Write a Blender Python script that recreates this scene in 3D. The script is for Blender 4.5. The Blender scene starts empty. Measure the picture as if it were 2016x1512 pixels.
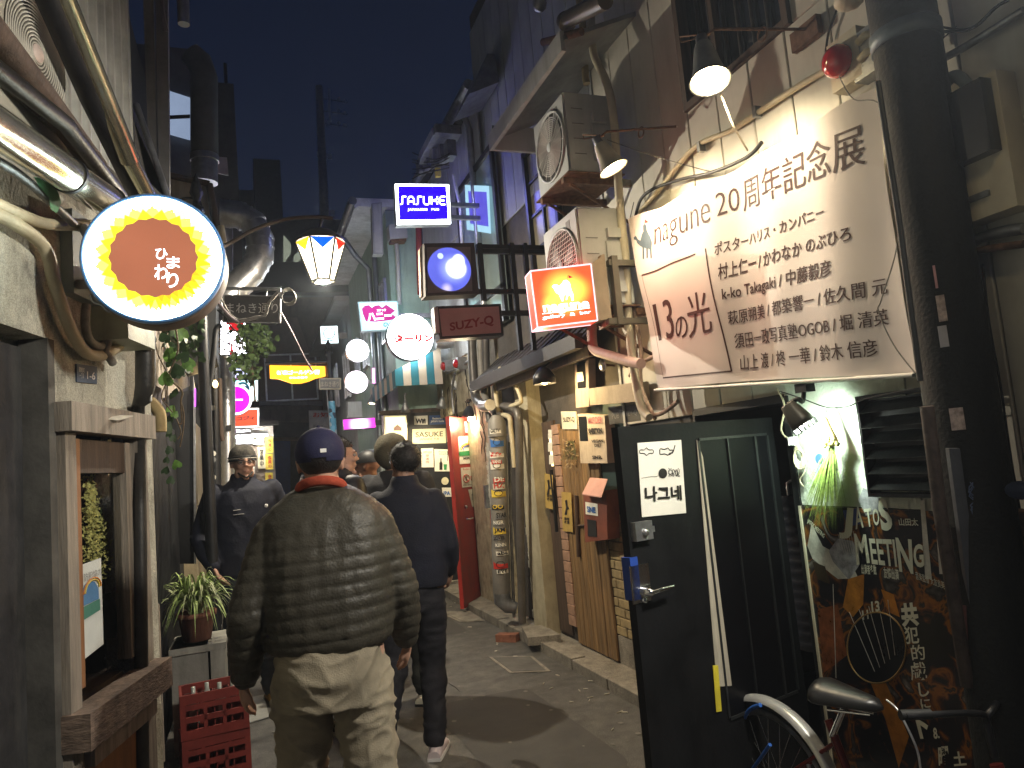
import bpy, bmesh, math, random
from mathutils import Vector as V, Matrix, noise
random.seed(11)
sc = bpy.context.scene
col = sc.collection
PI = math.pi

# ---------------------------------------------------------------- camera, world, exposure
FPX = 1450.0
YAW, PITCH, ROLL, CAMH = math.radians(20), math.radians(6), math.radians(5), 1.62
CF = V((math.sin(YAW)*math.cos(PITCH), math.cos(YAW)*math.cos(PITCH), math.sin(PITCH)))
_r0 = V((math.cos(YAW), -math.sin(YAW), 0)); _u0 = _r0.cross(CF)
CR = _r0*math.cos(ROLL) - _u0*math.sin(ROLL)
CU = _u0*math.cos(ROLL) + _r0*math.sin(ROLL)
CO = V((0, 0, CAMH))
cam = bpy.data.objects.new('camera', bpy.data.cameras.new('camera'))
col.objects.link(cam)
cam.matrix_world = Matrix(((CR.x, CU.x, -CF.x, CO.x), (CR.y, CU.y, -CF.y, CO.y), (CR.z, CU.z, -CF.z, CO.z), (0, 0, 0, 1)))
cam.data.sensor_width = 36; cam.data.lens = 36*FPX/2016
cam.data.clip_start = 0.05; cam.data.clip_end = 600
sc.camera = cam

world = bpy.data.worlds.new("World"); sc.world = world; world.use_nodes = True
nt = world.node_tree; nt.nodes.clear()
wo = nt.nodes.new('ShaderNodeOutputWorld'); bg = nt.nodes.new('ShaderNodeBackground')
sky = nt.nodes.new('ShaderNodeTexSky'); sky.sky_type = 'NISHITA'; sky.sun_disc = False
sky.sun_elevation = math.radians(-6); sky.sun_rotation = math.radians(200)
bg2 = nt.nodes.new('ShaderNodeBackground'); addn = nt.nodes.new('ShaderNodeAddShader')
bg.inputs[1].default_value = 0.02
nt.links.new(sky.outputs[0], bg.inputs[0])
# the city's own night sky: navy, a little paler towards the roofs
tc = nt.nodes.new('ShaderNodeTexCoord'); sep = nt.nodes.new('ShaderNodeSeparateXYZ')
rmp = nt.nodes.new('ShaderNodeValToRGB')
nt.links.new(tc.outputs['Generated'], sep.inputs[0]); nt.links.new(sep.outputs['Z'], rmp.inputs[0])
rmp.color_ramp.elements[0].position = 0.0; rmp.color_ramp.elements[0].color = (0.014, 0.025, 0.068, 1)
rmp.color_ramp.elements[1].position = 0.75; rmp.color_ramp.elements[1].color = (0.003, 0.0065, 0.0205, 1)
nt.links.new(rmp.outputs[0], bg2.inputs[0]); bg2.inputs[1].default_value = 0.16
nt.links.new(bg.outputs[0], addn.inputs[0]); nt.links.new(bg2.outputs[0], addn.inputs[1])
nt.links.new(addn.outputs[0], wo.inputs[0])
vs = sc.view_settings; vs.view_transform = 'Standard'; vs.look = 'None'; vs.exposure = 1.88; vs.gamma = 1.0
vs.use_curve_mapping = False
sc.render.engine = 'CYCLES'
sc.cycles.use_denoising = True
sc.cycles.sample_clamp_indirect = 4.0
sc.cycles.max_bounces = 6; sc.cycles.diffuse_bounces = 4; sc.cycles.glossy_bounces = 3; sc.cycles.transmission_bounces = 4
sc.cycles.caustics_reflective = False; sc.cycles.caustics_refractive = False

# ---------------------------------------------------------------- geometry helpers
def ray(px, py): return CF + CR*((px-1008)/FPX) - CU*((py-756)/FPX)
class Plane:
    def __init__(s, p, n): s.p = V(p); s.n = V(n).normalized()
    def at(s, px, py, off=0):
        d = ray(px, py); t = (s.p + s.n*off - CO).dot(s.n)/d.dot(s.n)
        return CO + d*t
def XP(x): return Plane((x, 0, 0), (-1, 0, 0))
def YP(y): return Plane((0, y, 0), (0, -1, 0))
def ZP(z=0): return Plane((0, 0, z), (0, 0, 1))
def mpp(p): return (p-CO).dot(CF)/FPX
LN = V((math.cos(math.radians(13.8)), -math.sin(math.radians(13.8)), 0))     # outward normal of the near left facade
LD = V((math.sin(math.radians(13.8)), math.cos(math.radians(13.8)), 0))      # its direction, away from the camera
LF = Plane((-0.466, 4.21, 0), LN)
UP = V((0, 0, 1))
RX = V((0, -1, 0))      # reading direction on walls on the right

def FR(o, x, y):
    x = V(x).normalized(); y = V(y); y = (y - x*y.dot(x)).normalized(); z = x.cross(y)
    o = V(o)
    return Matrix(((x.x, y.x, z.x, o.x), (x.y, y.y, z.y, o.y), (x.z, y.z, z.z, o.z), (0, 0, 0, 1)))
ID = Matrix.Identity(4)
WL = {}
class MB:
    def __init__(s): s.v = []; s.f = []; s.s = []
    def add(s, vs, fs, smooth=False):
        b = len(s.v); s.v += [V(q) for q in vs]
        s.f += [tuple(b+i for i in f) for f in fs]; s.s += [smooth]*len(fs); return s
    def box(s, a, b, fr=ID):
        x0, x1 = sorted((a[0], b[0])); y0, y1 = sorted((a[1], b[1])); z0, z1 = sorted((a[2], b[2]))
        vs = [fr @ V(q) for q in ((x0,y0,z0),(x1,y0,z0),(x1,y1,z0),(x0,y1,z0),(x0,y0,z1),(x1,y0,z1),(x1,y1,z1),(x0,y1,z1))]
        return s.add(vs, [(0,3,2,1),(4,5,6,7),(0,1,5,4),(1,2,6,5),(2,3,7,6),(3,0,4,7)])
    def prism(s, poly, fr, z0, z1, smooth=False):
        n = len(poly)
        vs = [fr @ V((p[0], p[1], z0)) for p in poly] + [fr @ V((p[0], p[1], z1)) for p in poly]
        fs = [tuple(reversed(range(n))), tuple(range(n, 2*n))]
        s.add(vs, fs)
        return s.add([v.copy() for v in vs], [(i, (i+1) % n, n+(i+1) % n, n+i) for i in range(n)], smooth)
    def hexa(s, q, d):           # quad q (4 points, ccw from outside) pushed back by vector d
        q = [V(p) for p in q]; b = [p - V(d) for p in q]
        return s.add(q+b, [(0,1,2,3),(7,6,5,4),(0,4,5,1),(1,5,6,2),(2,6,7,3),(3,7,4,0)])
    def quad(s, *q): return s.add(q, [(0,1,2,3)])
    def tube(s, pts, r, n=8, cap=True, smooth=True):
        pts = [V(p) for p in pts]; m = len(pts)
        rs = r if isinstance(r, (list, tuple)) else [r]*m
        vs = []; ref = None
        for i, p in enumerate(pts):
            t = (pts[min(i+1, m-1)] - pts[max(i-1, 0)]).normalized()
            if ref is None:
                ref = V((0,0,1)) if abs(t.z) < .9 else V((1,0,0))
            a = (ref - t*ref.dot(t)).normalized(); ref = a; b = t.cross(a)
            for k in range(n):
                an = 2*PI*k/n; vs.append(p + (a*math.cos(an) + b*math.sin(an))*rs[i])
        fs = [(i*n+k, i*n+(k+1) % n, (i+1)*n+(k+1) % n, (i+1)*n+k) for i in range(m-1) for k in range(n)]
        s.add(vs, fs, smooth)
        if cap: s.add(vs[:n], [tuple(reversed(range(n)))]); s.add(vs[-n:], [tuple(range(n))])
        return s
    def lathe(s, prof, fr, n=20, smooth=True, a0=0, a1=2*PI):
        full = abs(a1-a0-2*PI) < 1e-6; c = n if full else n+1
        vs = []
        for r, z in prof:
            for k in range(c):
                an = a0+(a1-a0)*k/n; vs.append(fr @ V((r*math.cos(an), r*math.sin(an), z)))
        m = len(prof)
        fs = [(i*c+k, i*c+(k+1) % c, (i+1)*c+(k+1) % c, (i+1)*c+k) for i in range(m-1) for k in range(n)]
        return s.add(vs, fs, smooth)
    def disc(s, fr, r, z=0, n=32, ry=None):
        ry = ry or r
        return s.add([fr @ V((r*math.cos(2*PI*k/n), ry*math.sin(2*PI*k/n), z)) for k in range(n)], [tuple(range(n))])
    def ball(s, c, r, n=10, sx=1, sy=1, sz=1, fr=None):
        c = V(c); vs = []; m = n//2+1
        for i in range(m+1):
            th = PI*i/m
            for k in range(n):
                ph = 2*PI*k/n
                q = V((r*sx*math.sin(th)*math.cos(ph), r*sy*math.sin(th)*math.sin(ph), r*sz*math.cos(th)))
                if fr is not None: q = fr.to_3x3() @ q
                vs.append(c+q)
        fs = [(i*n+k, (i+1)*n+k, (i+1)*n+(k+1) % n, i*n+(k+1) % n) for i in range(m) for k in range(n)]
        return s.add(vs, fs, True)
    def mesh(s, name, org=V((0,0,0)), merge=False):
        me = bpy.data.meshes.new(name)
        me.from_pydata([tuple(p-org) for p in s.v], [], s.f)
        me.polygons.foreach_set('use_smooth', s.s)
        me.validate(); me.update(); return me
    def build(s, name, mat, parent=None, origin=None):
        if parent is not None: org = WL[parent.name]
        elif origin is not None: org = V(origin)
        else:
            xs = [p.x for p in s.v]; ys = [p.y for p in s.v]
            org = V(((min(xs)+max(xs))/2, (min(ys)+max(ys))/2, min(p.z for p in s.v)))
        me = s.mesh(name, org)
        if mat: me.materials.append(mat)
        o = bpy.data.objects.new(name, me); col.objects.link(o)
        if parent is not None: o.parent = parent
        else: o.location = org
        WL[o.name] = org
        return o
def thing(name, label, cat, loc, group=None):
    o = bpy.data.objects.new(name, None); col.objects.link(o); o.empty_display_size = .1
    o.location = V(loc); WL[o.name] = V(loc)
    return tag(o, label, cat, group)
def tag(o, label, cat, group=None):
    o['label'] = label; o['category'] = cat
    if group: o['group'] = group
    return o
def struct(o): o['kind'] = 'structure'; return o
def stuff(o): o['kind'] = 'stuff'; return o
def piece(name, mesh, parent, M):
    o = bpy.data.objects.new(name, mesh); col.objects.link(o); o.parent = parent
    o.matrix_local = Matrix.Translation(-WL[parent.name]) @ M
    return o
BOXC = {}
def boxpiece(name, parent, M, size, mat):        # shares one mesh for alike pieces
    key = (round(size[0], 3), round(size[1], 3), round(size[2], 3), mat.name)
    if key not in BOXC:
        sx, sy, sz = size; b = min(.004, min(size)*.2)
        m = bmesh.new(); bmesh.ops.create_cube(m, size=1)
        bmesh.ops.scale(m, vec=size, verts=m.verts)
        bmesh.ops.bevel(m, geom=list(m.edges), offset=b, segments=1, affect='EDGES')
        me = bpy.data.meshes.new(name); m.to_mesh(me); m.free(); me.materials.append(mat); BOXC[key] = me
    return piece(name, BOXC[key], parent, M)
def light(kind, name, parent, loc, power, color, size=.03, spot=None, target=None, blend=.4):
    l = bpy.data.lights.new(name, kind); l.energy = power; l.color = color
    l.shadow_soft_size = size
    o = bpy.data.objects.new(name, l); col.objects.link(o); o.parent = parent
    o.location = V(loc) - WL[parent.name]
    if kind == 'SPOT':
        l.spot_size = spot; l.spot_blend = blend
        o.rotation_euler = (V(target)-V(loc)).to_track_quat('-Z', 'Y').to_euler()
    return o

# ---------------------------------------------------------------- materials
def H(h):
    h = h.lstrip('#'); r = []
    for i in (0, 2, 4):
        x = int(h[i:i+2], 16)/255; r.append(x/12.92 if x <= .04045 else ((x+.055)/1.055)**2.4)
    return tuple(r)
MATS = {}
def mat(name, c, rough=.7, metal=0.0, var=.25, sc_=5, bump=.15, bs=60, stain=0.0, stc=(.02,.018,.014), streak=.18, spec=.4, c2=None, aniso=None, coat=0, grain=0):
    if name in MATS: return MATS[name]
    if isinstance(c, str): c = H(c)
    m = bpy.data.materials.new(name); m.use_nodes = True; t = m.node_tree; N = t.nodes; L = t.links
    b = N['Principled BSDF']; b.inputs['Roughness'].default_value = rough; b.inputs['Metallic'].default_value = metal
    b.inputs['Specular IOR Level'].default_value = spec
    if coat: b.inputs['Coat Weight'].default_value = coat
    g = N.new('ShaderNodeNewGeometry')
    n1 = N.new('ShaderNodeTexNoise'); n1.inputs['Scale'].default_value = sc_; n1.inputs['Detail'].default_value = 6; n1.inputs['Roughness'].default_value = .65
    mp = N.new('ShaderNodeMapping'); L.new(g.outputs['Position'], mp.inputs[0])
    if aniso: mp.inputs['Scale'].default_value = aniso
    L.new(mp.outputs[0], n1.inputs['Vector'])
    rp = N.new('ShaderNodeValToRGB'); rp.color_ramp.elements[0].position = .32; rp.color_ramp.elements[1].position = .7
    if c2 is None:
        lo = [x*(1-var) for x in c]; hi = [min(1, x*(1+var)) for x in c]
    else: lo = H(c2) if isinstance(c2, str) else c2; hi = c
    rp.color_ramp.elements[0].color = (*lo, 1); rp.color_ramp.elements[1].color = (*hi, 1)
    L.new(n1.outputs['Fac'], rp.inputs[0]); out = rp.outputs[0]
    if stain > 0:
        m2 = N.new('ShaderNodeMapping'); m2.inputs['Scale'].default_value = (1, 1, streak); L.new(g.outputs['Position'], m2.inputs[0])
        n2 = N.new('ShaderNodeTexNoise'); n2.inputs['Scale'].default_value = 9; n2.inputs['Detail'].default_value = 8; n2.inputs['Roughness'].default_value = .7
        L.new(m2.outputs[0], n2.inputs['Vector'])
        r2 = N.new('ShaderNodeValToRGB'); r2.color_ramp.elements[0].position = .48; r2.color_ramp.elements[1].position = .72
        L.new(n2.outputs['Fac'], r2.inputs[0])
        mu = N.new('ShaderNodeMath'); mu.operation = 'MULTIPLY'; mu.inputs[1].default_value = stain; L.new(r2.outputs[0], mu.inputs[0])
        mx = N.new('ShaderNodeMix'); mx.data_type = 'RGBA'; L.new(mu.outputs[0], mx.inputs[0]); L.new(out, mx.inputs[6]); mx.inputs[7].default_value = (*stc, 1)
        out = mx.outputs[2]
    if grain:
        n4 = N.new('ShaderNodeTexNoise'); n4.inputs['Scale'].default_value = 190; n4.inputs['Detail'].default_value = 2; L.new(g.outputs['Position'], n4.inputs['Vector'])
        r4 = N.new('ShaderNodeMapRange'); r4.inputs[1].default_value = .35; r4.inputs[2].default_value = .68; r4.inputs[3].default_value = 1-grain; r4.inputs[4].default_value = 1+grain*1.6; L.new(n4.outputs['Fac'], r4.inputs[0])
        v4 = N.new('ShaderNodeVectorMath'); v4.operation = 'SCALE'; L.new(out, v4.inputs[0]); L.new(r4.outputs[0], v4.inputs['Scale']); out = v4.outputs[0]
    L.new(out, b.inputs['Base Color'])
    nr = N.new('ShaderNodeMapRange'); nr.inputs[3].default_value = max(.03, rough-.12); nr.inputs[4].default_value = min(1, rough+.15)
    L.new(n1.outputs['Fac'], nr.inputs[0]); L.new(nr.outputs[0], b.inputs['Roughness'])
    if bump > 0:
        n3 = N.new('ShaderNodeTexNoise'); n3.inputs['Scale'].default_value = bs; n3.inputs['Detail'].default_value = 4
        L.new(mp.outputs[0], n3.inputs['Vector'])
        bm = N.new('ShaderNodeBump'); bm.inputs['Strength'].default_value = bump; bm.inputs['Distance'].default_value = .01
        L.new(n3.outputs['Fac'], bm.inputs['Height']); L.new(bm.outputs[0], b.inputs['Normal'])
    MATS[name] = m; return m
GS = .45
def glow(name, c, s, hot=None, rough=.3):
    """lit sign face; hot = list of (point, radius, colour, strength) where the tube inside shows through"""
    if name in MATS: return MATS[name]
    s *= GS
    m = bpy.data.materials.new(name); m.use_nodes = True; t = m.node_tree; N = t.nodes; L = t.links
    b = N['Principled BSDF']; b.inputs['Base Color'].default_value = (*[x*.04 for x in c], 1); b.inputs['Roughness'].default_value = rough; b.inputs['Specular IOR Level'].default_value = .12
    b.inputs['Emission Color'].default_value = (*c, 1); b.inputs['Emission Strength'].default_value = s
    g = N.new('ShaderNodeNewGeometry'); n = N.new('ShaderNodeTexNoise'); n.inputs['Scale'].default_value = 4
    L.new(g.outputs['Position'], n.inputs['Vector'])
    mr = N.new('ShaderNodeMapRange'); mr.inputs[3].default_value = .8; mr.inputs[4].default_value = 1.2
    L.new(n.outputs['Fac'], mr.inputs[0])
    vm = N.new('ShaderNodeVectorMath'); vm.operation = 'SCALE'; vm.inputs[0].default_value = [x*s for x in c]
    L.new(mr.outputs[0], vm.inputs['Scale']); out = vm.outputs[0]
    for (p, r, hc, hs) in (hot or []):
        d = N.new('ShaderNodeVectorMath'); d.operation = 'DISTANCE'; L.new(g.outputs['Position'], d.inputs[0]); d.inputs[1].default_value = p
        k = N.new('ShaderNodeMapRange'); k.interpolation_type = 'SMOOTHSTEP'
        k.inputs[1].default_value = 0; k.inputs[2].default_value = r; k.inputs[3].default_value = 1; k.inputs[4].default_value = 0
        L.new(d.outputs['Value'], k.inputs[0])
        q = N.new('ShaderNodeVectorMath'); q.operation = 'SCALE'; q.inputs[0].default_value = [x*hs*GS for x in hc]; L.new(k.outputs[0], q.inputs['Scale'])
        a = N.new('ShaderNodeVectorMath'); a.operation = 'ADD'; L.new(out, a.inputs[0]); L.new(q.outputs[0], a.inputs[1]); out = a.outputs[0]
    L.new(out, b.inputs['Emission Color']); b.inputs['Emission Strength'].default_value = 1
    MATS[name] = m; return m
def glass(name, c=(.02,.025,.03), rough=.05, alpha=1.0):
    if name in MATS: return MATS[name]
    m = bpy.data.materials.new(name); m.use_nodes = True; b = m.node_tree.nodes['Principled BSDF']
    b.inputs['Base Color'].default_value = (*c, 1); b.inputs['Roughness'].default_value = rough; b.inputs['Specular IOR Level'].default_value = .8
    b.inputs['Alpha'].default_value = alpha
    MATS[name] = m; return m

# ---------------------------------------------------------------- lettering
TC = {}
def text_geo(s, bold=0.0, space=1.0, line=1.0):
    k = (s, bold, space, line)
    if k in TC: return TC[k]
    c = bpy.data.curves.new('t', 'FONT'); c.body = s; c.size = 1; c.resolution_u = 3; c.fill_mode = 'FRONT'
    c.offset = bold; c.space_character = space; c.space_line = line
    if '\n' in s: c.align_x = 'CENTER'
    o = bpy.data.objects.new('t', c); col.objects.link(o)
    dg = bpy.context.evaluated_depsgraph_get(); ev = o.evaluated_get(dg); me = ev.to_mesh()
    vs = [(v.co.x, v.co.y) for v in me.vertices]; fs = [tuple(p.vertices) for p in me.polygons]
    ev.to_mesh_clear(); bpy.data.objects.remove(o); bpy.data.curves.remove(c)
    x0 = min(v[0] for v in vs); x1 = max(v[0] for v in vs); y0 = min(v[1] for v in vs); y1 = max(v[1] for v in vs)
    vs = [((x-x0)/(x1-x0), (y-y0)/(y1-y0)) for x, y in vs]
    TC[k] = (vs, fs); return TC[k]
def text(mb, s, q, off=.003, bold=0.0, space=1.0, line=1.0, mincho=0.0):
    """lay lettering s into the quad q = (bottom left, bottom right, top right, top left)"""
    P0, P1, P2, P3 = [V(p) for p in q]; n = (P1-P0).cross(P3-P0).normalized()
    vs, fs = text_geo(s, bold, space, line)
    sh = [0] if not mincho else [-mincho, 0, mincho]
    for j, dx in enumerate(sh):
        out = []
        for u, v in vs:
            a = P0.lerp(P1, u); b = P3.lerp(P2, u)
            out.append(a.lerp(b, v) + (P1-P0).normalized()*dx + n*(off+.00025*j))
        mb.add(out, fs)
    return mb
def tline(mb, s, pl, a, b, h, off=.003, **k):
    """line of text whose ink runs from pixel a to pixel b (baseline) on plane pl, h pixels tall"""
    A = pl.at(*a); B = pl.at(*b)
    text(mb, s, (A, B, B+UP*h*mpp(B), A+UP*h*mpp(A)), off, **k); return mb
def pq(pl, *pts): return [pl.at(*p) for p in pts]
def card(mb, q, th=.004):
    n = (q[1]-q[0]).cross(q[3]-q[0]).normalized(); return mb.hexa(q, n*th)
def lift(q, d):
    n = (q[1]-q[0]).cross(q[3]-q[0]).normalized(); return [p+n*d for p in q]
def arc(a, b, sag, n=12):
    a = V(a); b = V(b)
    return [a.lerp(b, i/n) - UP*sag*4*(i/n)*(1-i/n) for i in range(n+1)]
def smooth_path(pts, n=6):
    pts = [V(p) for p in pts]; out = []
    for i in range(len(pts)-1):
        p0 = pts[max(i-1, 0)]; p1 = pts[i]; p2 = pts[i+1]; p3 = pts[min(i+2, len(pts)-1)]
        for k in range(n):
            t = k/n
            out.append(.5*((2*p1)+(p2-p0)*t+(2*p0-5*p1+4*p2-p3)*t*t+(3*p1-p0-3*p2+p3)*t*t*t))
    out.append(pts[-1]); return out
def inset(q, u, v=None):
    v = u if v is None else v
    c = sum(q, V((0,0,0)))/4
    ex = (q[1]-q[0]).normalized(); ey = (q[3]-q[0]).normalized()
    return [q[0]+ex*u+ey*v, q[1]-ex*u+ey*v, q[2]-ex*u-ey*v, q[3]+ex*u-ey*v]

# palette
M_asphalt = mat('asphalt', (.078,.074,.066), .7, var=.5, sc_=7, bump=.5, bs=160, stain=.5, stc=(.025,.022,.02), streak=1, spec=.5, grain=.55)
M_conc = mat('concrete', (.22,.2,.165), .85, var=.3, sc_=7, bump=.3, bs=50, stain=.6, stc=(.05,.042,.033), streak=.5, grain=.3)
M_stucco = mat('weathered_stucco', (.42,.41,.34), .9, var=.3, sc_=3, bump=.6, bs=70, stain=.75, stc=(.07,.066,.055), streak=.6, grain=.2)
M_siding = mat('cream_siding', (.54,.52,.45), .55, var=.12, sc_=3, bump=.06, bs=30, stain=.18, stc=(.18,.15,.1), streak=.12)
M_siding2 = mat('grey_siding', (.33,.345,.34), .6, var=.18, sc_=3, bump=.08, stain=.25, stc=(.12,.12,.11), streak=.1)
M_siding3 = mat('pale_siding', (.46,.47,.46), .6, var=.15, sc_=3, bump=.08, stain=.45, stc=(.15,.14,.12), streak=.1)
M_green = mat('green_grey_wall', (.3,.42,.36), .7, var=.12, sc_=4, bump=.1, stain=.4, stc=(.1,.12,.1), streak=.15)
M_greyw = mat('grey_plaster', (.36,.36,.36), .8, var=.14, sc_=3, bump=.15, stain=.4, stc=(.12,.12,.12), streak=.2)
M_brown = mat('brown_plaster', (.16,.12,.105), .85, var=.2, sc_=3, bump=.2, stain=.4, streak=.3)
M_black = mat('black_paint', (.009,.0095,.011), .5, var=.4, sc_=6, bump=.06, stain=0, spec=.5)
M_blackm = mat('black_metal', (.016,.016,.018), .4, metal=.3, var=.4, sc_=10, bump=.1)
M_dark = mat('dark_wall', (.035,.034,.034), .7, var=.4, sc_=6, bump=.3)
M_steel = mat('galvanised_steel', (.55,.56,.58), .32, metal=.9, var=.2, sc_=14, bump=.08, bs=90, stain=.25, stc=(.2,.18,.15))
M_steeld = mat('dull_steel', (.3,.31,.32), .45, metal=.8, var=.3, sc_=9, bump=.1, stain=.4, stc=(.1,.08,.06))
M_chrome = mat('chrome', (.75,.75,.76), .16, metal=1, var=.05, bump=0)
M_cream = mat('cream_plastic', (.55,.5,.38), .5, var=.12, sc_=6, bump=.05, stain=.35, stc=(.2,.16,.1))
M_creamp = mat('cream_pipe', (.5,.44,.3), .55, var=.15, sc_=9, bump=.06, stain=.3, stc=(.2,.15,.09))
M_ac = mat('ac_casing', (.44,.46,.46), .5, var=.1, sc_=5, bump=.04, stain=.3, stc=(.2,.19,.17), streak=.1)
M_rust = mat('rusty_steel', (.14,.075,.045), .85, var=.5, sc_=25, bump=.4, bs=80)
M_wood = mat('weathered_wood', (.25,.215,.175), .75, var=.45, sc_=4, bump=.35, bs=24, aniso=(6,6,.5))
M_woodd = mat('dark_wood', (.07,.045,.032), .7, var=.45, sc_=4, bump=.3, bs=24, aniso=(6,6,.5))
M_wooda = mat('amber_plank', (.23,.14,.06), .6, var=.45, sc_=4, bump=.25, bs=20, stain=.5, stc=(.04,.03,.02), aniso=(8,8,.5))
M_woodo = mat('orange_plywood', (.26,.12,.045), .6, var=.3, sc_=3, bump=.15, aniso=(5,5,.6))
M_brick = mat('yellow_brick', (.34,.26,.13), .8, var=.35, sc_=14, bump=.4, bs=50, stain=.3, stc=(.08,.06,.04), streak=.6)
M_tile = mat('pink_tile', (.36,.22,.15), .6, var=.3, sc_=14, bump=.2)
M_redd = mat('red_door_paint', (.42,.035,.025), .4, var=.2, sc_=5, bump=.05, stain=.25, stc=(.12,.015,.01))
M_paper = mat('paper', (.72,.7,.62), .8, var=.06, sc_=9, bump=.05)
M_paperw = mat('worn_paper', (.6,.57,.48), .8, var=.2, sc_=12, bump=.1, stain=.4, stc=(.25,.2,.13), streak=1)
M_ink = mat('black_ink', (.012,.01,.01), .6, var=.1, bump=0)
M_inkb = mat('brown_ink', (.055,.022,.018), .6, var=.1, bump=0)
M_inkr = mat('red_ink', (.5,.03,.02), .6, var=.1, bump=0)
M_inkg = mat('green_ink', (.03,.25,.08), .6, var=.1, bump=0)
M_inkbl = mat('blue_ink', (.03,.13,.4), .6, var=.1, bump=0)
M_inko = mat('orange_ink', (.6,.22,.03), .6, var=.1, bump=0)
M_inky = mat('yellow_ink', (.65,.48,.06), .6, var=.1, bump=0)
M_grey = mat('grey_print', (.18,.18,.18), .6, var=.2, bump=0)
M_white = mat('white_paint', (.72,.71,.68), .5, var=.08, sc_=8, bump=.03)
M_rubber = mat('black_rubber', (.014,.014,.014), .55, var=.3, sc_=30, bump=.1)
M_leaf = mat('ivy_leaf', (.13,.27,.05), .45, var=.5, sc_=18, bump=.15, spec=.5)
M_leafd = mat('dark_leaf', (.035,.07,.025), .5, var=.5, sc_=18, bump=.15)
M_vine = mat('vine_bark', (.12,.085,.05), .85, var=.4, sc_=30, bump=.3)
M_wire = mat('grey_cable', (.2,.19,.17), .6, var=.3, sc_=30, bump=0)
M_wireb = mat('black_cable', (.015,.015,.016), .5, var=.3, sc_=30, bump=0)
M_glassd = glass('dark_window_glass', (.012,.014,.017), .06)
# ================================================================ GROUND
g = MB(); g.box((-12, -4, -.3), (12, 60, 0)); struct(g.build('ground', M_asphalt, origin=(0, 0, 0)))
kb = thing('kerb', 'low worn concrete kerb running along the foot of the right-hand bars', 'kerb', (2.3, 5, 0)); kb['kind'] = 'structure'
y = .6; random.seed(3)
while y < 9.6:
    l = .6
    boxpiece('kerb_stone', kb, Matrix.Translation((2.31+random.uniform(-.006, .006), y+l/2, .035+random.uniform(-.005, .005))), (.12, l-.012, .09), M_conc); y += l
lg = MB(); lg.box((2.375, .6, -.05), (2.62, 10, .065)); struct(lg.build('pavement', M_conc, origin=(2.5, 5, 0)))
# drain cover, concrete lid, loose brick
t = thing('drain_cover', 'rectangular steel access lid set flush in the asphalt near the middle of the lane', 'drain cover', (1.95, 6.2, 0))
q = pq(ZP(.004), (1003, 1325), (1085, 1322), (1048, 1292), (962, 1294))
m = MB(); m.hexa(q, (0, 0, -.003)); m.build('rim', M_conc, t)
m = MB(); m.hexa(lift(inset(q, .03, .03), .003), (0, 0, -.003)); m.build('lid', mat('lid_concrete', (.1,.095,.085), .8, var=.3, bump=.3), t)
t = thing('manhole_cover', 'second concrete lid in the lane, in front of the red door', 'drain cover', (2.0, 8.2, 0))
q = pq(ZP(.004), (905, 1225), (955, 1222), (925, 1203), (862, 1205))
m = MB(); m.hexa(q, (0, 0, -.003)); m.build('rim', M_conc, t)
m = MB(); m.hexa(lift(inset(q, .04, .04), .003), (0, 0, -.003)); m.build('lid', M_conc, t)
t = thing('drain_grate', 'small steel drain grate beside the entrance step at the dark pub front', 'drain grate', (2.05, 9.6, 0))
m = MB()
for i in range(13): m.box((1.85+i*.035, 9.3, .002), (1.862+i*.035, 9.75, .02))
for i in range(6): m.box((1.84, 9.3+i*.088, .0), (2.3, 9.312+i*.088, .016))
m.build('grid', M_steeld, t)
p = ZP(0).at(1000, 1262)
t = MB(); f = FR(p+V((0, 0, .035)), (.75, -.66, 0), (.66, .75, 0)); t.box((-.1, -.05, -.035), (.1, .05, .03), f)
tag(t.build('brick', mat('red_brick', (.22,.09,.055), .85, var=.4, sc_=20, bump=.5)), 'single loose red brick lying against the kerb', 'brick')
random.seed(19)
for i, (xa, ya, w, h) in enumerate(((1.1, 3.6, .7, 1.6), (.2, 5.6, .9, 1.1), (1.45, 7.2, .5, 2.2))):
    m = MB(); n = 26; m.add([V((xa+w/2+w/2*math.copysign(abs(math.cos(t_))**.12, math.cos(t_))+random.uniform(-.02, .02), ya+h/2+h/2*math.copysign(abs(math.sin(t_))**.12, math.sin(t_))+random.uniform(-.02, .02), .0035)) for t_ in [2*PI*k/n for k in range(n)]], [tuple(range(n))]); struct(m.build('road_patch', [mat('patch_dark', (.06,.057,.052), .7, var=.3, bump=.5, bs=180), mat('patch_pale', (.09,.086,.077), .85, var=.35, bump=.4, bs=150)][i % 2]))
m = MB()
for i in range(150): x, y, r = random.uniform(-.3, 2.2), random.uniform(3, 11), random.uniform(.006, .018); m.add([V((x+r*math.cos(a), y+r*math.sin(a)*1.2, .0055)) for a in [k*PI/4 for k in range(8)]], [tuple(range(8))])
stuff(tag(m.build('gum_spots', mat('gum', (.17,.16,.14), .8)), 'pale trodden gum spots scattered over the asphalt of the lane', 'gum spots'))
m = MB()
for i in range(5):
    p = V((random.uniform(0, 2.1), random.uniform(3.6, 9), .004)); pts = [p]; d = random.uniform(-.4, .4)
    for k in range(9): d += random.uniform(-.5, .5); p = p+V((math.sin(d), math.cos(d), 0))*.11; pts.append(p)
    m.tube(pts, .002, 4)
stuff(tag(m.build('cracks', M_ink), 'thin dark cracks running along the asphalt', 'cracks'))
m = MB()
for i in range(26): p = V((random.uniform(1.9, 2.25), random.uniform(3.8, 9), .005)); d = V((random.uniform(-1, 1), random.uniform(-1, 1), 0)).normalized(); m.tube([p, p+d*random.uniform(.02, .05)], .0035, 4)
stuff(tag(m.build('litter', M_paperw), 'cigarette ends and paper bits lying along the kerb', 'litter'))
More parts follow.
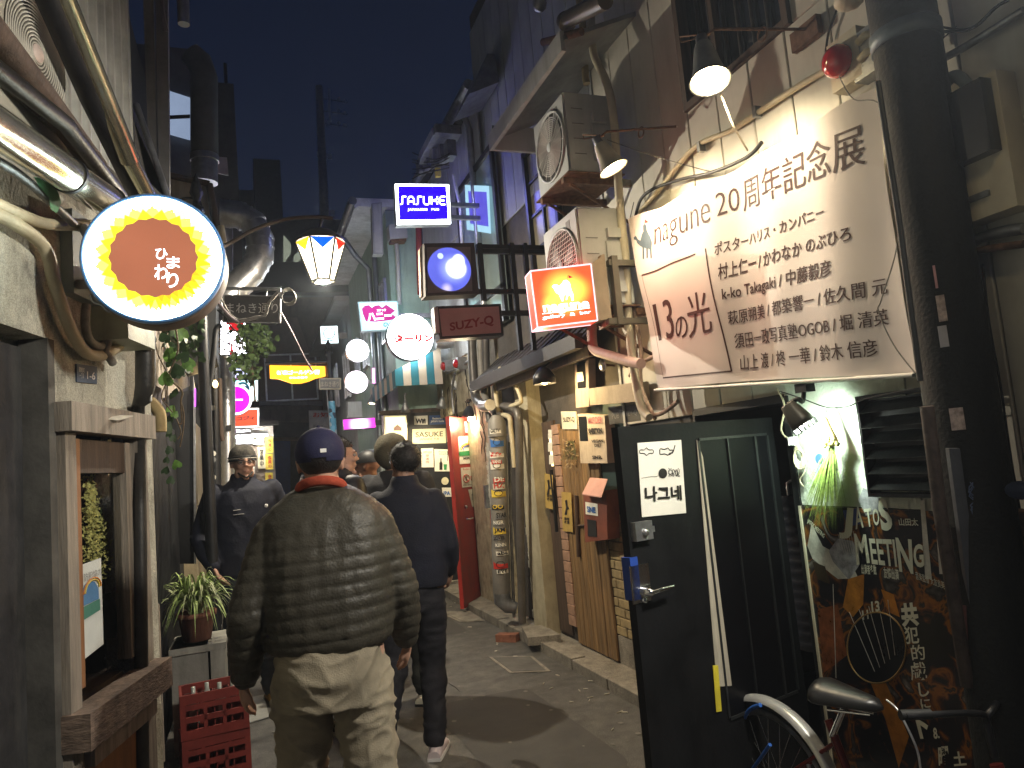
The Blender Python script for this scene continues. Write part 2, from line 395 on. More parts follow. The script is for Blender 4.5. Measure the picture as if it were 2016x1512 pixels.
blk = thing('doorstep', 'worn grey concrete step at the foot of the pale pillar', 'step', (2.45, 6.4, 0))
m = MB(); m.hexa(pq(ZP(.06), (1040, 1272), (1105, 1266), (1072, 1246), (1028, 1248)), (0, 0, -.07)); m.build('slab', M_conc, blk)
st = MB(); st.box((1.95, 9.82, 0), (2.85, 10.0, .1)); tag(st.build('doorstep', M_conc), 'low concrete step in front of the black pub front', 'step')

# ================================================================ RIGHT BUILDING 1 : cream siding, banner
W = XP(2.45)
B1 = thing('building', 'cream panelled two storey building nearest on the right, carrying the white banner', 'building', (2.5, 2.6, 0))
wy0 = W.at(1352, 222).y; wy1 = W.at(1562, 75).y; wz = W.at(1352, 222).z; print('window', wy0, wy1, wz)
dy0, dy1, dz = XP(2.43).at(1371, 860).y-.005, 2.895, 1.79
TOP = 6.2
m = MB()
for a, b in (((2.472, -.3, 0), (2.62, dy1, wz)), ((2.472, dy1, dz), (2.62, 4.5, wz)), ((2.472, dy0, 0), (2.62, 4.5, dz)),
             ((2.472, wy0, wz), (2.62, 4.5, TOP)), ((2.472, -.3, wz), (2.62, wy1, TOP)), ((2.472, wy1, 5.2), (2.62, wy0, TOP)),
             ((2.62, 4.36, 0), (5.4, 4.5, TOP)), ((2.62, -.3, TOP-.1), (5.4, 4.36, TOP))):
    m.box(a, b)
m.build('wall', M_dark, B1)
yy = 4.5; PW = .272
while yy > 0:
    y0 = yy-PW+.005; y1 = yy; yc = (y0+y1)/2
    spans = []
    zlo = 1.80 if yc > 2.2 else .05
    if yc < 2.88 and yc > 2.2: zlo = 1.98
    if y0 < wy0 and y1 > wy1:                       # beside or below the window
        a, b = max(y0, wy1), min(y1, wy0)
        spans = [(y0, y1, zlo, wz)]
        if y0 < wy1-.02: spans.append((y0, wy1, wz+.004, TOP))
        if y1 > wy0+.02: spans.append((wy0, y1, wz+.004, TOP))
    else: spans = [(y0, y1, zlo, TOP)]
    for (a, b, c, d) in spans:
        boxpiece('siding_panel', B1, Matrix.Translation((2.461+random.uniform(-.001, .001), (a+b)/2, (c+d)/2)), (.022, b-a-.003, d-c), M_siding)
    yy -= PW
m = MB(); m.box((2.44, 4.5, .1), (2.66, 4.53, TOP)); m.build('corner_trim', M_siding2, B1)
# window
wn = MB(); fw = .04
wn.box((2.43, wy1, wz), (2.5, wy0, wz+fw)); wn.box((2.43, wy1, wz+fw), (2.5, wy1+fw, 5.2)); wn.box((2.43, wy0-fw, wz+fw), (2.5, wy0, 5.2))
wn.box((2.455, (wy0+wy1)/2+.12, wz+fw), (2.5, (wy0+wy1)/2+.15, 5.2))
wi = wn.build('window', M_woodd, B1)
m = MB(); m.box((2.53, wy1, wz), (2.54, wy0, 5.2)); m.build('pane', M_glassd, wi)
m = MB()
for i in range(7): m.tube([(2.512, wy1+.1+i*.11, wz+.06), (2.515+random.uniform(-.003,.003), wy1+.1+i*.11+random.uniform(-.02,.02), 5.2)], .012, 6)
m.build('curtain', mat('dark_curtain', (.035,.03,.025), .9, var=.5), wi)
# doorway with a dim room behind it
m = MB()
m.box((2.62, dy1-.5, -.02), (4.2, dy0+.6, .06)); m.box((4.2, dy1-.5, .06), (4.28, dy0+.6, 2.4)); m.box((2.62, dy1-.58, .06), (4.2, dy1-.5, 2.4)); m.box((2.62, dy0+.52, .06), (4.2, dy0+.6, 2.4)); m.box((2.62, dy1-.5, 2.3), (4.2, dy0+.52, 2.38))
m.build('interior', M_black, B1)
m = MB(); m.box((2.43, dy1-.03, .06), (2.63, dy1+.01, dz+.03)); m.box((2.43, dy0, .06), (2.63, dy0+.02, dz+.03)); m.box((2.43, dy1+.01, dz), (2.63, dy0, dz+.04)); m.build('door_frame', M_black, B1)
# door folded back against the wall
_r = ray(1232, 1000); _p = CO+_r*(3.0/_r.dot(CF)); Fr_ = V((_p.x, _p.y, 0)); Hg = V((2.42, XP(2.42).at(1524, 860).y, 0)); dd = (Hg-Fr_).normalized()
DP = Plane(Fr_, dd.cross(UP))
if DP.n.dot(CO-Fr_) < 0: DP = Plane(Fr_, -dd.cross(UP))
door = MB(); fD = FR(Fr_+V((0, 0, .075)), dd, UP)          # x towards hinge, y up, z towards viewer
W_ = (Hg-Fr_).length
dT = DP.at(1222, 840).z-.075; door.box((0, 0, -.04), (W_, dT, 0), fD)
dr = door.build('door', mat('door_black', (.005,.0052,.006), .55, var=.4, sc_=5, bump=.08, stain=.35, stc=(.014,.013,.012), spec=.2), B1); dr['label'] = 'black door standing open into the lane'
def onD(px, py, o=0): return DP.at(px, py, o)
m = MB(); a = fD.inverted() @ onD(1244, 1066); b = fD.inverted() @ onD(1273, 1024)
m.box((a.x, a.y, 0), (b.x, b.y, .03), fD); m.box((b.x, (a.y+b.y)/2-.012, .002), (b.x+.022, (a.y+b.y)/2+.012, .02), fD); m.lathe([(.0, .045), (.012, .045), (.014, .03)], fD @ Matrix.Translation(((a.x+b.x)/2, (a.y+b.y)/2-.005, 0)), 12)
m.build('lock', M_steel, dr)
m = MB(); a = fD.inverted() @ onD(1246, 1190); b = fD.inverted() @ onD(1274, 1108)
m.box((a.x, a.y, 0), (b.x, b.y, .006), fD); c = fD.inverted() @ onD(1264, 1164)
m.lathe([(.02, .006), (.018, .03), (.012, .06), (.0, .062)], fD @ Matrix.Translation((c.x, c.y, 0)), 14)
m.tube([fD @ V((c.x, c.y, .055)), fD @ V((c.x+.05, c.y+.004, .06)), fD @ V((c.x+.125, c.y+.004, .055))], [.01, .009, .008], 8)
m.lathe([(.012, .006), (.01, .02), (0, .02)], fD @ Matrix.Translation((c.x, c.y-.035, 0)), 10)
m.build('handle', M_chrome, dr)
m = MB(); a = fD.inverted() @ onD(1226, 1188); m.box((-.012, a.y, -.045), (.03, a.y+.17, .006), fD); m.build('edge_guard', mat('blue_plastic', (.02,.06,.3), .4), dr)
# glazed half of the door: sunk panel, strips built as the pane's reflection lines, the pale curtain edge and the yellow strip on it
def dpt(px, py): p = fD.inverted() @ onD(px, py); return p.x, p.y
x0, _ = dpt(1378, 900); x1, _ = dpt(1512, 900); _, y1 = dpt(1400, 866); _, y0 = dpt(1412, 1422)
m = MB()
for (a, b, c, d) in ((x0-.012, y0, x0, y1), (x1, y0, x1+.012, y1), (x0, y1, x1, y1+.012), (x0, y0-.012, x1, y0)): m.box((a, b, 0), (c, d, .009), fD)
gp = m.build('glazed_panel', mat('grey_trim', (.014,.015,.016), .4), dr)
m = MB(); m.box((x0, y0, .0005), (x1, y1, .002), fD); m.build('pane', mat('door_glass', (.003,.003,.004), .4, var=.2, bump=0, spec=.12), gp)
m = MB()
for px, w in ((1430, .008), (1484, .014)): xa, _ = dpt(px, 880); m.box((xa, y0, .003), (xa+w, y1, .010), fD)
m.build('stile', mat('grey_trim', (.014,.015,.016), .4), gp)
m = MB(); card(m, [onD(*p, .006) for p in ((1412, 1352), (1441, 1350), (1384, 900), (1372, 866))], .003); m.build('curtain_edge', mat('raw_board', (.42,.38,.3), .8, var=.2, aniso=(8,8,1), bump=.2), gp)
m = MB(); card(m, [onD(*p, .009) for p in ((1411, 1402), (1421, 1400), (1414, 1310), (1404, 1310))], .003); m.build('yellow_tape', mat('yellow_tape', (.6,.5,.04), .5), gp)
# quilted coat hanging inside
ct = thing('coat', 'dark blue quilted jacket hanging inside the doorway', 'coat', XP(2.55).at(1560, 1290))
m = MB(); rows = []
c0 = XP(2.58).at(1552, 975); c1 = XP(2.58).at(1590, 1275)
for i in range(61):
    k = i/60; c = c0.lerp(c1, k); w = (.035+.06*min(1, k*2.2))*(1+.12*abs(math.sin(k*PI*15)))
    rows.append([c+V((-.055*math.cos(a)*(1+.1*abs(math.sin(k*PI*15))), w*1.25*math.sin(a), 0)) for a in [2*PI*j/14 for j in range(14)]])
vs = [p for r in rows for p in r]; fs = [(i*14+j, i*14+(j+1) % 14, (i+1)*14+(j+1) % 14, (i+1)*14+j) for i in range(60) for j in range(14)]
m.add(vs, fs, True); m.build('sleeve', mat('navy_quilt', (.008,.010,.018), .4, var=.3), ct)
m = MB(); m.tube([c0, c0+V((0, 0, .06)), c0+V((.05, 0, .08))], .006, 6); m.build('hook', M_steeld, ct)

# notice on the black door
t = thing('notice', 'white handwritten paper notice with a cloud drawing taped on the open black door', 'notice', onD(1305, 1015))
q = [onD(1264, 1018, .006), onD(1351, 1010, .006), onD(1341, 866, .006), onD(1255, 872, .006)]
m = MB(); card(m, q, .002); m.build('sheet', M_paper, t)
m = MB(); text(m, '나그네', [onD(1270, 988, .008), onD(1342, 984, .008), onD(1340, 955, .008), onD(1268, 958, .008)], bold=.03); m.build('lettering', M_ink, t); m = MB()
def doodle(pts, r=.0016): m.tube([onD(x, y, .008) for x, y in pts], r, 4)
doodle([(1262+12*math.cos(a)+ (11 if 1 else 0)+2*math.cos(3*a), 889+6*math.sin(a)+1.5*math.sin(5*a)) for a in [i*2*PI/24 for i in range(25)]])
doodle([(1297+14+13*math.cos(a)+1.5*math.cos(4*a), 889+6*math.sin(a)+1.5*math.sin(6*a)) for a in [i*2*PI/24 for i in range(25)]], .0022)
doodle([(1318, 895), (1326, 888), (1329, 877)], .003)
m.add([onD(1305+8.5*math.cos(a), 932+10*math.sin(a), .0085) for a in [-i*2*PI/20 for i in range(20)]], [tuple(range(20))])
random.seed(5)
for k in range(5): doodle([(1316+i*3.2, 930+random.uniform(-9, 9)) for i in range(8)], .0011)
doodle([(1263+i*4, 941-i*.4+random.uniform(-1, 1)) for i in range(9)], .0007)
m.build('drawing', M_ink, t)

# plaster panel above the poster, louvre vent
PY0 = 2.885
m = MB(); m.box((2.44, 2.2, 1.30), (2.47, PY0, 1.975)); m.build('plaster_panel', mat('mint_plaster', (.5,.52,.44), .75, var=.08, sc_=30, bump=.9, bs=35), B1)
m = MB(); m.box((2.445, 2.2, .06), (2.47, PY0, 1.297)); m.build('lower_wall', M_dark, B1)
XL = XP(2.40)
lv = thing('louvre_vent', 'black louvred metal vent between the lit plaster and the dark utility pole', 'vent', XL.at(1780, 970))
a = XL.at(1692, 790); b = XL.at(1727, 968)
ya, yb = a.y-.01, 2.02
zt, zb = a.z, b.z
m = MB(); m.box((2.38, ya, zb-.02), (2.45, ya+.012, zt+.02)); m.box((2.38, yb-.012, zb-.02), (2.45, yb, zt+.02)); m.box((2.38, yb, zt+.005), (2.45, ya, zt+.02)); m.box((2.38, yb, zb-.02), (2.45, ya, zb-.005)); m.box((2.436, yb, zb), (2.448, ya, zt)); m.build('frame', M_blackm, lv)
ns = 6
for i in range(ns):
    zc = zb+(i+.5)*(zt-zb)/ns
    M = Matrix.Translation((2.405, (ya+yb)/2, zc)) @ Matrix.Rotation(math.radians(-38), 4, 'Y')
    boxpiece('slat', lv, M, (.07, ya-yb-.005, .003), mat('louvre_black', (.03,.035,.036), .3, metal=.5))

# ================================================================ THE WHITE BANNER
XB = 2.27; BP = XP(XB)
def bulge(p):
    y, z = p.y, p.z
    return .012*math.sin(y*7.3+z*1.3)+.0065*math.sin(y*15+z*2+1)+.004*math.sin(z*11-y*4)+.012*math.sin((z-1.9)*2.4)
def warp(mb): mb.v = [V((p.x-bulge(p), p.y, p.z)) for p in mb.v]; return mb
bn = thing('banner', 'large white exhibition banner with dark lettering hung under the two warm lamps', 'banner', BP.at(1540, 760))
TL, TR, BR_, BL = BP.at(1240, 432), BP.at(1727, 170), BP.at(1803, 738), BP.at(1292, 768)
m = MB(); NU, NV = 90, 50; vs = []
for j in range(NV+1):
    for i in range(NU+1):
        u, v = i/NU, j/NV
        p = (BL.lerp(BR_, u)).lerp(TL.lerp(TR, u), v)
        sag = .03*4*u*(1-u)*v - .018*4*u*(1-u)*(1-v)
        p = p - UP*sag + UP*(.01*math.sin(u*22)*max(0, v-.93)*12)
        p = p + V((0, 1, 0))*(.02*math.sin(v*PI))*(1 if u < .5 else -1)*abs(1-2*u)*-1
        vs.append(p)
fs = [(j*(NU+1)+i, j*(NU+1)+i+1, (j+1)*(NU+1)+i+1, (j+1)*(NU+1)+i) for j in range(NV) for i in range(NU)]
m.add(vs, fs, True); warp(m)
m.build('sheet', mat('banner_vinyl', (.66,.60,.57), .5, var=.04, sc_=2, bump=.05, bs=8, spec=.5), bn)
def bc(*pts): return [BP.at(1200+x/2.749, 300+y/2.749) for x, y in pts]
m = MB()
LN1 = [('nagune', (238,547),(567,428),(562,268),(233,412), .0014, -.014), ('20', (600,347),(703,307),(698,184),(592,226), .0018, -.01),
       ('周年記念展', (722,322),(1397,62),(1375,-170),(714,150), .0022, -.004),
       ('ポスターハリス・カンパニー', (590,560),(1187,352),(1183,285),(587,490), .0012, .006),
       ('村上仁一 / かわなか のぶひろ', (612,692),(1325,477),(1318,395),(608,605), .0012, .006),
       ('k-ko Takagaki / 中藤毅彦', (630,815),(1228,682),(1222,575),(625,725), .0012, .004),
       ('萩原朔美 / 都築響一 / 佐久間 元', (652,935),(1497,765),(1490,672),(648,860), .001, .0),
       ('須田一政写真塾OGOB / 堀 清英', (678,1062),(1503,932),(1497,842),(672,980), .001, .0),
       ('山上 渡 / 柊 一華 / 鈴木 信彦', (702,1182),(1445,1102),(1437,1008),(697,1098), .001, .0),
       ('の', (370,1012),(435,995),(430,882),(365,892), .0012, 0), ('光', (442,1007),(575,965),(555,745),(425,770), .003, -.005)]
for s, a, b, c, d, mn, bo in LN1: m = MB(); text(m, s, bc(a, b, c, d), .0016, bold=bo, mincho=mn); warp(m); m.build('lettering', M_inkb, bn)
m = MB()
text(m, '13', bc((262,1022),(362,1000),(340,788),(230,822)), .0016, bold=-.005, mincho=.005)
warp(m); m.build('lettering', M_inkb, bn)
m = MB()
def bar(a, b, w):
    A, B_ = bc(a, b)
    n = 14; d = (B_-A).normalized(); s = V((-1, 0, 0)).cross(d)*w/2
    vs = []
    for i in range(n+1):
        p = A.lerp(B_, i/n)+V((-.0016, 0, 0)); vs += [p-s, p+s]
    m.add(vs, [(2*i, 2*i+2, 2*i+3, 2*i+1) for i in range(n)])
bar((185,665),(482,550), .008); bar((185,665),(285,1222), .003); bar((283,1221),(662,1184), .008); bar((540,520),(662,1186), .011)
warp(m); m.build('rule_lines', M_inkb, bn)
def poly(mb, pl, pts, off, conv=None):
    P = [pl.at(*(conv(p) if conv else p))+pl.n*off for p in pts]
    bm = bmesh.new(); vv = [bm.verts.new(p) for p in P]; f = bm.faces.new(vv)
    if f.normal.length == 0: f.normal_update()
    r = bmesh.ops.triangulate(bm, faces=[f]); bm.verts.index_update()
    mb.add([v.co.copy() for v in bm.verts], [tuple(v.index for v in fc.verts) for fc in bm.faces]); bm.free()
cv = lambda p: (1200+p[0]/2.749, 300+p[1]/2.749)
CAMEL = [(143,460),(152,452),(162,470),(172,478),(178,440),(184,425),(196,418),(206,440),(214,455),(222,480),(222,520),(226,572),(220,572),(214,525),(206,520),(208,572),(202,572),(198,520),(190,515),(192,578),(186,578),(182,515),(172,505),(160,492),(154,475),(144,472)]
m = MB(); poly(m, BP, CAMEL, .0018, cv); poly(m, BP, [(182,425),(181,395),(188,385),(195,395),(198,422)], .0018, cv); poly(m, BP, [(186,386),(189,386),(191,362),(188,362)], .0018, cv); warp(m)
m.build('camel_emblem', mat('slate_print', (.09,.12,.15), .6, bump=0), bn)
m = MB(); poly(m, BP, [(190,362),(190,382),(206,378)], .0018, cv); warp(m); m.build('flag_emblem', M_inkr, bn)
m = MB(); m.tube([p+V((-.012, 0, 0)) for p in (BL, BR_)], .007, 8); m.tube([BL+V((0, 0, 0)), BR_+V((0,0,0))], .009, 8); m.build('bottom_rod', M_white, bn)
m = MB(); m.tube([TR+V((0,0,-.01)), BR_+V((.04, -.02, 0))], .004, 6); m.tube(arc(TR, TR+V((.12, -.25, .1)), .01), .003, 6); m.tube(arc(TL, TL+V((.1, .1, .15)), .0), .003, 6)
m.build('tie_cord', M_wireb, bn)
# loose wire hanging across the banner's right edge
m = MB(); m.tube(smooth_path([XP(2.2).at(*p) for p in ((1652,150),(1680,195),(1738,215),(1770,400),(1765,490),(1735,590),(1730,615),(1760,680),(1802,735))]), .0025, 5)
tag(m.build('loose_wire', M_wire), 'thin loose wire dangling from the red alarm light across the banner edge', 'wire')

# ================================================================ LAMPS OVER THE BANNER
BULB = glow('warm_bulb', (1, .78, .42), 60)
BULBW = glow('white_bulb', (.9, 1, .85), 40)
GLL = []
def bell_lamp(label, top, rim, X0, X1, rpx, wall_px, Xw, power, color, aim, shade_mat, spot=2.3):
    a = XP(X0).at(*top); b = XP(X1).at(*rim); r = rpx*mpp(b)
    ax = (b-a).normalized(); L = (b-a).length
    t = thing('spotlight', label, 'lamp', a, 'bell shaped spotlights over the banner')
    f = FR(a, ax.cross(V((0, 1, .3))), ax.cross(ax.cross(V((0, 1, .3)))))
    if f.to_3x3().col[2].dot(ax) < 0: f = FR(a, ax.cross(V((0, 1, .3))), -ax.cross(ax.cross(V((0, 1, .3)))))
    m = MB(); prof = [(r*.42, -.02*1), (r*.5, .0), (r*.62, L*.25), (r*.72, L*.55), (r*.9, L*.85), (r*1.08, L), (r*1.1, L+.004), (r*1.02, L), (r*.84, L*.85), (r*.62, L*.5), (r*.45, L*.15)]
    m.lathe(prof, f, 28); m.build('shade', shade_mat, t)
    m = MB(); m.lathe([(0, -.07), (r*.3, -.068), (r*.34, -.03), (r*.4, 0), (0, .0)], f, 16); m.build('socket', M_steeld, t)
    m = MB(); m.ball(f @ V((0, 0, L*.80)), r*.72, 16, sz=.55, fr=f); m.build('bulb', BULB, t)
    w = XP(Xw).at(*wall_px); e = f @ V((0, 0, -.05))
    m = MB(); m.tube([e, e+V((.05, -.03, .04)), w], .007, 8)
    k = e.lerp(w, .55); m.tube([k+V((0, .03*math.cos(x), .03*math.sin(x))) for x in [i*PI/6 for i in range(13)]], .005, 6)
    m.tube([e+V((.02, 0, .03)), e+V((-.02, .13, .09)), e+V((-.01, .14, .07)), e+V((.05, 0, .03))], .004, 6)
    m.build('arm', M_rust, t)
    c0 = a; tgt = XP(2.27).at(*aim)
    light('SPOT', 'lamp_light', t, f @ V((0, 0, L+.02)), power, color, .06, spot, tgt, .8)
    return t, f, L
bell_lamp('upper bell shaped spotlight on a bracket in front of the dark upstairs window', (1385, 95), (1398, 160), 2.0, 1.98, 38, (1600, 58), 2.44, 16, (1, .82, .56), (1480, 400), mat('lamp_grey', (.3,.31,.3), .35, metal=.4))
bell_lamp('lower bell shaped spotlight on a rusty rod beside the banner upper left', (1184, 290), (1208, 332), 1.97, 2.02, 28, (1331, 249), 2.44, 19, (1, .82, .56), (1345, 480), mat('lamp_cream', (.5,.46,.36), .4, metal=.2))
# added unseen spotlight past the right edge, fills the left side with light
a = V((2.0, 1.0, 3.05)); ax = V((-1, .62, -.8)).normalized(); t = thing('spotlight', 'added bell shaped spotlight out of view past the right edge, filling the left side', 'lamp', a, 'bell shaped spotlights over the banner')
u1 = ax.orthogonal().normalized(); u2 = ax.cross(u1); fz = Matrix(((u1.x, u2.x, ax.x, a.x), (u1.y, u2.y, ax.y, a.y), (u1.z, u2.z, ax.z, a.z), (0, 0, 0, 1)))
m = MB(); m.lathe([(.035, 0), (.05, .05), (.07, .12), (.09, .16), (.085, .16), (.06, .1), (.03, .01)], fz, 24); m.build('shade', mat('lamp_cream', (.5,.46,.36), .4, metal=.2), t)
m = MB(); m.ball(fz @ V((0, 0, .12)), .055, 12); m.build('bulb', BULB, t); m = MB(); m.tube([a, a+V((.1, 0, .08)), V((2.45, 1.0, 3.1))], .01, 6); m.build('arm', M_rust, t)
light('SPOT', 'lamp_light', t, fz @ V((0, 0, .2)), 95, (1, .95, .84), .12, 2.1, a+ax, .5)
# cord of the upper lamp
m = MB(); m.tube(smooth_path([XP(2.05).at(1412, 168), XP(2.1).at(1425, 200), XP(2.15).at(1445, 250), XP(2.3).at(1472, 296)]), .005, 6)
tag(m.build('cord', M_cream), 'pale lamp cord dropping from the upper spotlight to the banner top', 'cord')
m = MB(); m.tube(arc(XP(2.0).at(1195, 275), XP(2.4).at(1400, 338), .01), .003, 6)
tag(m.build('cord', M_wire), 'thin twisted cord running from the lower spotlight to the banner top', 'cord')
# lamp under the banner
a = XP(2.2).at(1551, 797); b = XP(2.24).at(1582, 836); ax = (b-a).normalized(); L = (b-a).length
t = thing('spotlight', 'small cylindrical spotlight hanging under the banner with cool white light', 'lamp', a)
f = FR(a, ax.cross(UP), UP - ax*UP.dot(ax));
zz = f.to_3x3().col[2]
fz = Matrix(((f[0][0], f[0][1], ax.x, a.x), (f[1][0], f[1][1], ax.y, a.y), (f[2][0], f[2][1], ax.z, a.z), (0, 0, 0, 1)))
u1 = ax.orthogonal().normalized(); u2 = ax.cross(u1)
fz = Matrix(((u1.x, u2.x, ax.x, a.x), (u1.y, u2.y, ax.y, a.y), (u1.z, u2.z, ax.z, a.z), (0, 0, 0, 1)))
m = MB(); m.lathe([(.0, -.005), (.03, -.005), (.033, 0), (.05, L*.75), (.053, L), (.048, L), (.03, .01)], fz, 24); m.build('shade', mat('lamp_dark', (.1,.095,.08), .4, metal=.5), t)
m = MB()
for i in range(16):
    an = i*2*PI/16; c = fz @ V((.053*math.cos(an), .053*math.sin(an), L+.008)); m.tube([c-ax*.01, c+ax*.012], .004, 5)
m.lathe([(.048, L+.02), (.055, L+.02), (.055, L+.025), (.048, L+.025)], fz, 24); m.build('grille', M_steel, t)
m = MB(); m.ball(fz @ V((0, 0, L*.75)), .035, 12); m.build('bulb', BULBW, t)
m = MB(); k = XP(2.3).at(1583, 768); m.tube(smooth_path([a, a+V((.03, -.03, .02)), XP(2.26).at(1580, 790), k]), .011, 8); m.box(k-V((.02,.035,.01)), k+V((.03,.035,.03))); m.build('bracket', M_blackm, t)
light('SPOT', 'lamp_light', t, b+ax*.02, 8, (.78, 1, .82), .03, 2.6, XP(2.44).at(1625, 860), .5)
# wires and hanging pale cords beside the lamp
m = MB(); m.tube(smooth_path([XP(2.3).at(*p) for p in ((1535,770),(1580,785),(1628,802),(1670,800),(1705,785),(1800,765))]), .0028, 5)
tag(m.build('wire', M_wireb), 'thin dark wire strung under the banner from the small spotlight to the pole', 'wire')
cc = thing('cord_coil', 'coiled pale electric cord with a plug hanging at the doorway edge', 'cord', XP(2.38).at(1560, 900))
m = MB(); P_ = XP(2.38)
m.tube(smooth_path([P_.at(*p) for p in ((1530,765),(1545,800),(1538,845),(1552,865),(1562,872))]), .005, 6)
for k in range(4):
    c = P_.at(1572+k*2, 895+k*3); m.tube([c+V((-.004*k, .022*math.cos(x)*(1+.2*k), .045*math.sin(x))) for x in [i*PI/8 for i in range(17)]], .0045, 6)
m.tube(smooth_path([P_.at(*p) for p in ((1570,905),(1585,925),(1575,945),(1582,958))]), .003, 6); m.build('cord', M_creamp, cc)
m = MB(); c = P_.at(1562, 868); m.box(c-V((.015,.02,.02)), c+V((.01,.02,.02))); m.build('plug', M_white, cc)

# bundle of dried grass
gb = thing('grass_bundle', 'bundle of green dried grass hanging upside down on the lit plaster', 'dried plant', XP(2.33).at(1620, 1040))
random.seed(8); m = MB(); top = XP(2.36).at(1640, 865); mt = MB()
for i in range(260):
    a = random.uniform(0, 2*PI); r = random.random()**.6
    e = XP(2.34).at(1622+random.uniform(-42, 40)*(.3+.7*r), 1030+random.uniform(-70, 22)); e.x += -.035*math.sin(a)*r
    mid = top.lerp(e, .5)+V((0, 0, 0)); w = .0018
    d = (e-top).cross(V((1, 0, 0))).normalized()*w
    m.add([top+V((0, random.uniform(-.008, .008), 0)), mid-d, mid+d, e], [(0, 1, 2), (1, 3, 2)])
m.build('stems', mat('dried_grass', (.2,.27,.06), .6, var=.6, sc_=60, bump=0), gb)
m = MB(); s0 = XP(2.36).at(1625, 823); m.tube([s0, top.lerp(s0, .5), top, top-UP*.03], [.008, .012, .02, .024], 10); m.build('bound_stalks', mat('straw', (.3,.19,.07), .8, var=.4, sc_=60), gb)
m = MB()
for i in range(26):
    c = top+V((-.02+random.uniform(-.012, .01), random.uniform(-.045, .045), random.uniform(-.03, .01))); m.ball(c, random.uniform(.005, .011), 6)
m.build('seed_heads', mat('seed', (.3,.27,.09), .7, var=.4), gb)
m = MB(); m.tube([s0, XP(2.38).at(1628, 804)], .002, 5); m.build('string', M_wireb, gb)
# small blue sticker
t = thing('sticker', 'small pale blue sticker with a jellyfish drawing on the lit plaster', 'sticker', XP(2.437).at(1615, 935))
q = pq(XP(2.436), (1606, 936), (1626, 938), (1621, 890), (1603, 888)); m = MB(); card(m, q, .002); m.build('sheet', mat('pale_blue', (.35,.5,.6), .6, bump=0), t)
m = MB(); P_ = XP(2.434); poly(m, P_, [(1613+8*math.cos(a), 903+10*math.sin(a)) for a in [i*PI/8 for i in range(16)]], .001)
for k in (-5, 0, 4): m.tube([P_.at(1613+k, 910), P_.at(1615+k, 928)], .0012, 4)
m.build('drawing', mat('navy_print', (.05,.12,.22), .6, bump=0), t)

# ================================================================ POSTER (musicians)
PP = XP(2.432)
ps = thing('poster', 'tall collage music poster with orange and black guitars and white lettering behind the bicycle', 'poster', PP.at(1740, 1500))
q = [V((2.432, PY0-.02, .1)), V((2.432, 2.2-.12, .1)), V((2.432, 2.08, 1.295)), V((2.432, PY0-.02, 1.295))]
m = MB(); card(m, q, .006)
pm = bpy.data.materials.new('poster_print'); pm.use_nodes = True; tt = pm.node_tree; b = tt.nodes['Principled BSDF']; b.inputs['Roughness'].default_value = .28
g_ = tt.nodes.new('ShaderNodeNewGeometry'); n1 = tt.nodes.new('ShaderNodeTexNoise'); n1.inputs['Scale'].default_value = 7; n1.inputs['Detail'].default_value = 5; n1.inputs['Distortion'].default_value = 1.2
tt.links.new(g_.outputs['Position'], n1.inputs['Vector']); r1 = tt.nodes.new('ShaderNodeValToRGB'); cr = r1.color_ramp
for e, (p_, c_) in zip([cr.elements[0], cr.elements[1]] + [cr.elements.new(.5) for _ in range(5)], ((.0, (.006,.006,.008)), (1.0, (.4,.36,.3)), (.49, (.012,.01,.012)), (.53, (.09,.03,.012)), (.57, (.24,.085,.012)), (.61, (.012,.01,.01)), (.70, (.12,.1,.085)))):
    e.position = p_; e.color = (*c_, 1)
tt.links.new(n1.outputs['Fac'], r1.inputs[0]); tt.links.new(r1.outputs[0], b.inputs['Base Color'])
m.build('sheet', pm, ps)
m = MB(); m.box((2.424, PY0-.022, .1), (2.436, PY0-.010, 1.297)); m.build('edge_strip', mat('pale_edge', (.6,.52,.38), .6), ps)
def pp(name, pts, mt_, off=.001):
    mm = MB(); poly(mm, PP, pts, off); mm.build(name, mt_, ps)
PO = mat('poster_orange', (.42,.16,.02), .3, var=.35, sc_=18, bump=0)
PGm = mat('poster_grey', (.3,.29,.31), .35, var=.5, sc_=25, bump=0)
PLt = mat('poster_light', (.5,.46,.4), .35, var=.3, sc_=14, bump=0)
PD = mat('poster_dark', (.008,.008,.01), .28, var=.3, bump=0)
pp('print_shape', [(1590,1075),(1600,1100),(1650,1140),(1690,1138),(1675,1105),(1620,1075),(1598,1030)], PLt)
pp('print_shape', [(1632,1085),(1650,1060),(1680,1065),(1694,1110),(1672,1142),(1640,1105)], PGm, .0015)
pp('print_shape', [(1600,1105),(1625,1115),(1634,1150),(1610,1140)], mat('poster_umber', (.05,.035,.02), .3, bump=0), .0016)
pp('print_shape', [(1670,1140),(1702,1130),(1700,1190),(1680,1215),(1660,1195)], PO, .0015)
pp('print_shape', [(1735,1160),(1760,1170),(1772,1215),(1750,1205)], PO, .0015)
pp('print_shape', [(1610,1200),(1650,1190),(1668,1290),(1622,1325)], mat('poster_rust', (.2,.06,.02), .3, var=.5, sc_=20, bump=0), .0012)
pp('print_shape', [(1715,1345),(1745,1345),(1790,1450),(1770,1512),(1745,1420)], PO, .0015)
pp('print_shape', [(1700,960),(1730,975),(1730,1010),(1705,1015),(1690,985)], PGm, .0012)
pp('print_shape', [(1660,1005),(1690,1000),(1700,1030),(1668,1038)], mat('poster_blue', (.05,.07,.2), .35, bump=0), .0014)
pp('print_shape', [(1812,985),(1820,985),(1835,1140),(1822,1140)], PLt, .0012)
pp('print_shape', [(1840,995),(1850,995),(1862,1130),(1850,1130)], PLt, .0012)
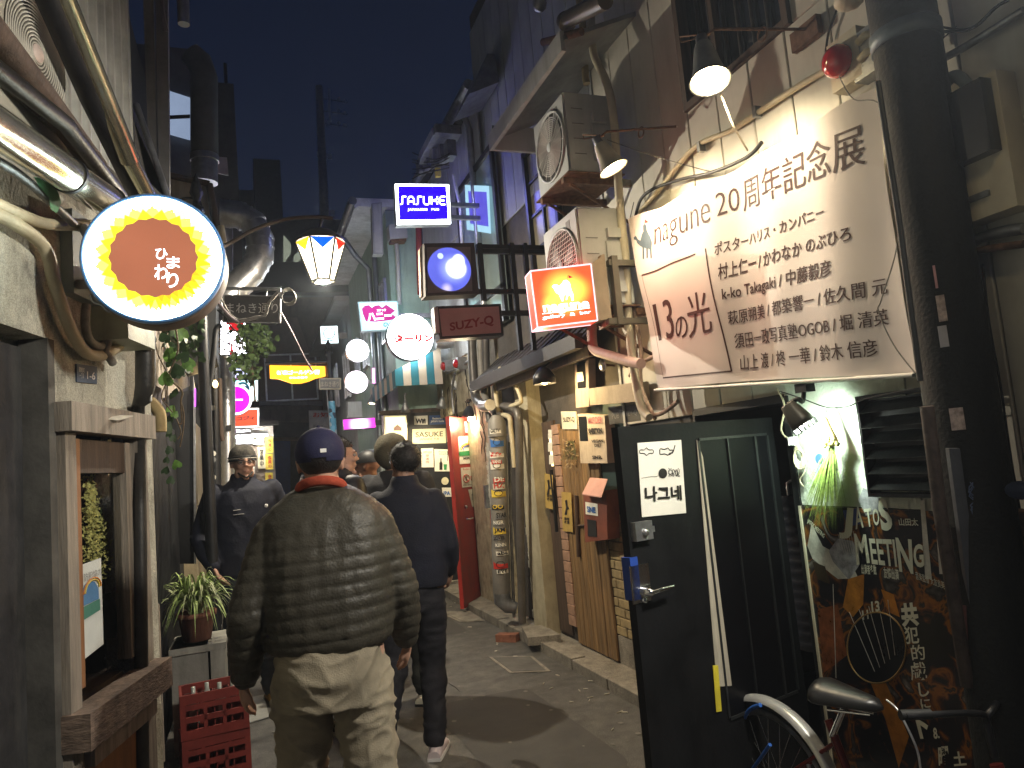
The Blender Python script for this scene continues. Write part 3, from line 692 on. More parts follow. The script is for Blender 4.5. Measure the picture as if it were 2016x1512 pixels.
mm = MB(); P0 = [PP.at(1727+58*math.cos(a), 1275+70*math.sin(a)) for a in [i*2*PI/40 for i in range(40)]]
mm.add([p+V((-.002, 0, 0)) for p in P0], [tuple(reversed(range(40)))]); mm.build('banjo_print', PD, ps)
mm = MB(); mm.tube([p+V((-.003, 0, 0)) for p in P0+[P0[0]]], .0035, 6); mm.build('banjo_rim_print', mat('poster_brass', (.3,.18,.06), .3, bump=0), ps)
mm = MB()
for k in range(5):
    mm.tube([PP.at(1672+k*19, 1205+k*-6, .004), PP.at(1722+k*10, 1322-k*8, .004)], .0016, 4)
mm.tube([PP.at(1640, 1150, .003), PP.at(1646, 1335, .003)], .0022, 4)
for k in range(7): mm.tube([PP.at(1650+k*5, 1052-k, .004), PP.at(1662+k*4, 1090, .004)], .001, 4)
mm.build('string_prints', PLt, ps)
M_pw = mat('poster_white', (.62,.6,.48), .35, var=.05, bump=0)
def pt(s, pts, **k): mm = MB(); text(mm, s, [PP.at(*p) for p in pts], .004, **k); mm.build('lettering', M_pw, ps)
pt('J', ((1652,1060),(1678,1062),(1682,1000),(1660,998)), bold=.05); pt('A', ((1686,1042),(1702,1038),(1698,995),(1682,998)), bold=.02)
pt('T', ((1708,1038),(1720,1035),(1716,1000),(1702,1002)), bold=.02); pt('O', ((1722,1036),(1734,1032),(1730,1000),(1718,1003)), bold=.02); pt('S', ((1738,1048),(1762,1040),(1745,980),(1728,985)), bold=.05)
pt('M', ((1688,1112),(1714,1108),(1706,1052),(1682,1050)), bold=.03); pt('EETI', ((1718,1110),(1768,1116),(1762,1062),(1712,1060)), bold=.02); pt('N', ((1772,1125),(1800,1130),(1796,1062),(1764,1058)), bold=.03); pt('G', ((1802,1118),(1822,1116),(1818,1070),(1798,1072)), bold=.03)
pt('JATOS MEETING', ((1590,1030),(1622,1062),(1626,1052),(1592,1020)), bold=.02)
pt('出演者多数', ((1698,1130),(1728,1132),(1726,1112),(1696,1110)), bold=.02); pt('友情出演', ((1742,1138),(1772,1142),(1770,1120),(1740,1116)), bold=.02); pt('音楽監督 大友良英', ((1805,1140),(1862,1160),(1860,1145),(1803,1124)))
pt('音楽映画', ((1755,1000),(1790,1003),(1788,992),(1753,990))); pt('山田太', ((1772,1035),(1810,1035),(1808,1020),(1770,1020)), bold=.02)
pt('共', ((1778,1235),(1812,1232),(1806,1185),(1772,1188)), bold=.05); pt('犯', ((1785,1268),(1812,1266),(1808,1232),(1780,1234)), bold=.02)
pt('的', ((1798,1300),(1824,1298),(1820,1268),(1793,1270)), bold=.01); pt('戯', ((1796,1340),(1828,1338),(1822,1302),(1792,1304)), bold=.01); pt('し', ((1812,1372),(1832,1370),(1828,1342),(1808,1344)), bold=.02); pt('に', ((1816,1395),(1834,1393),(1832,1374),(1812,1376)), bold=.02)
pt('下', ((1800,1455),(1835,1453),(1825,1402),(1785,1405)), bold=.05); pt('8.', ((1840,1455),(1852,1453),(1848,1432),(1838,1432)), bold=.03); pt('曜', ((1850,1512),(1872,1510),(1868,1468),(1848,1470)), bold=.03); pt('土', ((1880,1508),(1905,1506),(1900,1478),(1876,1480)), bold=.03)
pt('13', ((1718,1205),(1734,1203),(1732,1182),(1716,1184)), bold=.03); pt('11', ((1700,1220),(1712,1218),(1710,1200),(1698,1202)), bold=.03)
# ================================================================ UTILITY POLE AND THINGS BEHIND IT
pole_d = 2.62
def atdepth(px, py, d): r = ray(px, py); return CO + r*d/(r.dot(CF))
# axis of the pole: centre line pixels (1772,0) ... (1950,1512)
c = atdepth(1893, 800, 2.52)
up = thing('utility_pole', 'thick black utility pole with torn sticker remains, right of the banner', 'pole', (c.x, c.y, 0))
m = MB(); m.tube([(c.x, c.y, 0), (c.x, c.y, 3.0), (c.x, c.y, 7)], [.118, .112, .1], 32); m.build('shaft', mat('pole_black', (.004,.0045,.0045), .75, var=.5, sc_=9, bump=.35, bs=70), up)
m = MB(); 
zb_ = atdepth(1770, 30, 2.5).z
m.lathe([(.112, zb_-.03), (.118, zb_-.03), (.118, zb_+.03), (.112, zb_+.03)], Matrix.Translation((c.x, c.y, 0)), 32); m.build('steel_band', mat('band', (.12,.15,.18), .5, metal=.4), up)
def polepatch(px0, py0, px1, py1, mt_, name='sticker_scrap'):
    px0 += 42; px1 += 42
    # torn paper on the pole's surface facing the lane
    a = atdepth(px0, py0, 2.5); b = atdepth(px1, py1, 2.5)
    def ang(p):
        r = p-V((0, 0, CAMH)); d2 = V((r.x, r.y)).normalized(); o = V((0.0, 0.0)); cc_ = V((c.x, c.y)); B = d2.dot(cc_); D = B*B-cc_.dot(cc_)+.1145**2
        s = B-math.sqrt(max(D, 0)); h = d2*s-cc_; return math.atan2(h.y, h.x)
    a0, a1 = ang(a), ang(b)
    mm = MB(); mm.lathe([(.1165, b.z), (.1165, a.z)], Matrix.Translation((c.x, c.y, 0)), 8, a0=a0, a1=a1); return mm.build(name, mt_, up)
M_scrapw = mat('torn_paper', (.45,.36,.33), .8, var=.5, sc_=40, bump=.4, stain=.6, streak=1)
polepatch(1794, 525, 1806, 570, mat('pink_paper', (.55,.3,.32), .7, var=.3)); polepatch(1800, 585, 1825, 635, M_scrapw); polepatch(1804, 645, 1828, 685, mat('grey_paper', (.4,.39,.42), .7, var=.3)); polepatch(1826, 805, 1860, 845, M_scrapw)
# steel conduits up the pole's left side
m = MB(); m.tube([atdepth(1728, 160, 2.48), atdepth(1768, 420, 2.47), atdepth(1812, 750, 2.46)], .010, 8)
tag(m.build('conduit', M_rubber), 'thin dark conduit running up the lane side of the utility pole', 'conduit')
m = MB(); m.tube([atdepth(1825, 800, 2.42), atdepth(1850, 1000, 2.42), atdepth(1905, 1350, 2.42)], .022, 10)
tag(m.build('conduit', mat('brown_pipe', (.035,.024,.02), .6, var=.5, sc_=20, bump=.3)), 'brown taped pipe on the lower lane side of the utility pole', 'conduit')
m = MB(); q = [atdepth(*p, 2.40) for p in ((1952,1512),(1975,1512),(1890,883),(1868,883))]; card(m, q, .02)
tag(m.build('guard_strip', mat('grey_guard', (.09,.095,.11), .5, metal=.4)), 'long flat grey metal strip strapped to the pole foot', 'strip')
m = MB(); q = [atdepth(*p, 2.41) for p in ((1890,1255),(1928,1268),(1915,1195),(1885,1190))]; card(m, q, .003)
tag(m.build('sticker', mat('dull_pink', (.1,.04,.035), .7, var=.4)), 'faded dull pink sticker low on the utility pole', 'sticker')
# scribble on the pole
m = MB()
for k in range(3): m.tube([atdepth(1910+6*math.sin(i*1.7+k)+i*1.2, 950+i*9, 2.395) for i in range(9)], .002, 4)
tag(m.build('graffiti', mat('blue_marker', (.08,.11,.2), .6, bump=0)), 'small blue marker scribble on the utility pole', 'graffiti')

# red alarm light on its box
P_ = XP(2.38)
al = thing('alarm_light', 'round red alarm lamp on a cream box above the banner', 'alarm light', P_.at(1670, 150))
c1 = XP(2.36).at(1650, 121); f = FR(c1, (0, -1, 0), UP)
m = MB(); r = 33*mpp(c1)
m.lathe([(r*.95, -.01), (r, 0), (r*.96, .02), (r*.75, .042), (r*.4, .056), (0, .06)], f, 28); m.build('dome', mat('red_dome', (.45,.012,.015), .12, var=.05, bump=0, coat=1), al)
m = MB(); m.box(c1+V((.01, -.10, -.11)), c1+V((.09, .06, .1))); m.build('box', M_cream, al)
for i, (x, y) in enumerate(((1690, 85), (1694, 118))):
    m = MB(); a = XP(2.37).at(x, y); m.tube([a, a+V((0, -.03, .01)), a+V((.02, -.07, .005)), a+V((.04, -.09, .0))], .018, 10); m.build('cable_gland', M_creamp, al)
m = MB(); a = XP(2.38).at(1700, 110); m.box(a+V((-.01, -.07, -.09)), a+V((.06, .05, .1))); m.build('junction_box', M_steeld, al)

# pipes and cables on the siding above the banner
P_ = XP(2.42)
def run(name, pl, pts, r, mt_, label, cat='pipe', n=8, sm=5, group=None):
    m = MB(); m.tube(smooth_path([pl.at(*p) for p in pts], sm), r, n); return tag(m.build(name, mt_), label, cat, group)
t = thing('conduit', 'cream conduit curving across the siding from the alarm light down behind the banner', 'pipe', P_.at(1400, 260))
m = MB(); m.tube(smooth_path([P_.at(*p) for p in ((1258,418),(1300,372),(1340,320),(1378,283),(1440,256),(1510,210),(1580,165),(1625,140))]), .015, 8); m.build('tube', M_creamp, t)
for x, y in ((1380, 287), (1490, 218)):
    p = P_.at(x, y); m = MB(); m.box(p+V((-.02, -.012, -.035)), p+V((.02, .012, .02))); m.build('clip', M_steeld, t)
run('cable', XP(2.40), ((1250,430),(1262,392),(1290,370),(1345,352),(1400,340),(1470,310),(1500,280)), .010, M_wireb, 'black cable bundle behind the banner\'s upper left edge', 'cable')
run('cable', XP(2.43), ((1300,375),(1325,345),(1330,325),(1345,310)), .007, mat('mauve_cable', (.3,.25,.3), .6), 'short grey mauve cable crossing under the cream conduit', 'cable')
run('cable', XP(2.43), ((1655,0),(1640,40),(1630,70),(1625,110)), .005, M_wireb, 'dark cable dropping to the alarm light from above', 'cable')
m = MB(); m.ball(XP(2.35).at(1672, 0), .06, 14, sz=.6); tag(m.build('lamp_housing', M_cream), 'rounded pale fitting at the top edge above the alarm light', 'fitting')
# bracket stub
m = MB(); a = XP(2.43).at(1560, 62); b = XP(2.43).at(1620, 80); m.box(a+V((-.02, 0, -.02)), b+V((.01, 0, .035))); tag(m.build('bracket', M_rust), 'rusty flat bracket fixed on the siding beside the upstairs window', 'bracket')

# right of the pole: meter cabinet etc.
P_ = XP(2.40)
mc = thing('meter_box', 'cream electricity meter cabinet with a black glass cover, right of the pole', 'meter box', P_.at(1950, 445))
a = P_.at(1840, 225); b = P_.at(1990, 435)
y1, y0 = a.y+.02, 1.60; z1, z0 = a.z+.02, P_.at(1895, 450).z
m = MB(); m.box((2.36, y0, z0), (2.45, y1, z1)); m.build('cabinet', M_cream, mc)
zm = z0+(z1-z0)*.42
m = MB(); f = FR((2.36, y1-.02, zm), (0, -1, 0), UP); w = y1-y0-.04
m.box((0, 0, 0), (w, z1-zm-.02, .05), f); m.build('cover', glass('black_glass', (.01,.01,.01), .1), mc)
m = MB(); m.box((.03, .18, .05), (.12, .22, .054), f); m.lathe([(.014, .05), (.014, .062), (0, .064)], f @ Matrix.Translation((.04, .1, 0)), 12); m.build('display', M_steel, mc)
m = MB(); m.box((w*.4, -.13, 0), (w*.75, -.11, .012), f); m.build('handle', M_steeld, mc)
run('pipe', XP(2.41), ((1845,122),(1900,92),(1960,55),(2016,20)), .014, M_steeld, 'grey steel conduit rising to the right from behind the pole', 'pipe')
run('cable', XP(2.38), ((1828,60),(1880,62),(1920,52),(1960,15),(1985,0)), .006, M_wireb, 'black cable looping from the pole top to the right', 'cable')
run('cable', XP(2.38), ((1828,45),(1870,56),(1915,55),(1950,25)), .004, M_wireb, 'thinner black cable beside it, from the pole band', 'cable')
run('hose', XP(2.40), ((1850,215),(1858,170),(1880,150),(1905,170),(1912,215)), .022, mat('grey_hose', (.2,.24,.25), .6), 'fat grey hose arching above the meter cabinet', 'hose')
run('pipe', XP(2.41), ((1905,480),(1940,465),(1980,455),(2016,450)), .02, M_steeld, 'grey pipe elbow just under the meter cabinet', 'pipe')
run('pipe', XP(2.41), ((1900,500),(1945,490),(2016,480)), .013, M_rust, 'rusty thin pipe under the meter cabinet', 'pipe')
run('cable', XP(2.43), ((1935,520),(1948,640),(1970,760),(1990,900),(2016,1050)), .004, M_wireb, 'dark cable running down the cream panels right of the pole', 'cable')
m = MB(); m.ball(XP(2.3).at(2010, 965), .05, 12, sx=.7, sz=.6); tag(m.build('cap', mat('navy_cloth', (.02,.03,.07), .8)), 'small dark blue bundle hooked at the right edge of the picture', 'bundle')
m = MB(); a = XP(2.38).at(2000, 1040); m.box(a+V((-.03, -.12, -.1)), a+V((.05, .05, .06))); tag(m.build('grip', M_rust), 'dark rusty box fitting low at the right picture edge', 'fitting')

# ================================================================ BICYCLE (along the poster)
bk = thing('bicycle', 'city bicycle with pale mudguard and black saddle leaning by the poster', 'bicycle', (2.08, 2.4, 0))
wc = XP(2.03).at(1528, 1548); R_ = .345
BX = 2.03; wz_ = wc.z; 
dv = V((.0, 1, 0)); fW = FR(wc, (0, -1, 0), UP)   # frame normal faces the lane (-X)
fW = FR(wc, V((.10, -1, 0)), UP)
def ring(f, R, r, n=56, k=10, a0=0, a1=2*PI):
    return [f @ V((R*math.cos(a0+(a1-a0)*i/n), R*math.sin(a0+(a1-a0)*i/n), 0)) for i in range(n+1)]
def wheel(f):
    w = MB(); w.tube(ring(f, R_-.018, 0), .018, 10, cap=False); wo_ = w.build('wheel', M_rubber, bk)
    w = MB(); w.lathe([(R_-.036, -.012), (R_-.05, -.013), (R_-.062, -.006), (R_-.062, .006), (R_-.05, .013), (R_-.036, .012)], f, 56); w.build('rim', M_steel, wo_)
    w = MB()
    for i in range(28):
        a = 2*PI*i/28; s = .03 if i % 2 else -.03; b = a+(.35 if (i//2) % 2 else -.35)
        w.tube([f @ V((.022*math.cos(b), .022*math.sin(b), s)), f @ V(((R_-.06)*math.cos(a), (R_-.06)*math.sin(a), 0))], .0013, 4)
    w.build('spokes', M_chrome, wo_)
    w = MB(); w.tube([f @ V((0, 0, -.05)), f @ V((0, 0, .05))], .02, 12); w.build('hub', M_chrome, wo_)
wheel(fW)
f2 = fW @ Matrix.Translation((1.06, 0, 0)); wheel(f2)
def guard(f, a0, a1):
    g_ = MB(); n = 40; vs = []
    prof = [(-.03, -.018), (-.026, -.002), (-.012, .006), (.012, .006), (.026, -.002), (.03, -.018)]
    for i in range(n+1):
        a = a0+(a1-a0)*i/n
        for (z, dr) in prof: r = R_+.016+dr; vs.append(f @ V((r*math.cos(a), r*math.sin(a), z)))
    k = len(prof)
    g_.add(vs, [(i*k+j, i*k+j+1, (i+1)*k+j+1, (i+1)*k+j) for i in range(n) for j in range(k-1)], True); return g_
guard(fW, math.radians(-8), math.radians(165)).build('mudguard', mat('silver_mudguard', (.6,.6,.58), .3, metal=.5, var=.1), bk)
guard(f2, math.radians(10), math.radians(190)).build('mudguard', mat('silver_mudguard', (.6,.6,.58), .3, metal=.5, var=.1), bk)
L_ = lambda x, y, z=0: fW @ V((x, y, z))
fr_ = MB(); seat_t = (.62, .30); bb = (.48, -.04); head = (.98, .38)
M_frame = mat('dark_red_frame', (.16,.02,.015), .35, var=.3, metal=.3)
fr_.tube([L_(.98, .40), L_(1.02, .24)], .02, 10); fr_.tube([L_(1.01, .26), L_(*bb)], .019, 10); fr_.tube([L_(*bb), L_(.33, .36)], .016, 10); fr_.tube([L_(1.0, .34), L_(.38, .16)], .016, 10)
fr_.tube([L_(*bb), L_(0, 0, .06)], .010, 8); fr_.tube([L_(*bb), L_(0, 0, -.06)], .010, 8); fr_.tube([L_(.35, .28), L_(0, 0, .06)], .008, 8); fr_.tube([L_(.35, .28), L_(0, 0, -.06)], .008, 8)
fr_.build('frame', M_frame, bk)
m = MB(); m.tube([L_(1.02, .24), L_(1.04, .0, .05), L_(1.06, 0, .055)], .011, 8); m.tube([L_(1.02, .24), L_(1.04, .0, -.05), L_(1.06, 0, -.055)], .011, 8); m.build('fork', M_frame, bk)
# basket, chain case, rack, cable
m = MB(); m.box((.12, -.07, .035), (.5, .05, .045), fW); m.build('chain_case', mat('orange_case', (.35,.07,.02), .35), bk)
# saddle by rings
s0 = XP(1.98).at(1610, 1362); s1 = XP(2.06).at(1738, 1395)
sd = (s1-s0); Ls = sd.length; fs_ = FR(s0, sd, UP); 
m = MB(); vs = []; n = 14
for i in range(13):
    k = i/12; w = .085*(1-k)**.75+.022; hgt = .062*(1-k*.55)
    if i == 0: w *= .35; hgt *= .4
    if i == 1: w *= .8; hgt *= .85
    if i == 12: w *= .3; hgt *= .4
    for j in range(n):
        a = 2*PI*j/n; yv = math.sin(a)*hgt*(1 if math.sin(a) > 0 else .55); vs.append(fs_ @ V((-.02+k*(Ls+.02), yv, math.cos(a)*w)))
m.add(vs, [(i*n+j, i*n+(j+1) % n, (i+1)*n+(j+1) % n, (i+1)*n+j) for i in range(12) for j in range(n)], True); m.add(vs[:n], [tuple(range(n))], True); m.add(vs[-n:], [tuple(range(n))], True)
sa = m.build('saddle', mat('saddle_vinyl', (.01,.01,.0105), .33, var=.1, bump=.04, spec=.6), bk)
sc0 = fs_ @ V((Ls*.42, -.03, 0)); m = MB(); m.tube([sc0, L_(.34, .30)], .013, 10); m.build('seat_post', M_chrome, bk)
m = MB(); m.tube([fs_ @ V((.05, -.045, .03)), fs_ @ V((.2, -.03, .01))], .005, 6); m.tube([fs_ @ V((.05, -.045, -.03)), fs_ @ V((.2, -.03, -.01))], .005, 6); m.build('rails', M_chrome, sa)
m = MB(); m.tube(smooth_path([L_(.98, .42), L_(.97, .52), L_(.97, .56, .05), L_(.90, .58, .27)]), .011, 8); m.tube(smooth_path([L_(.98, .42), L_(.97, .52), L_(.97, .56, -.05), L_(.90, .58, -.27)]), .011, 8); m.build('handlebar', M_blackm, bk)
for s in (.24, -.24):
    m = MB(); m.tube([L_(.925, .577, s*.8), L_(.885, .582, s*1.15)], .016, 10); m.build('grip', M_rubber, bk)
m = MB(); m.tube(smooth_path([XP(2.03).at(*p) for p in ((1745,1378),(1765,1395),(1785,1430),(1805,1475),(1812,1512))]), .004, 6); m.build('brake_cable', M_steel, bk)
bl = MB(); bl.tube(smooth_path([XP(1.99).at(*p) for p in ((1497,1388),(1475,1398),(1462,1425),(1458,1470),(1462,1540)) ]), .009, 8); bl.tube([XP(1.99).at(1516, 1466), XP(1.99).at(1478, 1520)], .008, 8)
bl.build('lock_cable', mat('blue_lock', (.03,.12,.45), .35), bk)
m = MB(); m.tube([L_(.25, .18, .05), L_(.30, -.10, .09), L_(.22, -.32, .12)], .008, 8); m.build('kickstand', M_steel, bk)
# ================================================================ RIGHT BUILDING 2 : the wooden bar and its air conditioners
XW2 = 2.52; W2 = XP(XW2)
B2 = thing('building', 'dark narrow bar house with wooden plank front under two air conditioners', 'building', (2.6, 5.8, 0))
def Yat(px, X=XW2, py=900): return XP(X).at(px, py).y
m = MB(); m.box((XW2+.03, 4.53, 0), (2.8, 7.35, 6.6)); m.build('wall', mat('sooty_wall', (.06,.052,.045), .85, var=.4, sc_=5, bump=.4), B2)
# upper grey boards
y = 7.35
while y > 4.6:
    boxpiece('siding_panel', B2, Matrix.Translation((XW2+.02, y-.12, 5.2)), (.02, .232, 2.4), M_siding2); y -= .24
yb0, yb1 = Yat(1246), Yat(1183)
random.seed(21)
# yellow bricks
r = 0; z = .28
while z < 1.16:
    y = yb0+(0.09 if r % 2 else 0)
    while y < yb1+.02:
        boxpiece('brick', B2, Matrix.Translation((XW2+.018+random.uniform(-.003, .003), y+.09, z+.03)), (.03, .172, .062), M_brick); y += .182
    z += .069; r += 1
m = MB(); m.box((XW2+.005, 4.53, 0), (XW2+.03, yb1+.1, .27)); m.build('plinth', M_conc, B2)
m = MB(); m.box((XW2+.008, 4.53, 1.16), (XW2+.03, yb1+.1, 2.0)); m.build('door_panel', mat('bottle_green', (.025,.05,.045), .5, var=.3, bump=.1), B2)
# wooden planks
y0p, y1p = yb1+.02, Yat(1108)
n = 9; w = (y1p-y0p)/n
dd2 = MB(); dd2.box((XW2+.004, y0p, .06), (XW2+.03, y1p, 1.86)); dpl = dd2.build('wooden_door', M_woodd, B2)
for i in range(n): boxpiece('plank', dpl, Matrix.Translation((XW2-.006+random.uniform(-.003, .003), y0p+(i+.5)*w, .97)), (.022, w-.006, 1.78), M_wooda)
# tile strip
z = .2; yt0, yt1 = y1p+.01, Yat(1094)
while z < 1.9:
    boxpiece('tile', B2, Matrix.Translation((XW2-.005, (yt0+yt1)/2, z+.045)), (.03, yt1-yt0, .084), M_tile); z += .09
m = MB(); m.box((XW2+.01, yt1+.01, .1), (XW2+.03, Yat(1070), 1.95)); m.build('side_panel', M_woodd, B2)
m = MB(); ya = Yat(1089); m.tube([(XW2-.03, ya, .98), (XW2-.03, ya, 1.52)], .016, 8); m.build('door_handle', M_blackm, B2)
# pale pillar + rough edge
m = MB(); ya, yb = Yat(1068), Yat(1043); m.box((2.42, ya, .06), (2.60, yb, z_e+.02 if 0 else 2.42)); m.build('pillar', mat('pale_pillar', (.4,.36,.25), .75, var=.2, sc_=6, bump=.25, stain=.5, stc=(.14,.11,.07)), B2)
m = MB()
for i in range(29):
    z0 = .15+i*.077; m.box((2.46+random.uniform(-.02, .01), yb+.005, z0), (2.55, yb+.10+random.uniform(-.02, .03), z0+.07))
m.build('broken_plaster', M_stucco, B2)
# eave / gutter over the ground floor
ea = W2.at(1245, 640); eb = XP(2.25).at(968, 728); ec = XP(2.25).at(1235, 655)
z_e = XP(2.17).at(1100, 690).z+.03
m = MB(); q = [V((2.2, 4.55, z_e)), V((2.2, 7.35, z_e+.02)), V((2.55, 7.35, z_e+.3)), V((2.55, 4.55, z_e+.28))]
m.hexa([q[1], q[0], q[3], q[2]], V((0, 0, .03))); m.build('lean_to_roof', mat('lean_to_tin', (.03,.025,.024), .6, var=.4, sc_=8, bump=.2, metal=.3), B2)
m = MB()
for i in range(16): y = 4.62+i*.18; m.tube([(2.2, y, z_e+.002), (2.53, y, z_e+.282)], .008, 6)
m.build('roof_ribs', mat('lean_to_tin', (.03,.025,.024)), B2)
m = MB(); m.box((2.14, 4.55, z_e-.075), (2.2, 7.1, z_e+.03)); m.build('fascia', mat('gutter_dark', (.028,.025,.023), .5, var=.3), B2)
m = MB(); m.box((2.24, 4.56, z_e-.13), (2.28, 6.6, z_e-.06)); m.build('eave_beam', M_woodd, B2)
# upstairs lattice window
wa, wb = Yat(1102, py=400), Yat(1040, py=400)
zt_ = W2.at(1060, 270).z; zb2 = W2.at(1060, 560).z
m = MB(); m.box((XW2-.03, wa, zb2), (XW2+.02, wb, zb2+.05)); m.box((XW2-.03, wa, zt_-.05), (XW2+.02, wb, zt_)); m.box((XW2-.03, wa, zb2), (XW2+.019, wa+.05, zt_)); m.box((XW2-.03, wb-.05, zb2), (XW2+.019, wb, zt_))
for k in range(1, 4): m.box((XW2-.01, wa+.05, zb2+(zt_-zb2)*k/4-.012), (XW2+.01, wb-.05, zb2+(zt_-zb2)*k/4+.012))
m.box((XW2-.012, (wa+wb)/2-.015, zb2+.05), (XW2+.012, (wa+wb)/2+.015, zt_-.05))
wd = m.build('window', M_blackm, B2)
m = MB(); m.box((XW2+.012, wa, zb2), (XW2+.024, wb, zt_)); m.build('pane', glass('frosted_dim', (.16,.14,.10), .35), wd)
# upper soffit
CY0, CY1, CZ = XP(1.92).at(1112, 110).y, XP(1.92).at(968, 275).y, XP(1.92).at(1000, 225).z
m = MB(); q = [V((1.92, CY0, CZ)), V((1.92, CY1, CZ)), V((2.52, CY1, CZ+.26)), V((2.52, CY0, CZ+.26))]
m.hexa([q[1], q[0], q[3], q[2]], V((0, 0, .03))); m.build('canopy', mat('canopy_tin', (.28,.28,.26), .5, metal=.4, var=.3, bump=.1), B2)
m = MB(); m.box((1.90, CY0, CZ-.10), (1.93, CY1+.02, CZ+.03)); m.build('fascia', M_siding3, B2)
m = MB(); m.box((1.93, CY1-.01, CZ-.10), (2.52, CY1+.02, CZ+.1)); m.build('fascia', M_siding3, B2)

def ac_unit(label, x0, x1, y0, y1, z0, z1, square=False):
    t = thing('air_conditioner', label, 'air conditioner', ((x0+x1)/2, (y0+y1)/2, z0), 'outdoor air conditioner units on the bars')
    bm = bmesh.new(); bmesh.ops.create_cube(bm, size=1); bmesh.ops.scale(bm, vec=(x1-x0, y1-y0, z1-z0), verts=bm.verts)
    bmesh.ops.bevel(bm, geom=list(bm.edges), offset=.012, segments=2, affect='EDGES'); bmesh.ops.translate(bm, vec=(0, 0, (z1-z0)/2), verts=bm.verts)
    me = bpy.data.meshes.new('casing'); bm.to_mesh(me); bm.free(); me.materials.append(M_ac)
    o = bpy.data.objects.new('casing', me); col.objects.link(o); o.parent = t; WL[o.name] = WL[t.name]
    # fan opening on the lane side, towards the far end
    r = min(y1-y0, z1-z0)*.44; c = V((x0, y1-r-.04, (z0+z1)/2)); f = FR(c, (0, -1, 0), UP)
    m = MB(); m.lathe([(r*1.03, 0), (r*1.04, .012), (r*.99, .014), (r*.97, .002), (r*.96, -.0)], f, 40); m.build('fan_ring', M_ac, t)
    m = MB(); m.disc(f, r*.97, .001, 32); m.build('fan_opening', mat('ac_dark', (.02,.02,.02), .8), t)
    m = MB()
    if square:
        k = -r*.95
        while k < r*.95:
            h = math.sqrt(max(0, (r*.97)**2-k*k)); m.tube([f @ V((k, -h, .01)), f @ V((k, h, .01))], .0022, 4); m.tube([f @ V((-h, k, .012)), f @ V((h, k, .012))], .0022, 4); k += r*.115
    else:
        for i in range(1, 15): m.tube([f @ V((r*.06*i*math.cos(a)+0, r*.06*i*math.sin(a), .011)) for a in [j*PI/12 for j in range(25)]], .0023, 4)
        for i in range(16): a = i*PI/8; m.tube([f @ V((r*.1*math.cos(a), r*.1*math.sin(a), .008)), f @ V((r*.96*math.cos(a+.25), r*.96*math.sin(a+.25), .008))], .002, 4)
    m.build('fan_grille', M_white, t)
    m = MB()
    for i in range(3):
        a = i*2*PI/3; pts = [(r*.12*math.cos(a), r*.12*math.sin(a), -.02+.021), (r*.8*math.cos(a-.1), r*.8*math.sin(a-.1), .004), (r*.82*math.cos(a+.6), r*.82*math.sin(a+.6), .003), (r*.2*math.cos(a+.9), r*.2*math.sin(a+.9), .0025)]
        m.add([f @ V(p) for p in pts], [(0, 1, 2, 3)])
    m.build('fan_blades', mat('blade_grey', (.1,.1,.1), .5), t)
    m = MB(); m.lathe([(r*.14, .014), (r*.12, .018), (0, .019)], f, 16); m.build('fan_hub', M_ac, t)
    # service side facing the camera
    m = MB(); m.box((x0+.18, y0-.018, z0+.08), (x0+.3, y0, z1-.22)); m.box((x0+.19, y0-.03, z1-.20), (x0+.29, y0, z1-.14)); m.build('valve_cover', M_ac, t)
    m = MB()
    for i in range(4): m.box((x0+.05, y0-.004, z0+.12+i*.1), (x0+.13, y0+.001, z0+.125+i*.1))
    m.build('vent_slots', M_grey, t)
    m = MB(); m.box((x0-.002, y0+.1, z1-.12), (x0+.001, y0+.16, z1-.05)); m.build('badge', M_grey, t)
    m = MB()
    for yy_ in (y0+.06, y1-.09): m.box((x0-.02, yy_, z0-.05), (2.5, yy_+.035, z0-.005)); m.tube([(x0+.03, yy_+.015, z0-.05), (2.5, yy_+.015, z0-.35)], .012, 6)
    m.box((x0-.02, y0-.02, z0-.012), (x1+.02, y1+.02, z0-.003)); m.build('bracket', M_rust, t)
    return t
ac_unit('upper outdoor air conditioner under the grey canopy, above the other unit', 1.98, 2.34, XP(1.98).at(1118, 300).y, XP(1.98).at(1062, 385).y, XP(1.98).at(1114, 345).z, XP(1.98).at(1121, 160).z)
ac_unit('lower air conditioner with square fan mesh, tinged pink above the red sign', 1.95, 2.30, XP(1.95).at(1137, 450).y, XP(1.95).at(1072, 500).y, XP(1.95).at(1137, 402).z-.62, XP(1.95).at(1137, 402).z, True)

# pipes between building 1 and the air conditioners
P_ = XP(2.25)
run('downpipe', P_, ((1162,0),(1165,60),(1170,110),(1195,165),(1208,230),(1215,330),(1222,420),(1232,520),(1238,640),(1248,730),(1262,800),(1278,822)), .026, M_cream, 'long pale insulated pipe running down the corner left of the banner', 'pipe', 10)
run('pipe', XP(2.35), ((1140,0),(1148,60),(1152,140),(1155,165)), .025, mat('tan_lagging', (.28,.22,.12), .8, bump=.4), 'tan lagged pipe dropping to the upper air conditioner', 'pipe', 10)
run('drain_pipe', XP(2.2), ((1165,640),(1166,672),(1172,690),(1200,700),(1240,712),(1262,716)), .033, mat('pinkish_pipe', (.42,.3,.26), .6, var=.2, stain=.3), 'wide drain pipe bending right below the red sign', 'pipe', 12)
for i, pts in enumerate((((1245,640),(1252,700),(1250,770),(1268,812),(1300,815),(1335,790)), ((1238,540),(1250,620),(1262,690),(1262,760),(1290,825)), ((1290,700),(1262,716),(1240,740)))):
    run('cable', XP(2.3), pts, .013, mat('taped_cable', (.36,.26,.2), .75, var=.3, sc_=30, bump=.4), ['tan taped cable looping below the banner\'s left corner', 'second taped cable hanging close to the banner\'s left edge', 'short taped cable stub joining the drain pipe'][i], 'cable', 8)
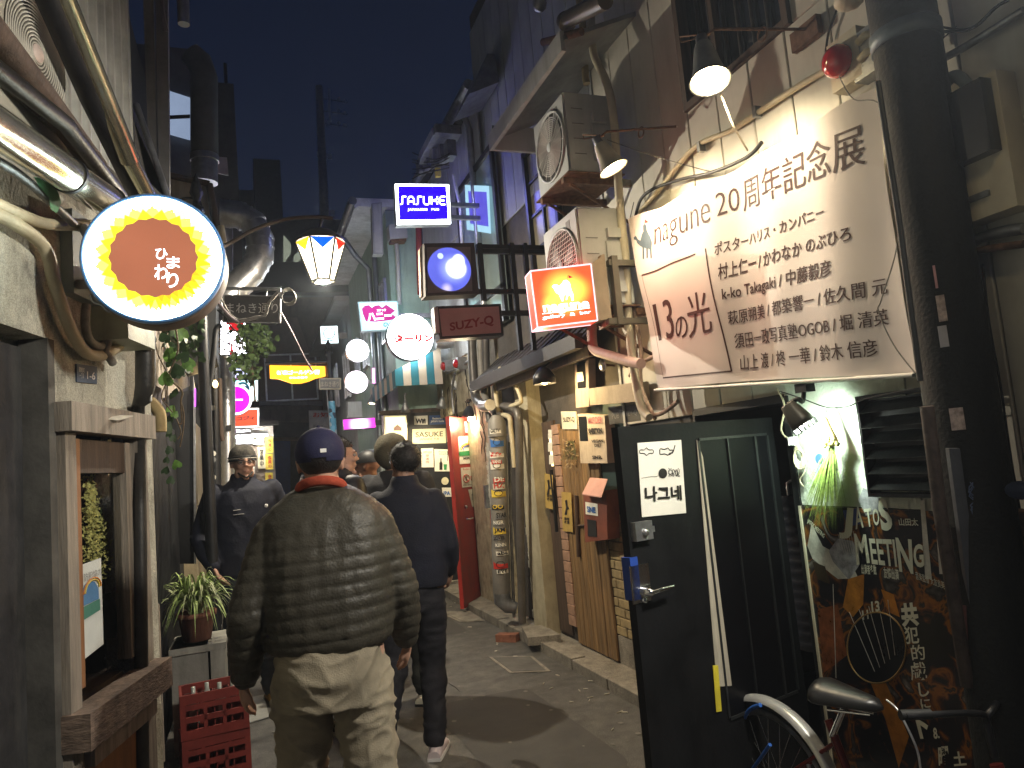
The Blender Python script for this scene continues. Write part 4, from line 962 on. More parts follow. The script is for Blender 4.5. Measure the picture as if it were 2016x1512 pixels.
m = MB(); m.tube([XP(1.95).at(1110, 42), XP(1.95).at(1192, 0)], .05, 14); m.tube([XP(1.95).at(1112, 40), XP(1.95).at(1118, 46)], .056, 14)
tag(m.build('gutter', mat('gutter_brown', (.09,.075,.06), .35, metal=.3, var=.3)), 'fat dark gutter end at the top above the canopy', 'gutter')
m = MB(); m.tube([XP(1.95).at(1070, 83), XP(1.95).at(1110, 73), XP(2.0).at(1145, 62)], .025, 10); tag(m.build('pipe', M_rust), 'thin rusty pipe poking out above the canopy', 'pipe')
m = MB(); m.ball(XP(2.1).at(1062, 6), .055, 12, sz=1.2); tag(m.build('security_lamp', M_steeld), 'small round lamp fitting at the top of the grey boards', 'fitting')

# small fittings on the wooden front
def wallbox(name, label, cat, pts, X, d, mt_, group=None):
    q = pq(XP(X), *pts); m = MB(); m.hexa(q, V((-d, 0, 0))); return tag(m.build(name, mt_), label, cat, group)
PX = XP(2.44)
t = thing('meter_box', 'narrow upright meter box with a dial window above the wooden door', 'meter box', PX.at(1146, 800))
q = pq(PX, (1134, 803), (1160, 800), (1158, 706), (1131, 708)); m = MB(); m.hexa(q, V((-.06, 0, 0))); m.build('case', mat('worn_mauve', (.3,.24,.24), .6, var=.25, stain=.4), t)
q = lift(pq(PX, (1138, 765), (1154, 763), (1152, 712), (1136, 713)), .003); m = MB(); card(m, q, .002); m.build('window', M_glassd, t)
q = lift(pq(PX, (1138, 752), (1150, 750), (1148, 732), (1136, 733)), .006); m = MB(); card(m, q, .004); m.build('dial', M_white, t)
t = thing('meter_box', 'wide electricity meter box covered in band stickers beside the wooden door', 'meter box', PX.at(1166, 912))
q = pq(PX, (1143, 912), (1196, 912), (1190, 818), (1137, 815)); m = MB(); m.hexa(q, V((-.08, 0, 0))); m.build('case', mat('worn_cream', (.42,.36,.29), .6, var=.2, stain=.4), t)
q = lift(pq(PX, (1143, 868), (1158, 868), (1155, 820), (1139, 820)), .003); m = MB(); card(m, q, .002); m.build('window', M_glassd, t)
m = MB(); text(m, 'VEGAN\nDIET', lift(pq(PX, (1168, 880), (1190, 879), (1189, 864), (1166, 866)), .004), bold=.03); text(m, 'SNR', lift(pq(PX, (1168, 904), (1187, 903), (1186, 896), (1167, 897)), .004), bold=.04)
text(m, 'XHIBITION', lift(pq(PX, (1160, 855), (1188, 854), (1186, 842), (1158, 843)), .004), bold=.06); m.build('lettering', M_ink, t)
m = MB(); text(m, 'MURDER', lift(pq(PX, (1160, 834), (1188, 833), (1186, 820), (1158, 821)), .004), bold=.02); m.build('pink_lettering', mat('pink_ink', (.4,.1,.12), .6), t)
def plate(name, label, cat, pl, pts, mt_, txts=(), th=.006, group=None, off=0):
    q = pq(pl, *pts); q = lift(q, off); c = (q[0]+q[1])/2
    t = thing(name, label, cat, c, group); m = MB(); card(m, q, th); m.build('panel', mt_, t)
    by = {}
    for tx in txts: by.setdefault(tx[2].name, []).append(tx)
    for k, lst in by.items():
        m = MB()
        for s, pts2, mt2, *bo in lst: text(m, s, lift(pq(pl, *pts2), off), .003, bold=bo[0] if bo else 0)
        m.build('lettering', lst[0][2], t)
    return t
plate('sign_plate', 'small pale plate with a short painted name on the wooden door', 'sign', XP(2.49), ((1107,845),(1136,845),(1134,810),(1104,810)), M_paperw, [('SUZY-Q', ((1110,833),(1132,832),(1131,820),(1109,822)), M_ink, .02)])
plate('sign_board', 'black overhead board with faint grey lettering by the black door', 'sign', XP(2.45), ((1200,836),(1262,828),(1258,795),(1196,802)), M_black, [('SUZY-Q', ((1228,822),(1255,818),(1254,806),(1227,810)), M_grey, .0), ('PUB', ((1206,825),(1220,823),(1219,812),(1205,814)), M_grey, .0)])
wallbox('beam', 'cream panelled beam sticking out over the wooden bar door', 'beam', ((1162,798),(1262,790),(1258,752),(1158,765)), 2.35, .07, mat('old_cream', (.4,.33,.23), .7, var=.2, stain=.4))
t = thing('disc_lamp', 'round unlit metal disc lamp on the dark wall over the beam', 'lamp', XP(2.4).at(1187, 718)); f = FR(XP(2.38).at(1187, 718), (0, -1, 0), UP); m = MB(); m.lathe([(.0, .02), (.03, .018), (.045, .008), (.048, 0), (.03, -.01)], f, 24); m.build('reflector', M_steel, t); m = MB(); m.tube([f @ V((0, 0, 0)), f @ V((0, -.01, -.1))], .008, 6); m.build('stem', M_rust, t)
mb_ = thing('mailbox', 'reddish wooden mailbox with a pale pink sloping lid beside the green door panel', 'mailbox', XP(2.42).at(1175, 1065))
q = pq(XP(2.42), (1152, 1068), (1196, 1062), (1194, 965), (1148, 970)); m = MB(); m.hexa(q, V((-.1, 0, 0))); m.build('body', mat('red_brown_box', (.17,.05,.03), .6, var=.3, bump=.2), mb_)
q = [XP(2.36).at(1146, 972), XP(2.36).at(1184, 978), XP(2.46).at(1196, 943), XP(2.46).at(1162, 940)]; m = MB(); m.hexa(q, V((0, 0, .008))); m.build('lid', mat('pink_lid', (.45,.25,.23), .6, var=.15), mb_)
q = lift(pq(XP(2.42), (1154, 1012), (1178, 1016), (1177, 992), (1153, 988)), .004); m = MB(); card(m, q, .002); m.build('sticker', M_paper, mb_)
m = MB(); text(m, 'SNE', lift(pq(XP(2.42), (1158, 1008), (1175, 1010), (1174, 998), (1157, 996)), .006), bold=.04); m.build('lettering', M_inkbl, mb_)
q = lift(pq(XP(2.42), (1158, 1055), (1176, 1057), (1174, 1025), (1157, 1022)), .004); m = MB(); card(m, q, .002); m.build('opening', M_black, mb_)
m = MB(); a = W2.at(1141, 975); b = W2.at(1146, 1095); m.tube([a+V((-.03, 0, 0)), b+V((-.03, 0, 0))], .018, 8); m.tube([W2.at(1140, 1035)+V((-.03, 0, 0)), W2.at(1160, 1033)+V((-.02, 0, 0))], .01, 6); tag(m.build('door_pull', M_woodd), 'long dark wooden pull handle on the plank door beside the mailbox', 'handle')
YM = mat('yellow_notice', (.42,.29,.08), .8, var=.15, sc_=14, bump=.1)
for i, pts in enumerate((((1074,1000),(1090,1003),(1088,935),(1072,932)), ((1108,1045),(1128,1048),(1124,970),(1105,968)))):
    t = plate('notice', ['narrow yellow notice nearest the pale pillar', 'narrow yellow notice on the tile strip beside the planks'][i], 'notice', XP(2.485), pts, YM, [('禁煙\n喫煙', (tuple((pts[0][0]+4+0, pts[0][1]-14)), (pts[0][0]+14, pts[0][1]-13), (pts[0][0]+13, pts[0][1]-26), (pts[0][0]+3, pts[0][1]-27)), M_ink, .02)], .002)
    m = MB(); a = (pts[0][0]+pts[2][0])/2; b_ = (pts[0][1]+pts[2][1])/2-8; poly(m, XP(2.485), [(a-4,b_+14),(a-1,b_),(a-3,b_-14),(a+1,b_-16),(a+2,b_-4),(a+5,b_+2),(a+1,b_+4),(a+1,b_+14)], .003); m.build('figure_print', M_ink, t)
for i, (x, y) in enumerate(((1083, 880), (1085, 905), (1083, 855))):
    plate('sticker', ['small white paper slip high on the brown side panel', 'small white paper slip just below it on the side panel', 'topmost small paper slip on the brown side panel'][i], 'sticker', XP(2.50), ((x-4,y+9),(x+4,y+9),(x+4,y-9),(x-4,y-9)), M_paper, [], .002)
fb = thing('dried_flowers', 'small bunch of dried flowers hanging on the plank door', 'dried plant', XP(2.46).at(1125, 925)); m = MB()
random.seed(9)
for i in range(70):
    c = XP(2.45).at(1122+random.uniform(-12, 12), 895+random.uniform(-30, 28)); c.x += random.uniform(-.03, .02); d = V((random.uniform(-1,1), random.uniform(-1,1), random.uniform(-1,1))).normalized()*.02; e = d.orthogonal().normalized()*.007
    m.add([c-d, c+e, c+d, c-e], [(0, 1, 2, 3)])
m.build('petals', mat('dried_petals', (.2,.15,.09), .8, var=.6, sc_=50, bump=0), fb)
m = MB()
for i in range(12): m.tube([XP(2.46).at(1116+i*1.2, 868), XP(2.45).at(1108+i*2.5, 905)], .0022, 4)
m.build('stems', M_leafd, fb)
# black carriage lamp glowing downward near the pillar
cl = thing('wall_lamp', 'black hooded lamp glowing downward at the top of the pale pillar', 'lamp', XP(2.15).at(1066, 768))
a = XP(2.15).at(1070, 728); fL = Matrix.Translation(a)
m = MB(); m.lathe([(0, .02), (.03, .02), (.05, 0), (.085, -.05), (.09, -.11), (.082, -.11), (.06, -.04), (0, -.02)], fL, 20); m.build('hood', M_blackm, cl)
m = MB(); m.ball(a-UP*.085, .03, 12); m.build('bulb', glow('yellow_bulb', (1, .72, .25), 45), cl)
light('POINT', 'lamp_light', cl, a-UP*.135, 9, (1, .7, .3), .03)
m = MB(); m.tube([a+UP*.02, a+V((.1, .02, .08)), V((2.5, a.y, a.z+.1))], .01, 6); m.build('arm', M_blackm, cl)
m = MB(); a = XP(2.2).at(1036, 717); m.box(a-V((.01,.03,.04)), a+V((.01,.03,.04))); tag(m.build('tag_plate', M_paperw), 'tiny pale blue tag hanging under the gutter', 'tag')
# interior warm glow in the door gap
m = MB(); ya = Yat(1084, 2.51); m.box((XW2-.004, ya-.012, 1.55), (XW2+.008, ya+.012, 1.82)); m.build('lit_gap', glow('gap_glow', (1,.75,.3), 3), B2)['label'] = 'warm lit slit beside the door'

# ---------------------------------------------------------------- pipework between house 2 and 3
run('downpipe', XP(2.32), ((928,640),(930,700),(934,760),(938,785),(950,797),(968,802),(978,816),(980,836)), .05, mat('iron_pipe', (.09,.085,.08), .35, metal=.4, var=.3), 'thick dark iron downpipe bending right above the red door', 'pipe', 16)
run('downpipe', XP(2.36), ((944,640),(946,700),(950,760),(958,790)), .036, mat('grey_pvc', (.2,.19,.17), .5), 'grey pipe beside the thick iron downpipe', 'pipe', 12)
run('downpipe', XP(2.4), ((956,640),(957,720),(960,790),(964,830)), .04, mat('iron_pipe', (.09,.085,.08), .35, metal=.4, var=.3), 'third and darkest of the vertical pipes above the sticker covered duct', 'pipe', 12)
run('pipe', XP(2.28), ((975,730),(976,770),(980,805),(984,816),(996,818),(1004,824),(1006,845),(1010,880),(1013,920)), .024, M_creamp, 'cream pipe zigzagging down beside the pillar', 'pipe', 10)
run('pipe', XP(2.3), ((984,725),(1000,745),(1018,765),(1026,790),(1016,796),(1005,800)), .02, M_creamp, 'cream hose curling behind the zigzag pipe', 'pipe', 10)
run('downpipe', XP(2.32), ((990,800),(1010,802),(1020,815),(1022,850),(1024,1000),(1028,1225)), .038, mat('grey_down', (.13,.12,.11), .4, metal=.3, var=.3), 'long grey downpipe standing against the broken plaster', 'pipe', 14)
run('conduit', XP(2.3), ((1003,870),(1005,1000),(1012,1215)), .016, M_steeld, 'thin steel conduit between the sticker duct and the grey downpipe', 'pipe', 8)
run('duct', XP(2.15), ((965,797),(956,800),(950,798)), .055, M_steel, 'short shiny duct collar joining the iron downpipe', 'duct', 16)
# sticker covered duct
sp = XP(2.2); c0 = sp.at(978, 830); c1 = sp.at(988, 1165)
SD = thing('sticker_duct', 'upright grey vent duct plastered with stickers beside the red door', 'duct', (c1.x, c1.y, 0))
rD = .085
m = MB(); m.tube([c0+V((0,0,.06)), c0, c1], [rD*.5, rD, rD], 24); m.tube([c0-UP*.12, c0-UP*.14], rD*1.04, 24); m.build('duct_body', mat('duct_grey', (.22,.21,.19), .55, metal=.2, var=.2, stain=.3), SD)
m = MB(); m.tube([c1, c1+V((.0, 0, -.08)), c1+V((.05, -.02, -.14)), c1+V((.12, -.05, -.16))], [rD, rD*.98, rD*.8, rD*.6], 20); m.build('elbow', M_steeld, SD)
random.seed(31)
ST = [('GALTV', 848, 10, 3, M_paper, M_ink), ('', 870, 17, 6, M_inkbl, None), ('&', 893, 13, 9, M_paper, M_inkr), ('', 915, 14, 7, M_paper, None), ('VANS', 908, 8, 1, M_inkr, M_paper), ('DE', 942, 12, 3, M_inkr, M_paper), ('HZ', 954, 14, 4, M_paperw, M_inkr), ('', 969, 14, 8, M_inky, None), ('OO', 995, 11, 5, M_ink, M_inky), ('STAR', 1012, 13, 4, M_grey, M_ink), ('NGR', 1026, 10, 4, M_grey, M_paper), ('JAM', 1042, 13, 5, M_inky, M_ink), ('LOVES', 1056, 9, 5, M_grey, M_ink), ('KINN', 1070, 9, 5, M_grey, M_paper), ('abc', 1086, 9, 5, M_paper, M_ink), ('', 1108, 16, 9, M_inkr, None), ('EYE', 1122, 8, 3, M_paper, M_ink)]
for s, py, h, w_, mb2, mt2 in ST:
    k = (py-830)/(1165-830); cc_ = c0.lerp(c1, k); hh = h*.0052*.5
    toC = (CO-cc_); a = math.atan2(toC.y, toC.x)+random.uniform(-.25, .25); da = .55+.04*w_
    o = random.uniform(.0, .002)
    m = MB(); m.lathe([(rD*1.012+o, -hh), (rD*1.012+o, hh)], Matrix.Translation(cc_), 8, a0=a-da, a1=a+da); so = m.build('sticker', mb2, SD)
    if mt2:
        m = MB(); vs_, fs__ = text_geo(s, .03)
        m.add([cc_+V(((rD*1.012+o+.0025)*math.cos(a-da*.8+1.6*da*(1-0)*u), (rD*1.012+o+.0025)*math.sin(a-da*.8+1.6*da*u), (v-.5)*hh*1.4)) for u, v in vs_], fs__); m.build('lettering', mt2, so)
    else:
        m = MB(); pts = [cc_+V(((rD*1.012+o+.003)*math.cos(a+da*.5*math.cos(x)), (rD*1.012+o+.003)*math.sin(a+da*.5*math.cos(x)), hh*.7*math.sin(x))) for x in [i*PI/8 for i in range(17)]]; m.tube(pts, .003, 4); m.build('ring_print', M_ink, so)
# junk between the red door and the duct
t = thing('folding_rack', 'stack of pale papers and red plastic trays behind the red door edge', 'rack', XP(2.4).at(975, 1180))
P_ = XP(2.38)
m = MB(); m.hexa(pq(P_, (968, 1065), (978, 1068), (976, 1008), (964, 1004)), V((-.04, 0, 0))); m.build('red_tray', mat('red_plastic', (.5,.03,.02), .4), t)
m = MB(); m.hexa(pq(P_, (972, 1180), (982, 1182), (978, 1070), (968, 1068)), V((-.03, 0, 0))); m.build('pale_post', M_creamp, t)
m = MB()
for i in range(14): m.hexa(lift(pq(P_, (960+i*.4, 880+i*9), (972+i*.3, 882+i*9), (970+i*.3, 874+i*9), (958+i*.5, 871+i*9)), .01+.004*(i % 3)), V((-.006, 0, 0)))
m.build('paper_strips', M_paperw, t)
m = MB(); m.box(P_.at(965, 1000)+V((-.05, -.04, 0)), P_.at(963, 955)+V((.02, .06, 0))); m.build('grey_box', M_steeld, t)
# ================================================================ RIGHT BUILDING 3
X3 = 2.5; B3 = thing('building', 'pale two storey house with cracked plaster and a tall frosted window', 'building', (2.6, 8.7, 0))
m = MB(); m.box((X3+.02, 7.37, 0), (2.75, 8.72, 2.3)); m.box((X3+.02, 7.37, 2.3), (2.75, 10.0, 2.95)); m.box((3.05, 8.72, 0), (3.1, 10.0, 2.3)); m.build('wall', mat('cracked_plaster', (.4,.35,.24), .85, var=.25, sc_=9, bump=.8, bs=14, stain=.7, stc=(.07,.055,.035), streak=.5), B3)
# cracks as real seams
random.seed(4); m = MB()
for i in range(26):
    y = random.uniform(7.6, 9.8); z = random.uniform(1.9, 2.85); pts = [V((X3+.018, y, z))]
    for k in range(5): pts.append(pts[-1]+V((0, random.uniform(-.06, .06), -random.uniform(.03, .09))))
    m.tube(pts, [.006, .009, .007, .008, .005, .003], 4)
m.build('cracks', mat('crack_dark', (.03,.022,.015), .9, bump=0), B3)
m = MB(); m.box((X3, 7.37, 2.95), (2.75, 10.2, 5.55)); m.build('upper_wall', M_siding3, B3)
y = 10.15
while y > 7.4:
    boxpiece('siding_panel', B3, Matrix.Translation((X3-.008, y-.135, 4.95)), (.018, .262, 1.15), M_siding3); y -= .27
# gutter and eave
m = MB(); a = V((2.36, 7.0, 5.6)); m.tube([a, V((2.36, 9.9, 5.6))], .06, 12); m.tube([V((2.36, 7.35, 5.52)), V((2.45, 7.4, 5.3)), V((2.45, 7.4, 3.0))], .035, 10); m.build('gutter', M_steel, B3)
m = MB(); m.box((2.40, 7.37, 5.57), (3.4, 9.95, 5.67)); m.build('roof', M_dark, B3)
# frosted stair window
y0_, y1_ = XP(X3).at(985, 400).y, XP(X3).at(905, 400).y; z0_, z1_ = 3.02, XP(X3).at(960, 300).z
wf = MB()
for (a, b) in (((y0_, z0_), (y0_+.07, z1_)), ((y1_-.07, z0_), (y1_, z1_)), ((y0_, z1_-.06), (y1_, z1_)), ((y0_, z0_), (y1_, z0_+.05)), (((y0_+y1_)/2-.03, z0_), ((y0_+y1_)/2+.03, z1_)), ((y0_, 3.35), (y1_, 3.4))):
    wf.box((X3-.05, a[0], a[1]), (X3-.012, b[0], b[1]))
w3 = wf.build('window', M_blackm, B3)
m = MB(); m.box((X3-.02, y0_, z0_), (X3-.004, y1_, z1_)); m.build('pane', glass('frosted_blue', (.22,.28,.27), .12), w3)
bp_ = thing('lit_panel', 'blue glowing card imitating the blue sign reflected in the tall frosted window', 'panel', XP(2.44).at(940, 450))  # emissive card stands in for the sign's blurred reflection in the pane
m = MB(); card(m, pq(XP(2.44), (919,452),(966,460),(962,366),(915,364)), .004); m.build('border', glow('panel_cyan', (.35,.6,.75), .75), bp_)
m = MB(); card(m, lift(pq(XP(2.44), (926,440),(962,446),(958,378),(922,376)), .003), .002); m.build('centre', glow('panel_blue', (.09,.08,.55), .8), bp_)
# range hood vent on the wall
t = thing('vent_hood', 'grey sheet metal vent hood high on the pale house', 'vent', (2.35, 8.0, 4.8))
a = XP(2.4).at(935, 235); b = XP(2.4).at(968, 165)
m = MB(); q = [V((2.16, b.y-.0, a.z-.05)), V((2.16, a.y, a.z-.05)), V((2.48, a.y, a.z+.1)), V((2.48, b.y, a.z+.1))]
top_ = [V((2.40, b.y+.05, a.z+.42)), V((2.40, a.y-.05, a.z+.42)), V((2.48, a.y-.05, a.z+.42)), V((2.48, b.y+.05, a.z+.42))]
m.add(q+top_, [(3,2,1,0),(4,5,6,7),(0,1,5,4),(1,2,6,5),(2,3,7,6),(3,0,4,7)]); m.build('hood', M_steeld, t)
# small electrical boxes and cables near the sasuke sign
P_ = XP(2.3)
run('cable_duct', P_, ((893,345),(900,380),(906,410),(908,450),(910,480)), .02, mat('taped_white', (.5,.48,.42), .7), 'pale spiral wrapped cable duct running down by the blue sign', 'cable', 8)
t = thing('cable_cluster', 'cluster of cables, boxes and insulators on the eave right of the blue sign', 'cables', XP(2.1).at(870, 340)); random.seed(17)
m = MB()
for i in range(6):
    yb = 300+i*8; pts = [XP(2.15).at(812+k*24, yb+10*math.sin(k*.9+i*.4)+random.uniform(-4, 4)) for k in range(4)]; m.tube(smooth_path(pts), .007, 5)
m.build('cables', M_wireb, t)
for i in range(5):
    m = MB(); a = XP(2.2).at(830+i*14, 330-i*8); m.box(a-V((.05, .08, .08)), a+V((.05, .08, .1))); m.build('junction_box', M_steeld, t)
m = MB(); a = XP(2.2).at(862, 340); m.box(a-V((.03,.03,.05)), a+V((.03,.03,.05))); m.build('yellow_cap', M_inky, t)
t = thing('cabinet', 'tall grey cabinet standing at the gutter end above the blue sign', 'cabinet', XP(2.25).at(866, 300)); m = MB(); a = XP(2.25).at(848, 325); b = XP(2.25).at(882, 245); m.box((2.1, b.y, a.z), (2.4, a.y, b.z)); m.build('case', M_steeld, t); m = MB(); m.box((2.09, b.y+.1, a.z+.1), (2.1, a.y-.1, b.z-.1)); m.build('door', M_siding2, t)

# red lamps + conduit + bent reflector lamps on the cracked plaster
P_ = XP(2.42)
for i, (x, y) in enumerate(((873, 721), (898, 716))):
    t = thing('alarm_light', ['smaller red alarm lamp on the cracked plaster, left of its twin', 'smaller red alarm lamp on the cracked plaster, right of its twin'][i], 'alarm light', P_.at(x, y)); f = FR(XP(2.33).at(x, y), (0, -1, 0), UP)
    m = MB(); m.lathe([(.05, -.01), (.055, 0), (.05, .02), (.03, .035), (0, .04)], f, 18); m.build('dome', mat('red_dome', (.45,.012,.015), .12), t)
    m = MB(); a = f @ V((0, 0, -.06)); m.box(a-V((.05,.05,.07)), a+V((.06,.05,.07))); m.build('box', M_steeld, t)
run('conduit', P_, ((880,735),(905,722),(935,702)), .016, M_steeld, 'steel conduit linking the two red alarm lamps', 'pipe')
run('conduit', P_, ((896,735),(890,770),(893,815)), .014, M_steeld, 'steel conduit dropping from the right red lamp', 'pipe')
def refl(label, px, py, aim, lit, r=.07, pw=0, Y=9.2):
    c = YP(Y).at(px, py); d = V(aim).normalized(); t = thing('spotlight', label, 'lamp', c, 'small reflector spotlights over the pub front')
    u = d.orthogonal().normalized(); v = d.cross(u); f = Matrix(((u.x, v.x, d.x, c.x), (u.y, v.y, d.y, c.y), (u.z, v.z, d.z, c.z), (0, 0, 0, 1)))
    m = MB(); m.lathe([(0, -.12), (r*.4, -.12), (r*.45, -.08), (r*.8, -.03), (r, .02), (r*.95, .02), (r*.7, -.03), (r*.3, -.07)], f, 20); m.build('shade', M_steeld, t)
    m = MB(); m.ball(c-d*.01, r*.7, 12, sz=.6, fr=f); m.build('bulb', glow('spot_on', (1,.85,.5), 30) if lit else M_white, t)
    m = MB(); m.tube(smooth_path([c-d*.12, c-d*.15+V((0,0,.06)), c+V((.05, .1, .22))]), .012, 6); m.build('arm', M_steeld, t)
    if pw: light('SPOT', 'lamp_light', t, c+d*.05, pw, (1, .82, .5), .03, 2.2, c+d, .6)
refl('lit little spotlight over the right half of the pub front', 869, 800, (-.1, .35, -1), True, pw=13, Y=9.3)
refl('unlit bent reflector lamp on the cracked plaster under the red lamps', 900, 755, (-.5, -.4, .1), False, .085, Y=9.0)
refl('lit ring shaped lamp over the left half of the pub front', 798, 808, (0, .3, -1), True, .06, pw=11, Y=9.4)
refl('cool white spotlight under the far end of the striped awning', 732, 793, (-.2, -.1, -1), True, .07, pw=45, Y=10.8)

# ================================================================ PUB FRONT facing the lane (black panel with signs)
PF = YP(9.9)
B4 = thing('building', 'green grey house stepping into the lane with the black pub front at its foot', 'building', (2.4, 12, 0))
m = MB(); m.box((1.97, 10.02, 0), (2.12, 14.2, 5.3)); m.box((2.12, 10.02, 2.35), (3.2, 10.15, 5.3)); m.build('wall', M_green, B4)
pfb = PF.at(905, 1150); 
m = MB(); m.box((1.72, 9.93, .1), (2.9, 10.0, 2.4)); m.build('pub_front', M_black, B4)
m = MB(); m.box((2.88, 9.90, .1), (2.94, 10.0, 2.42)); m.box((1.68, 9.9, 2.4), (2.8, 10.0, 2.45)); m.build('frame', M_woodd, B4)
m = MB(); m.box((1.97, 10.0, 5.3), (1.55, 14.2, 5.38)); m.box((1.53, 9.9, 5.27), (1.56, 14.2, 5.42)); m.box((1.55, 9.9, 5.3), (3.2, 10.0, 5.42)); m.build('eave', mat('white_eave', (.6,.62,.64), .6, stain=.2), B4)
m = MB(); m.tube([(1.5, 9.85, 5.36), (1.5, 14.3, 5.36)], .06, 10); m.tube([(1.5, 11.2, 5.3), (1.7, 11.25, 5.0), (1.9, 11.3, 4.8), (1.9, 11.3, .1)], .045, 8); m.tube([(1.93, 10.9, 4.9), (1.93, 10.9, .1)], .04, 8); m.build('gutter', mat('gutter_blue', (.2,.22,.25), .35, metal=.6), B4)
def win(parent, X, y0, y1, z0, z1, fm=M_steel, gm=M_glassd):
    m = MB(); w = .035
    for (a, b, c, d) in ((y0, z0, y1, z0+w), (y0, z1-w, y1, z1), (y0, z0+w, y0+w, z1-w), (y1-w, z0+w, y1, z1-w), ((y0+y1)/2-w/2, z0+w, (y0+y1)/2+w/2, z1-w)): m.box((X-.04, a, b), (X+.001, c, d))
    o = m.build('window', fm, parent); m = MB(); m.box((X-.012, y0+.01, z0+.01), (X-.004, y1-.01, z1-.01)); m.build('pane', gm, o); return o
win(B4, 1.97, 10.3, 10.75, 3.5, 4.4); win(B4, 1.97, 12.2, 12.8, 3.4, 4.3); win(B4, 1.97, 13.3, 13.8, 3.3, 4.1)
B5 = thing('building', 'grey plastered house beyond the green one, down the lane on the right', 'building', (2.5, 17, 0))
m = MB(); m.box((2.0, 14.25, 0), (2.2, 21, 5.0)); m.box((1.7, 14.25, 5.0), (3.0, 21, 5.1)); m.build('wall', M_greyw, B5)
win(B5, 2.0, 15, 15.8, 3.2, 4.2); win(B5, 2.0, 17, 17.8, 3.2, 4.2); win(B5, 2.0, 14.6, 16, 1.0, 2.0); win(B5, 2.0, 18.5, 19.4, 3.2, 4.2)
t = thing('cabinet', 'pale grey wall cabinet beneath the eave over the green wall', 'cabinet', (1.8, 10.1, 4.2)); m = MB(); q = pq(YP(9.85), (735,500),(755,500),(752,398),(732,400)); m.hexa(q, V((0, -.15, 0))); m.build('case', M_siding2, t); m = MB(); m.hexa(lift(inset(q, .02), .01), V((0, -.01, 0))); m.build('door', M_siding3, t)
t = thing('water_heater', 'boxy white water heater with a dark underside, left of the green wall', 'heater', (1.9, 9.8, 4)); q = pq(YP(9.75), (768,470),(803,468),(800,440),(766,442)); m = MB(); m.hexa(q, V((0, -.2, 0))); m.build('case', M_siding3, t); m = MB(); m.hexa(pq(YP(9.77), (770,476),(800,474),(800,469),(769,471)), V((0, -.15, 0))); m.build('base', M_rust, t)
run('downpipe', YP(9.9), ((780,475),(783,520),(786,600)), .03, M_siding3, 'pale downpipe under the water heater on the green wall', 'pipe')
run('downpipe', YP(9.95), ((824,445),(826,520),(828,580)), .045, mat('maroon_pipe', (.3,.04,.05), .5), 'dark red downpipe beneath the blue sign', 'pipe')
run('downpipe', YP(9.96), ((850,445),(852,480)), .05, M_steel, 'short bright downpipes beneath the blue sign', 'pipe')
run('duct', YP(8.9), ((858,676),(875,676),(900,672)), .07, M_steel, 'silver corrugated duct running right from the big round lit sign', 'duct', 14)

# signs on the pub front
plate('sign_plate', 'white Wifi plate at the top of the pub front', 'sign', YP(9.92), ((816,836),(842,836),(842,818),(815,819)), M_paper, [('Wifi', ((818,834),(838,834),(838,824),(818,824)), M_ink, .05)])
t = plate('sign_plate', 'small dark blue plate beside the Wifi plate', 'sign', YP(9.92), ((846,836),(877,835),(876,817),(845,818)), mat('navy_plate', (.03,.07,.2), .5), [('Restaurant\nJAPAN Guide', ((848,833),(874,832),(874,821),(848,822)), M_paper, .02)])
plate('sign_plate', 'wide cream plate with geometric black lettering under the Wifi plate', 'sign', YP(9.92), ((812,874),(878,872),(877,843),(812,845)), mat('cream_plate', (.65,.6,.42), .5, var=.05), [('SASUKE', ((818,861),(872,859),(872,849),(818,851)), M_ink, .01), ('JAPANESE  PUB', ((826,868),(864,867),(864,862),(826,863)), M_ink, 0)])
plate('sign_plate', 'tall blank cream plate at the right edge of the pub front', 'sign', YP(9.92), ((880,870),(888,870),(887,819),(878,820)), mat('cream_plate', (.65,.6,.42), .5, var=.05))
t = plate('menu_poster', 'cream drinks poster with a bottle and a green glass', 'poster', YP(9.92), ((856,928),(892,928),(890,885),(855,884)), M_paper, [('Premium\nUmeshu', ((864,895),(882,895),(882,888),(864,888)), M_ink, 0)])
m = MB(); poly(m, YP(9.92), [(865,925),(871,925),(871,912),(869,908),(869,902),(867,902),(867,908),(865,912)], .004); m.build('bottle_print', M_ink, t)
m = MB(); poly(m, YP(9.92), [(874,925),(879,925),(880,914),(873,914)], .004); m.build('glass_print', M_inkg, t)
m = MB(); card(m, lift(pq(YP(9.92), (854,884),(890,884),(890,876),(854,876)), .002), .003); m.build('header', M_ink, t)
plate('menu_poster', 'white sheet with red writing on the pub front behind the navy jacket', 'poster', YP(9.92), ((830,920),(854,920),(853,882),(829,883)), M_paper, [('HAPPY HOUR\nBEER\nSAKE\nWINE', ((833,912),(850,912),(850,888),(833,888)), M_inkr, 0)])
t = thing('sticker', 'round cream sticker low on the pub front', 'sticker', YP(9.92).at(876, 947)); m = MB(); f = FR(YP(9.92).at(876, 947), (1, 0, 0), UP); m.disc(f, .052, .004, 24); m.build('disc', mat('cream_plate', (.65,.6,.42), .5), t)
plate('sticker', 'square IPA sticker with blue letters on the pub front', 'sticker', YP(9.92), ((872,978),(889,978),(888,960),(870,960)), M_paper, [('IPA', ((873,975),(887,975),(886,967),(873,967)), M_inkbl, .04)])
t = thing('shop_sign', 'yellow lit box sign above the grey hood at the pub front', 'sign', YP(9.7).at(780, 860)); q = pq(YP(9.7), (757,866),(802,866),(801,817),(755,818)); m = MB(); m.hexa(q, V((0, -.15, 0))); m.build('box', M_cream, t)
m = MB(); card(m, lift(inset(q, .02), .004), .003); m.build('lit_face', glow('yellow_face', (.95,.8,.38), 1.6), t)
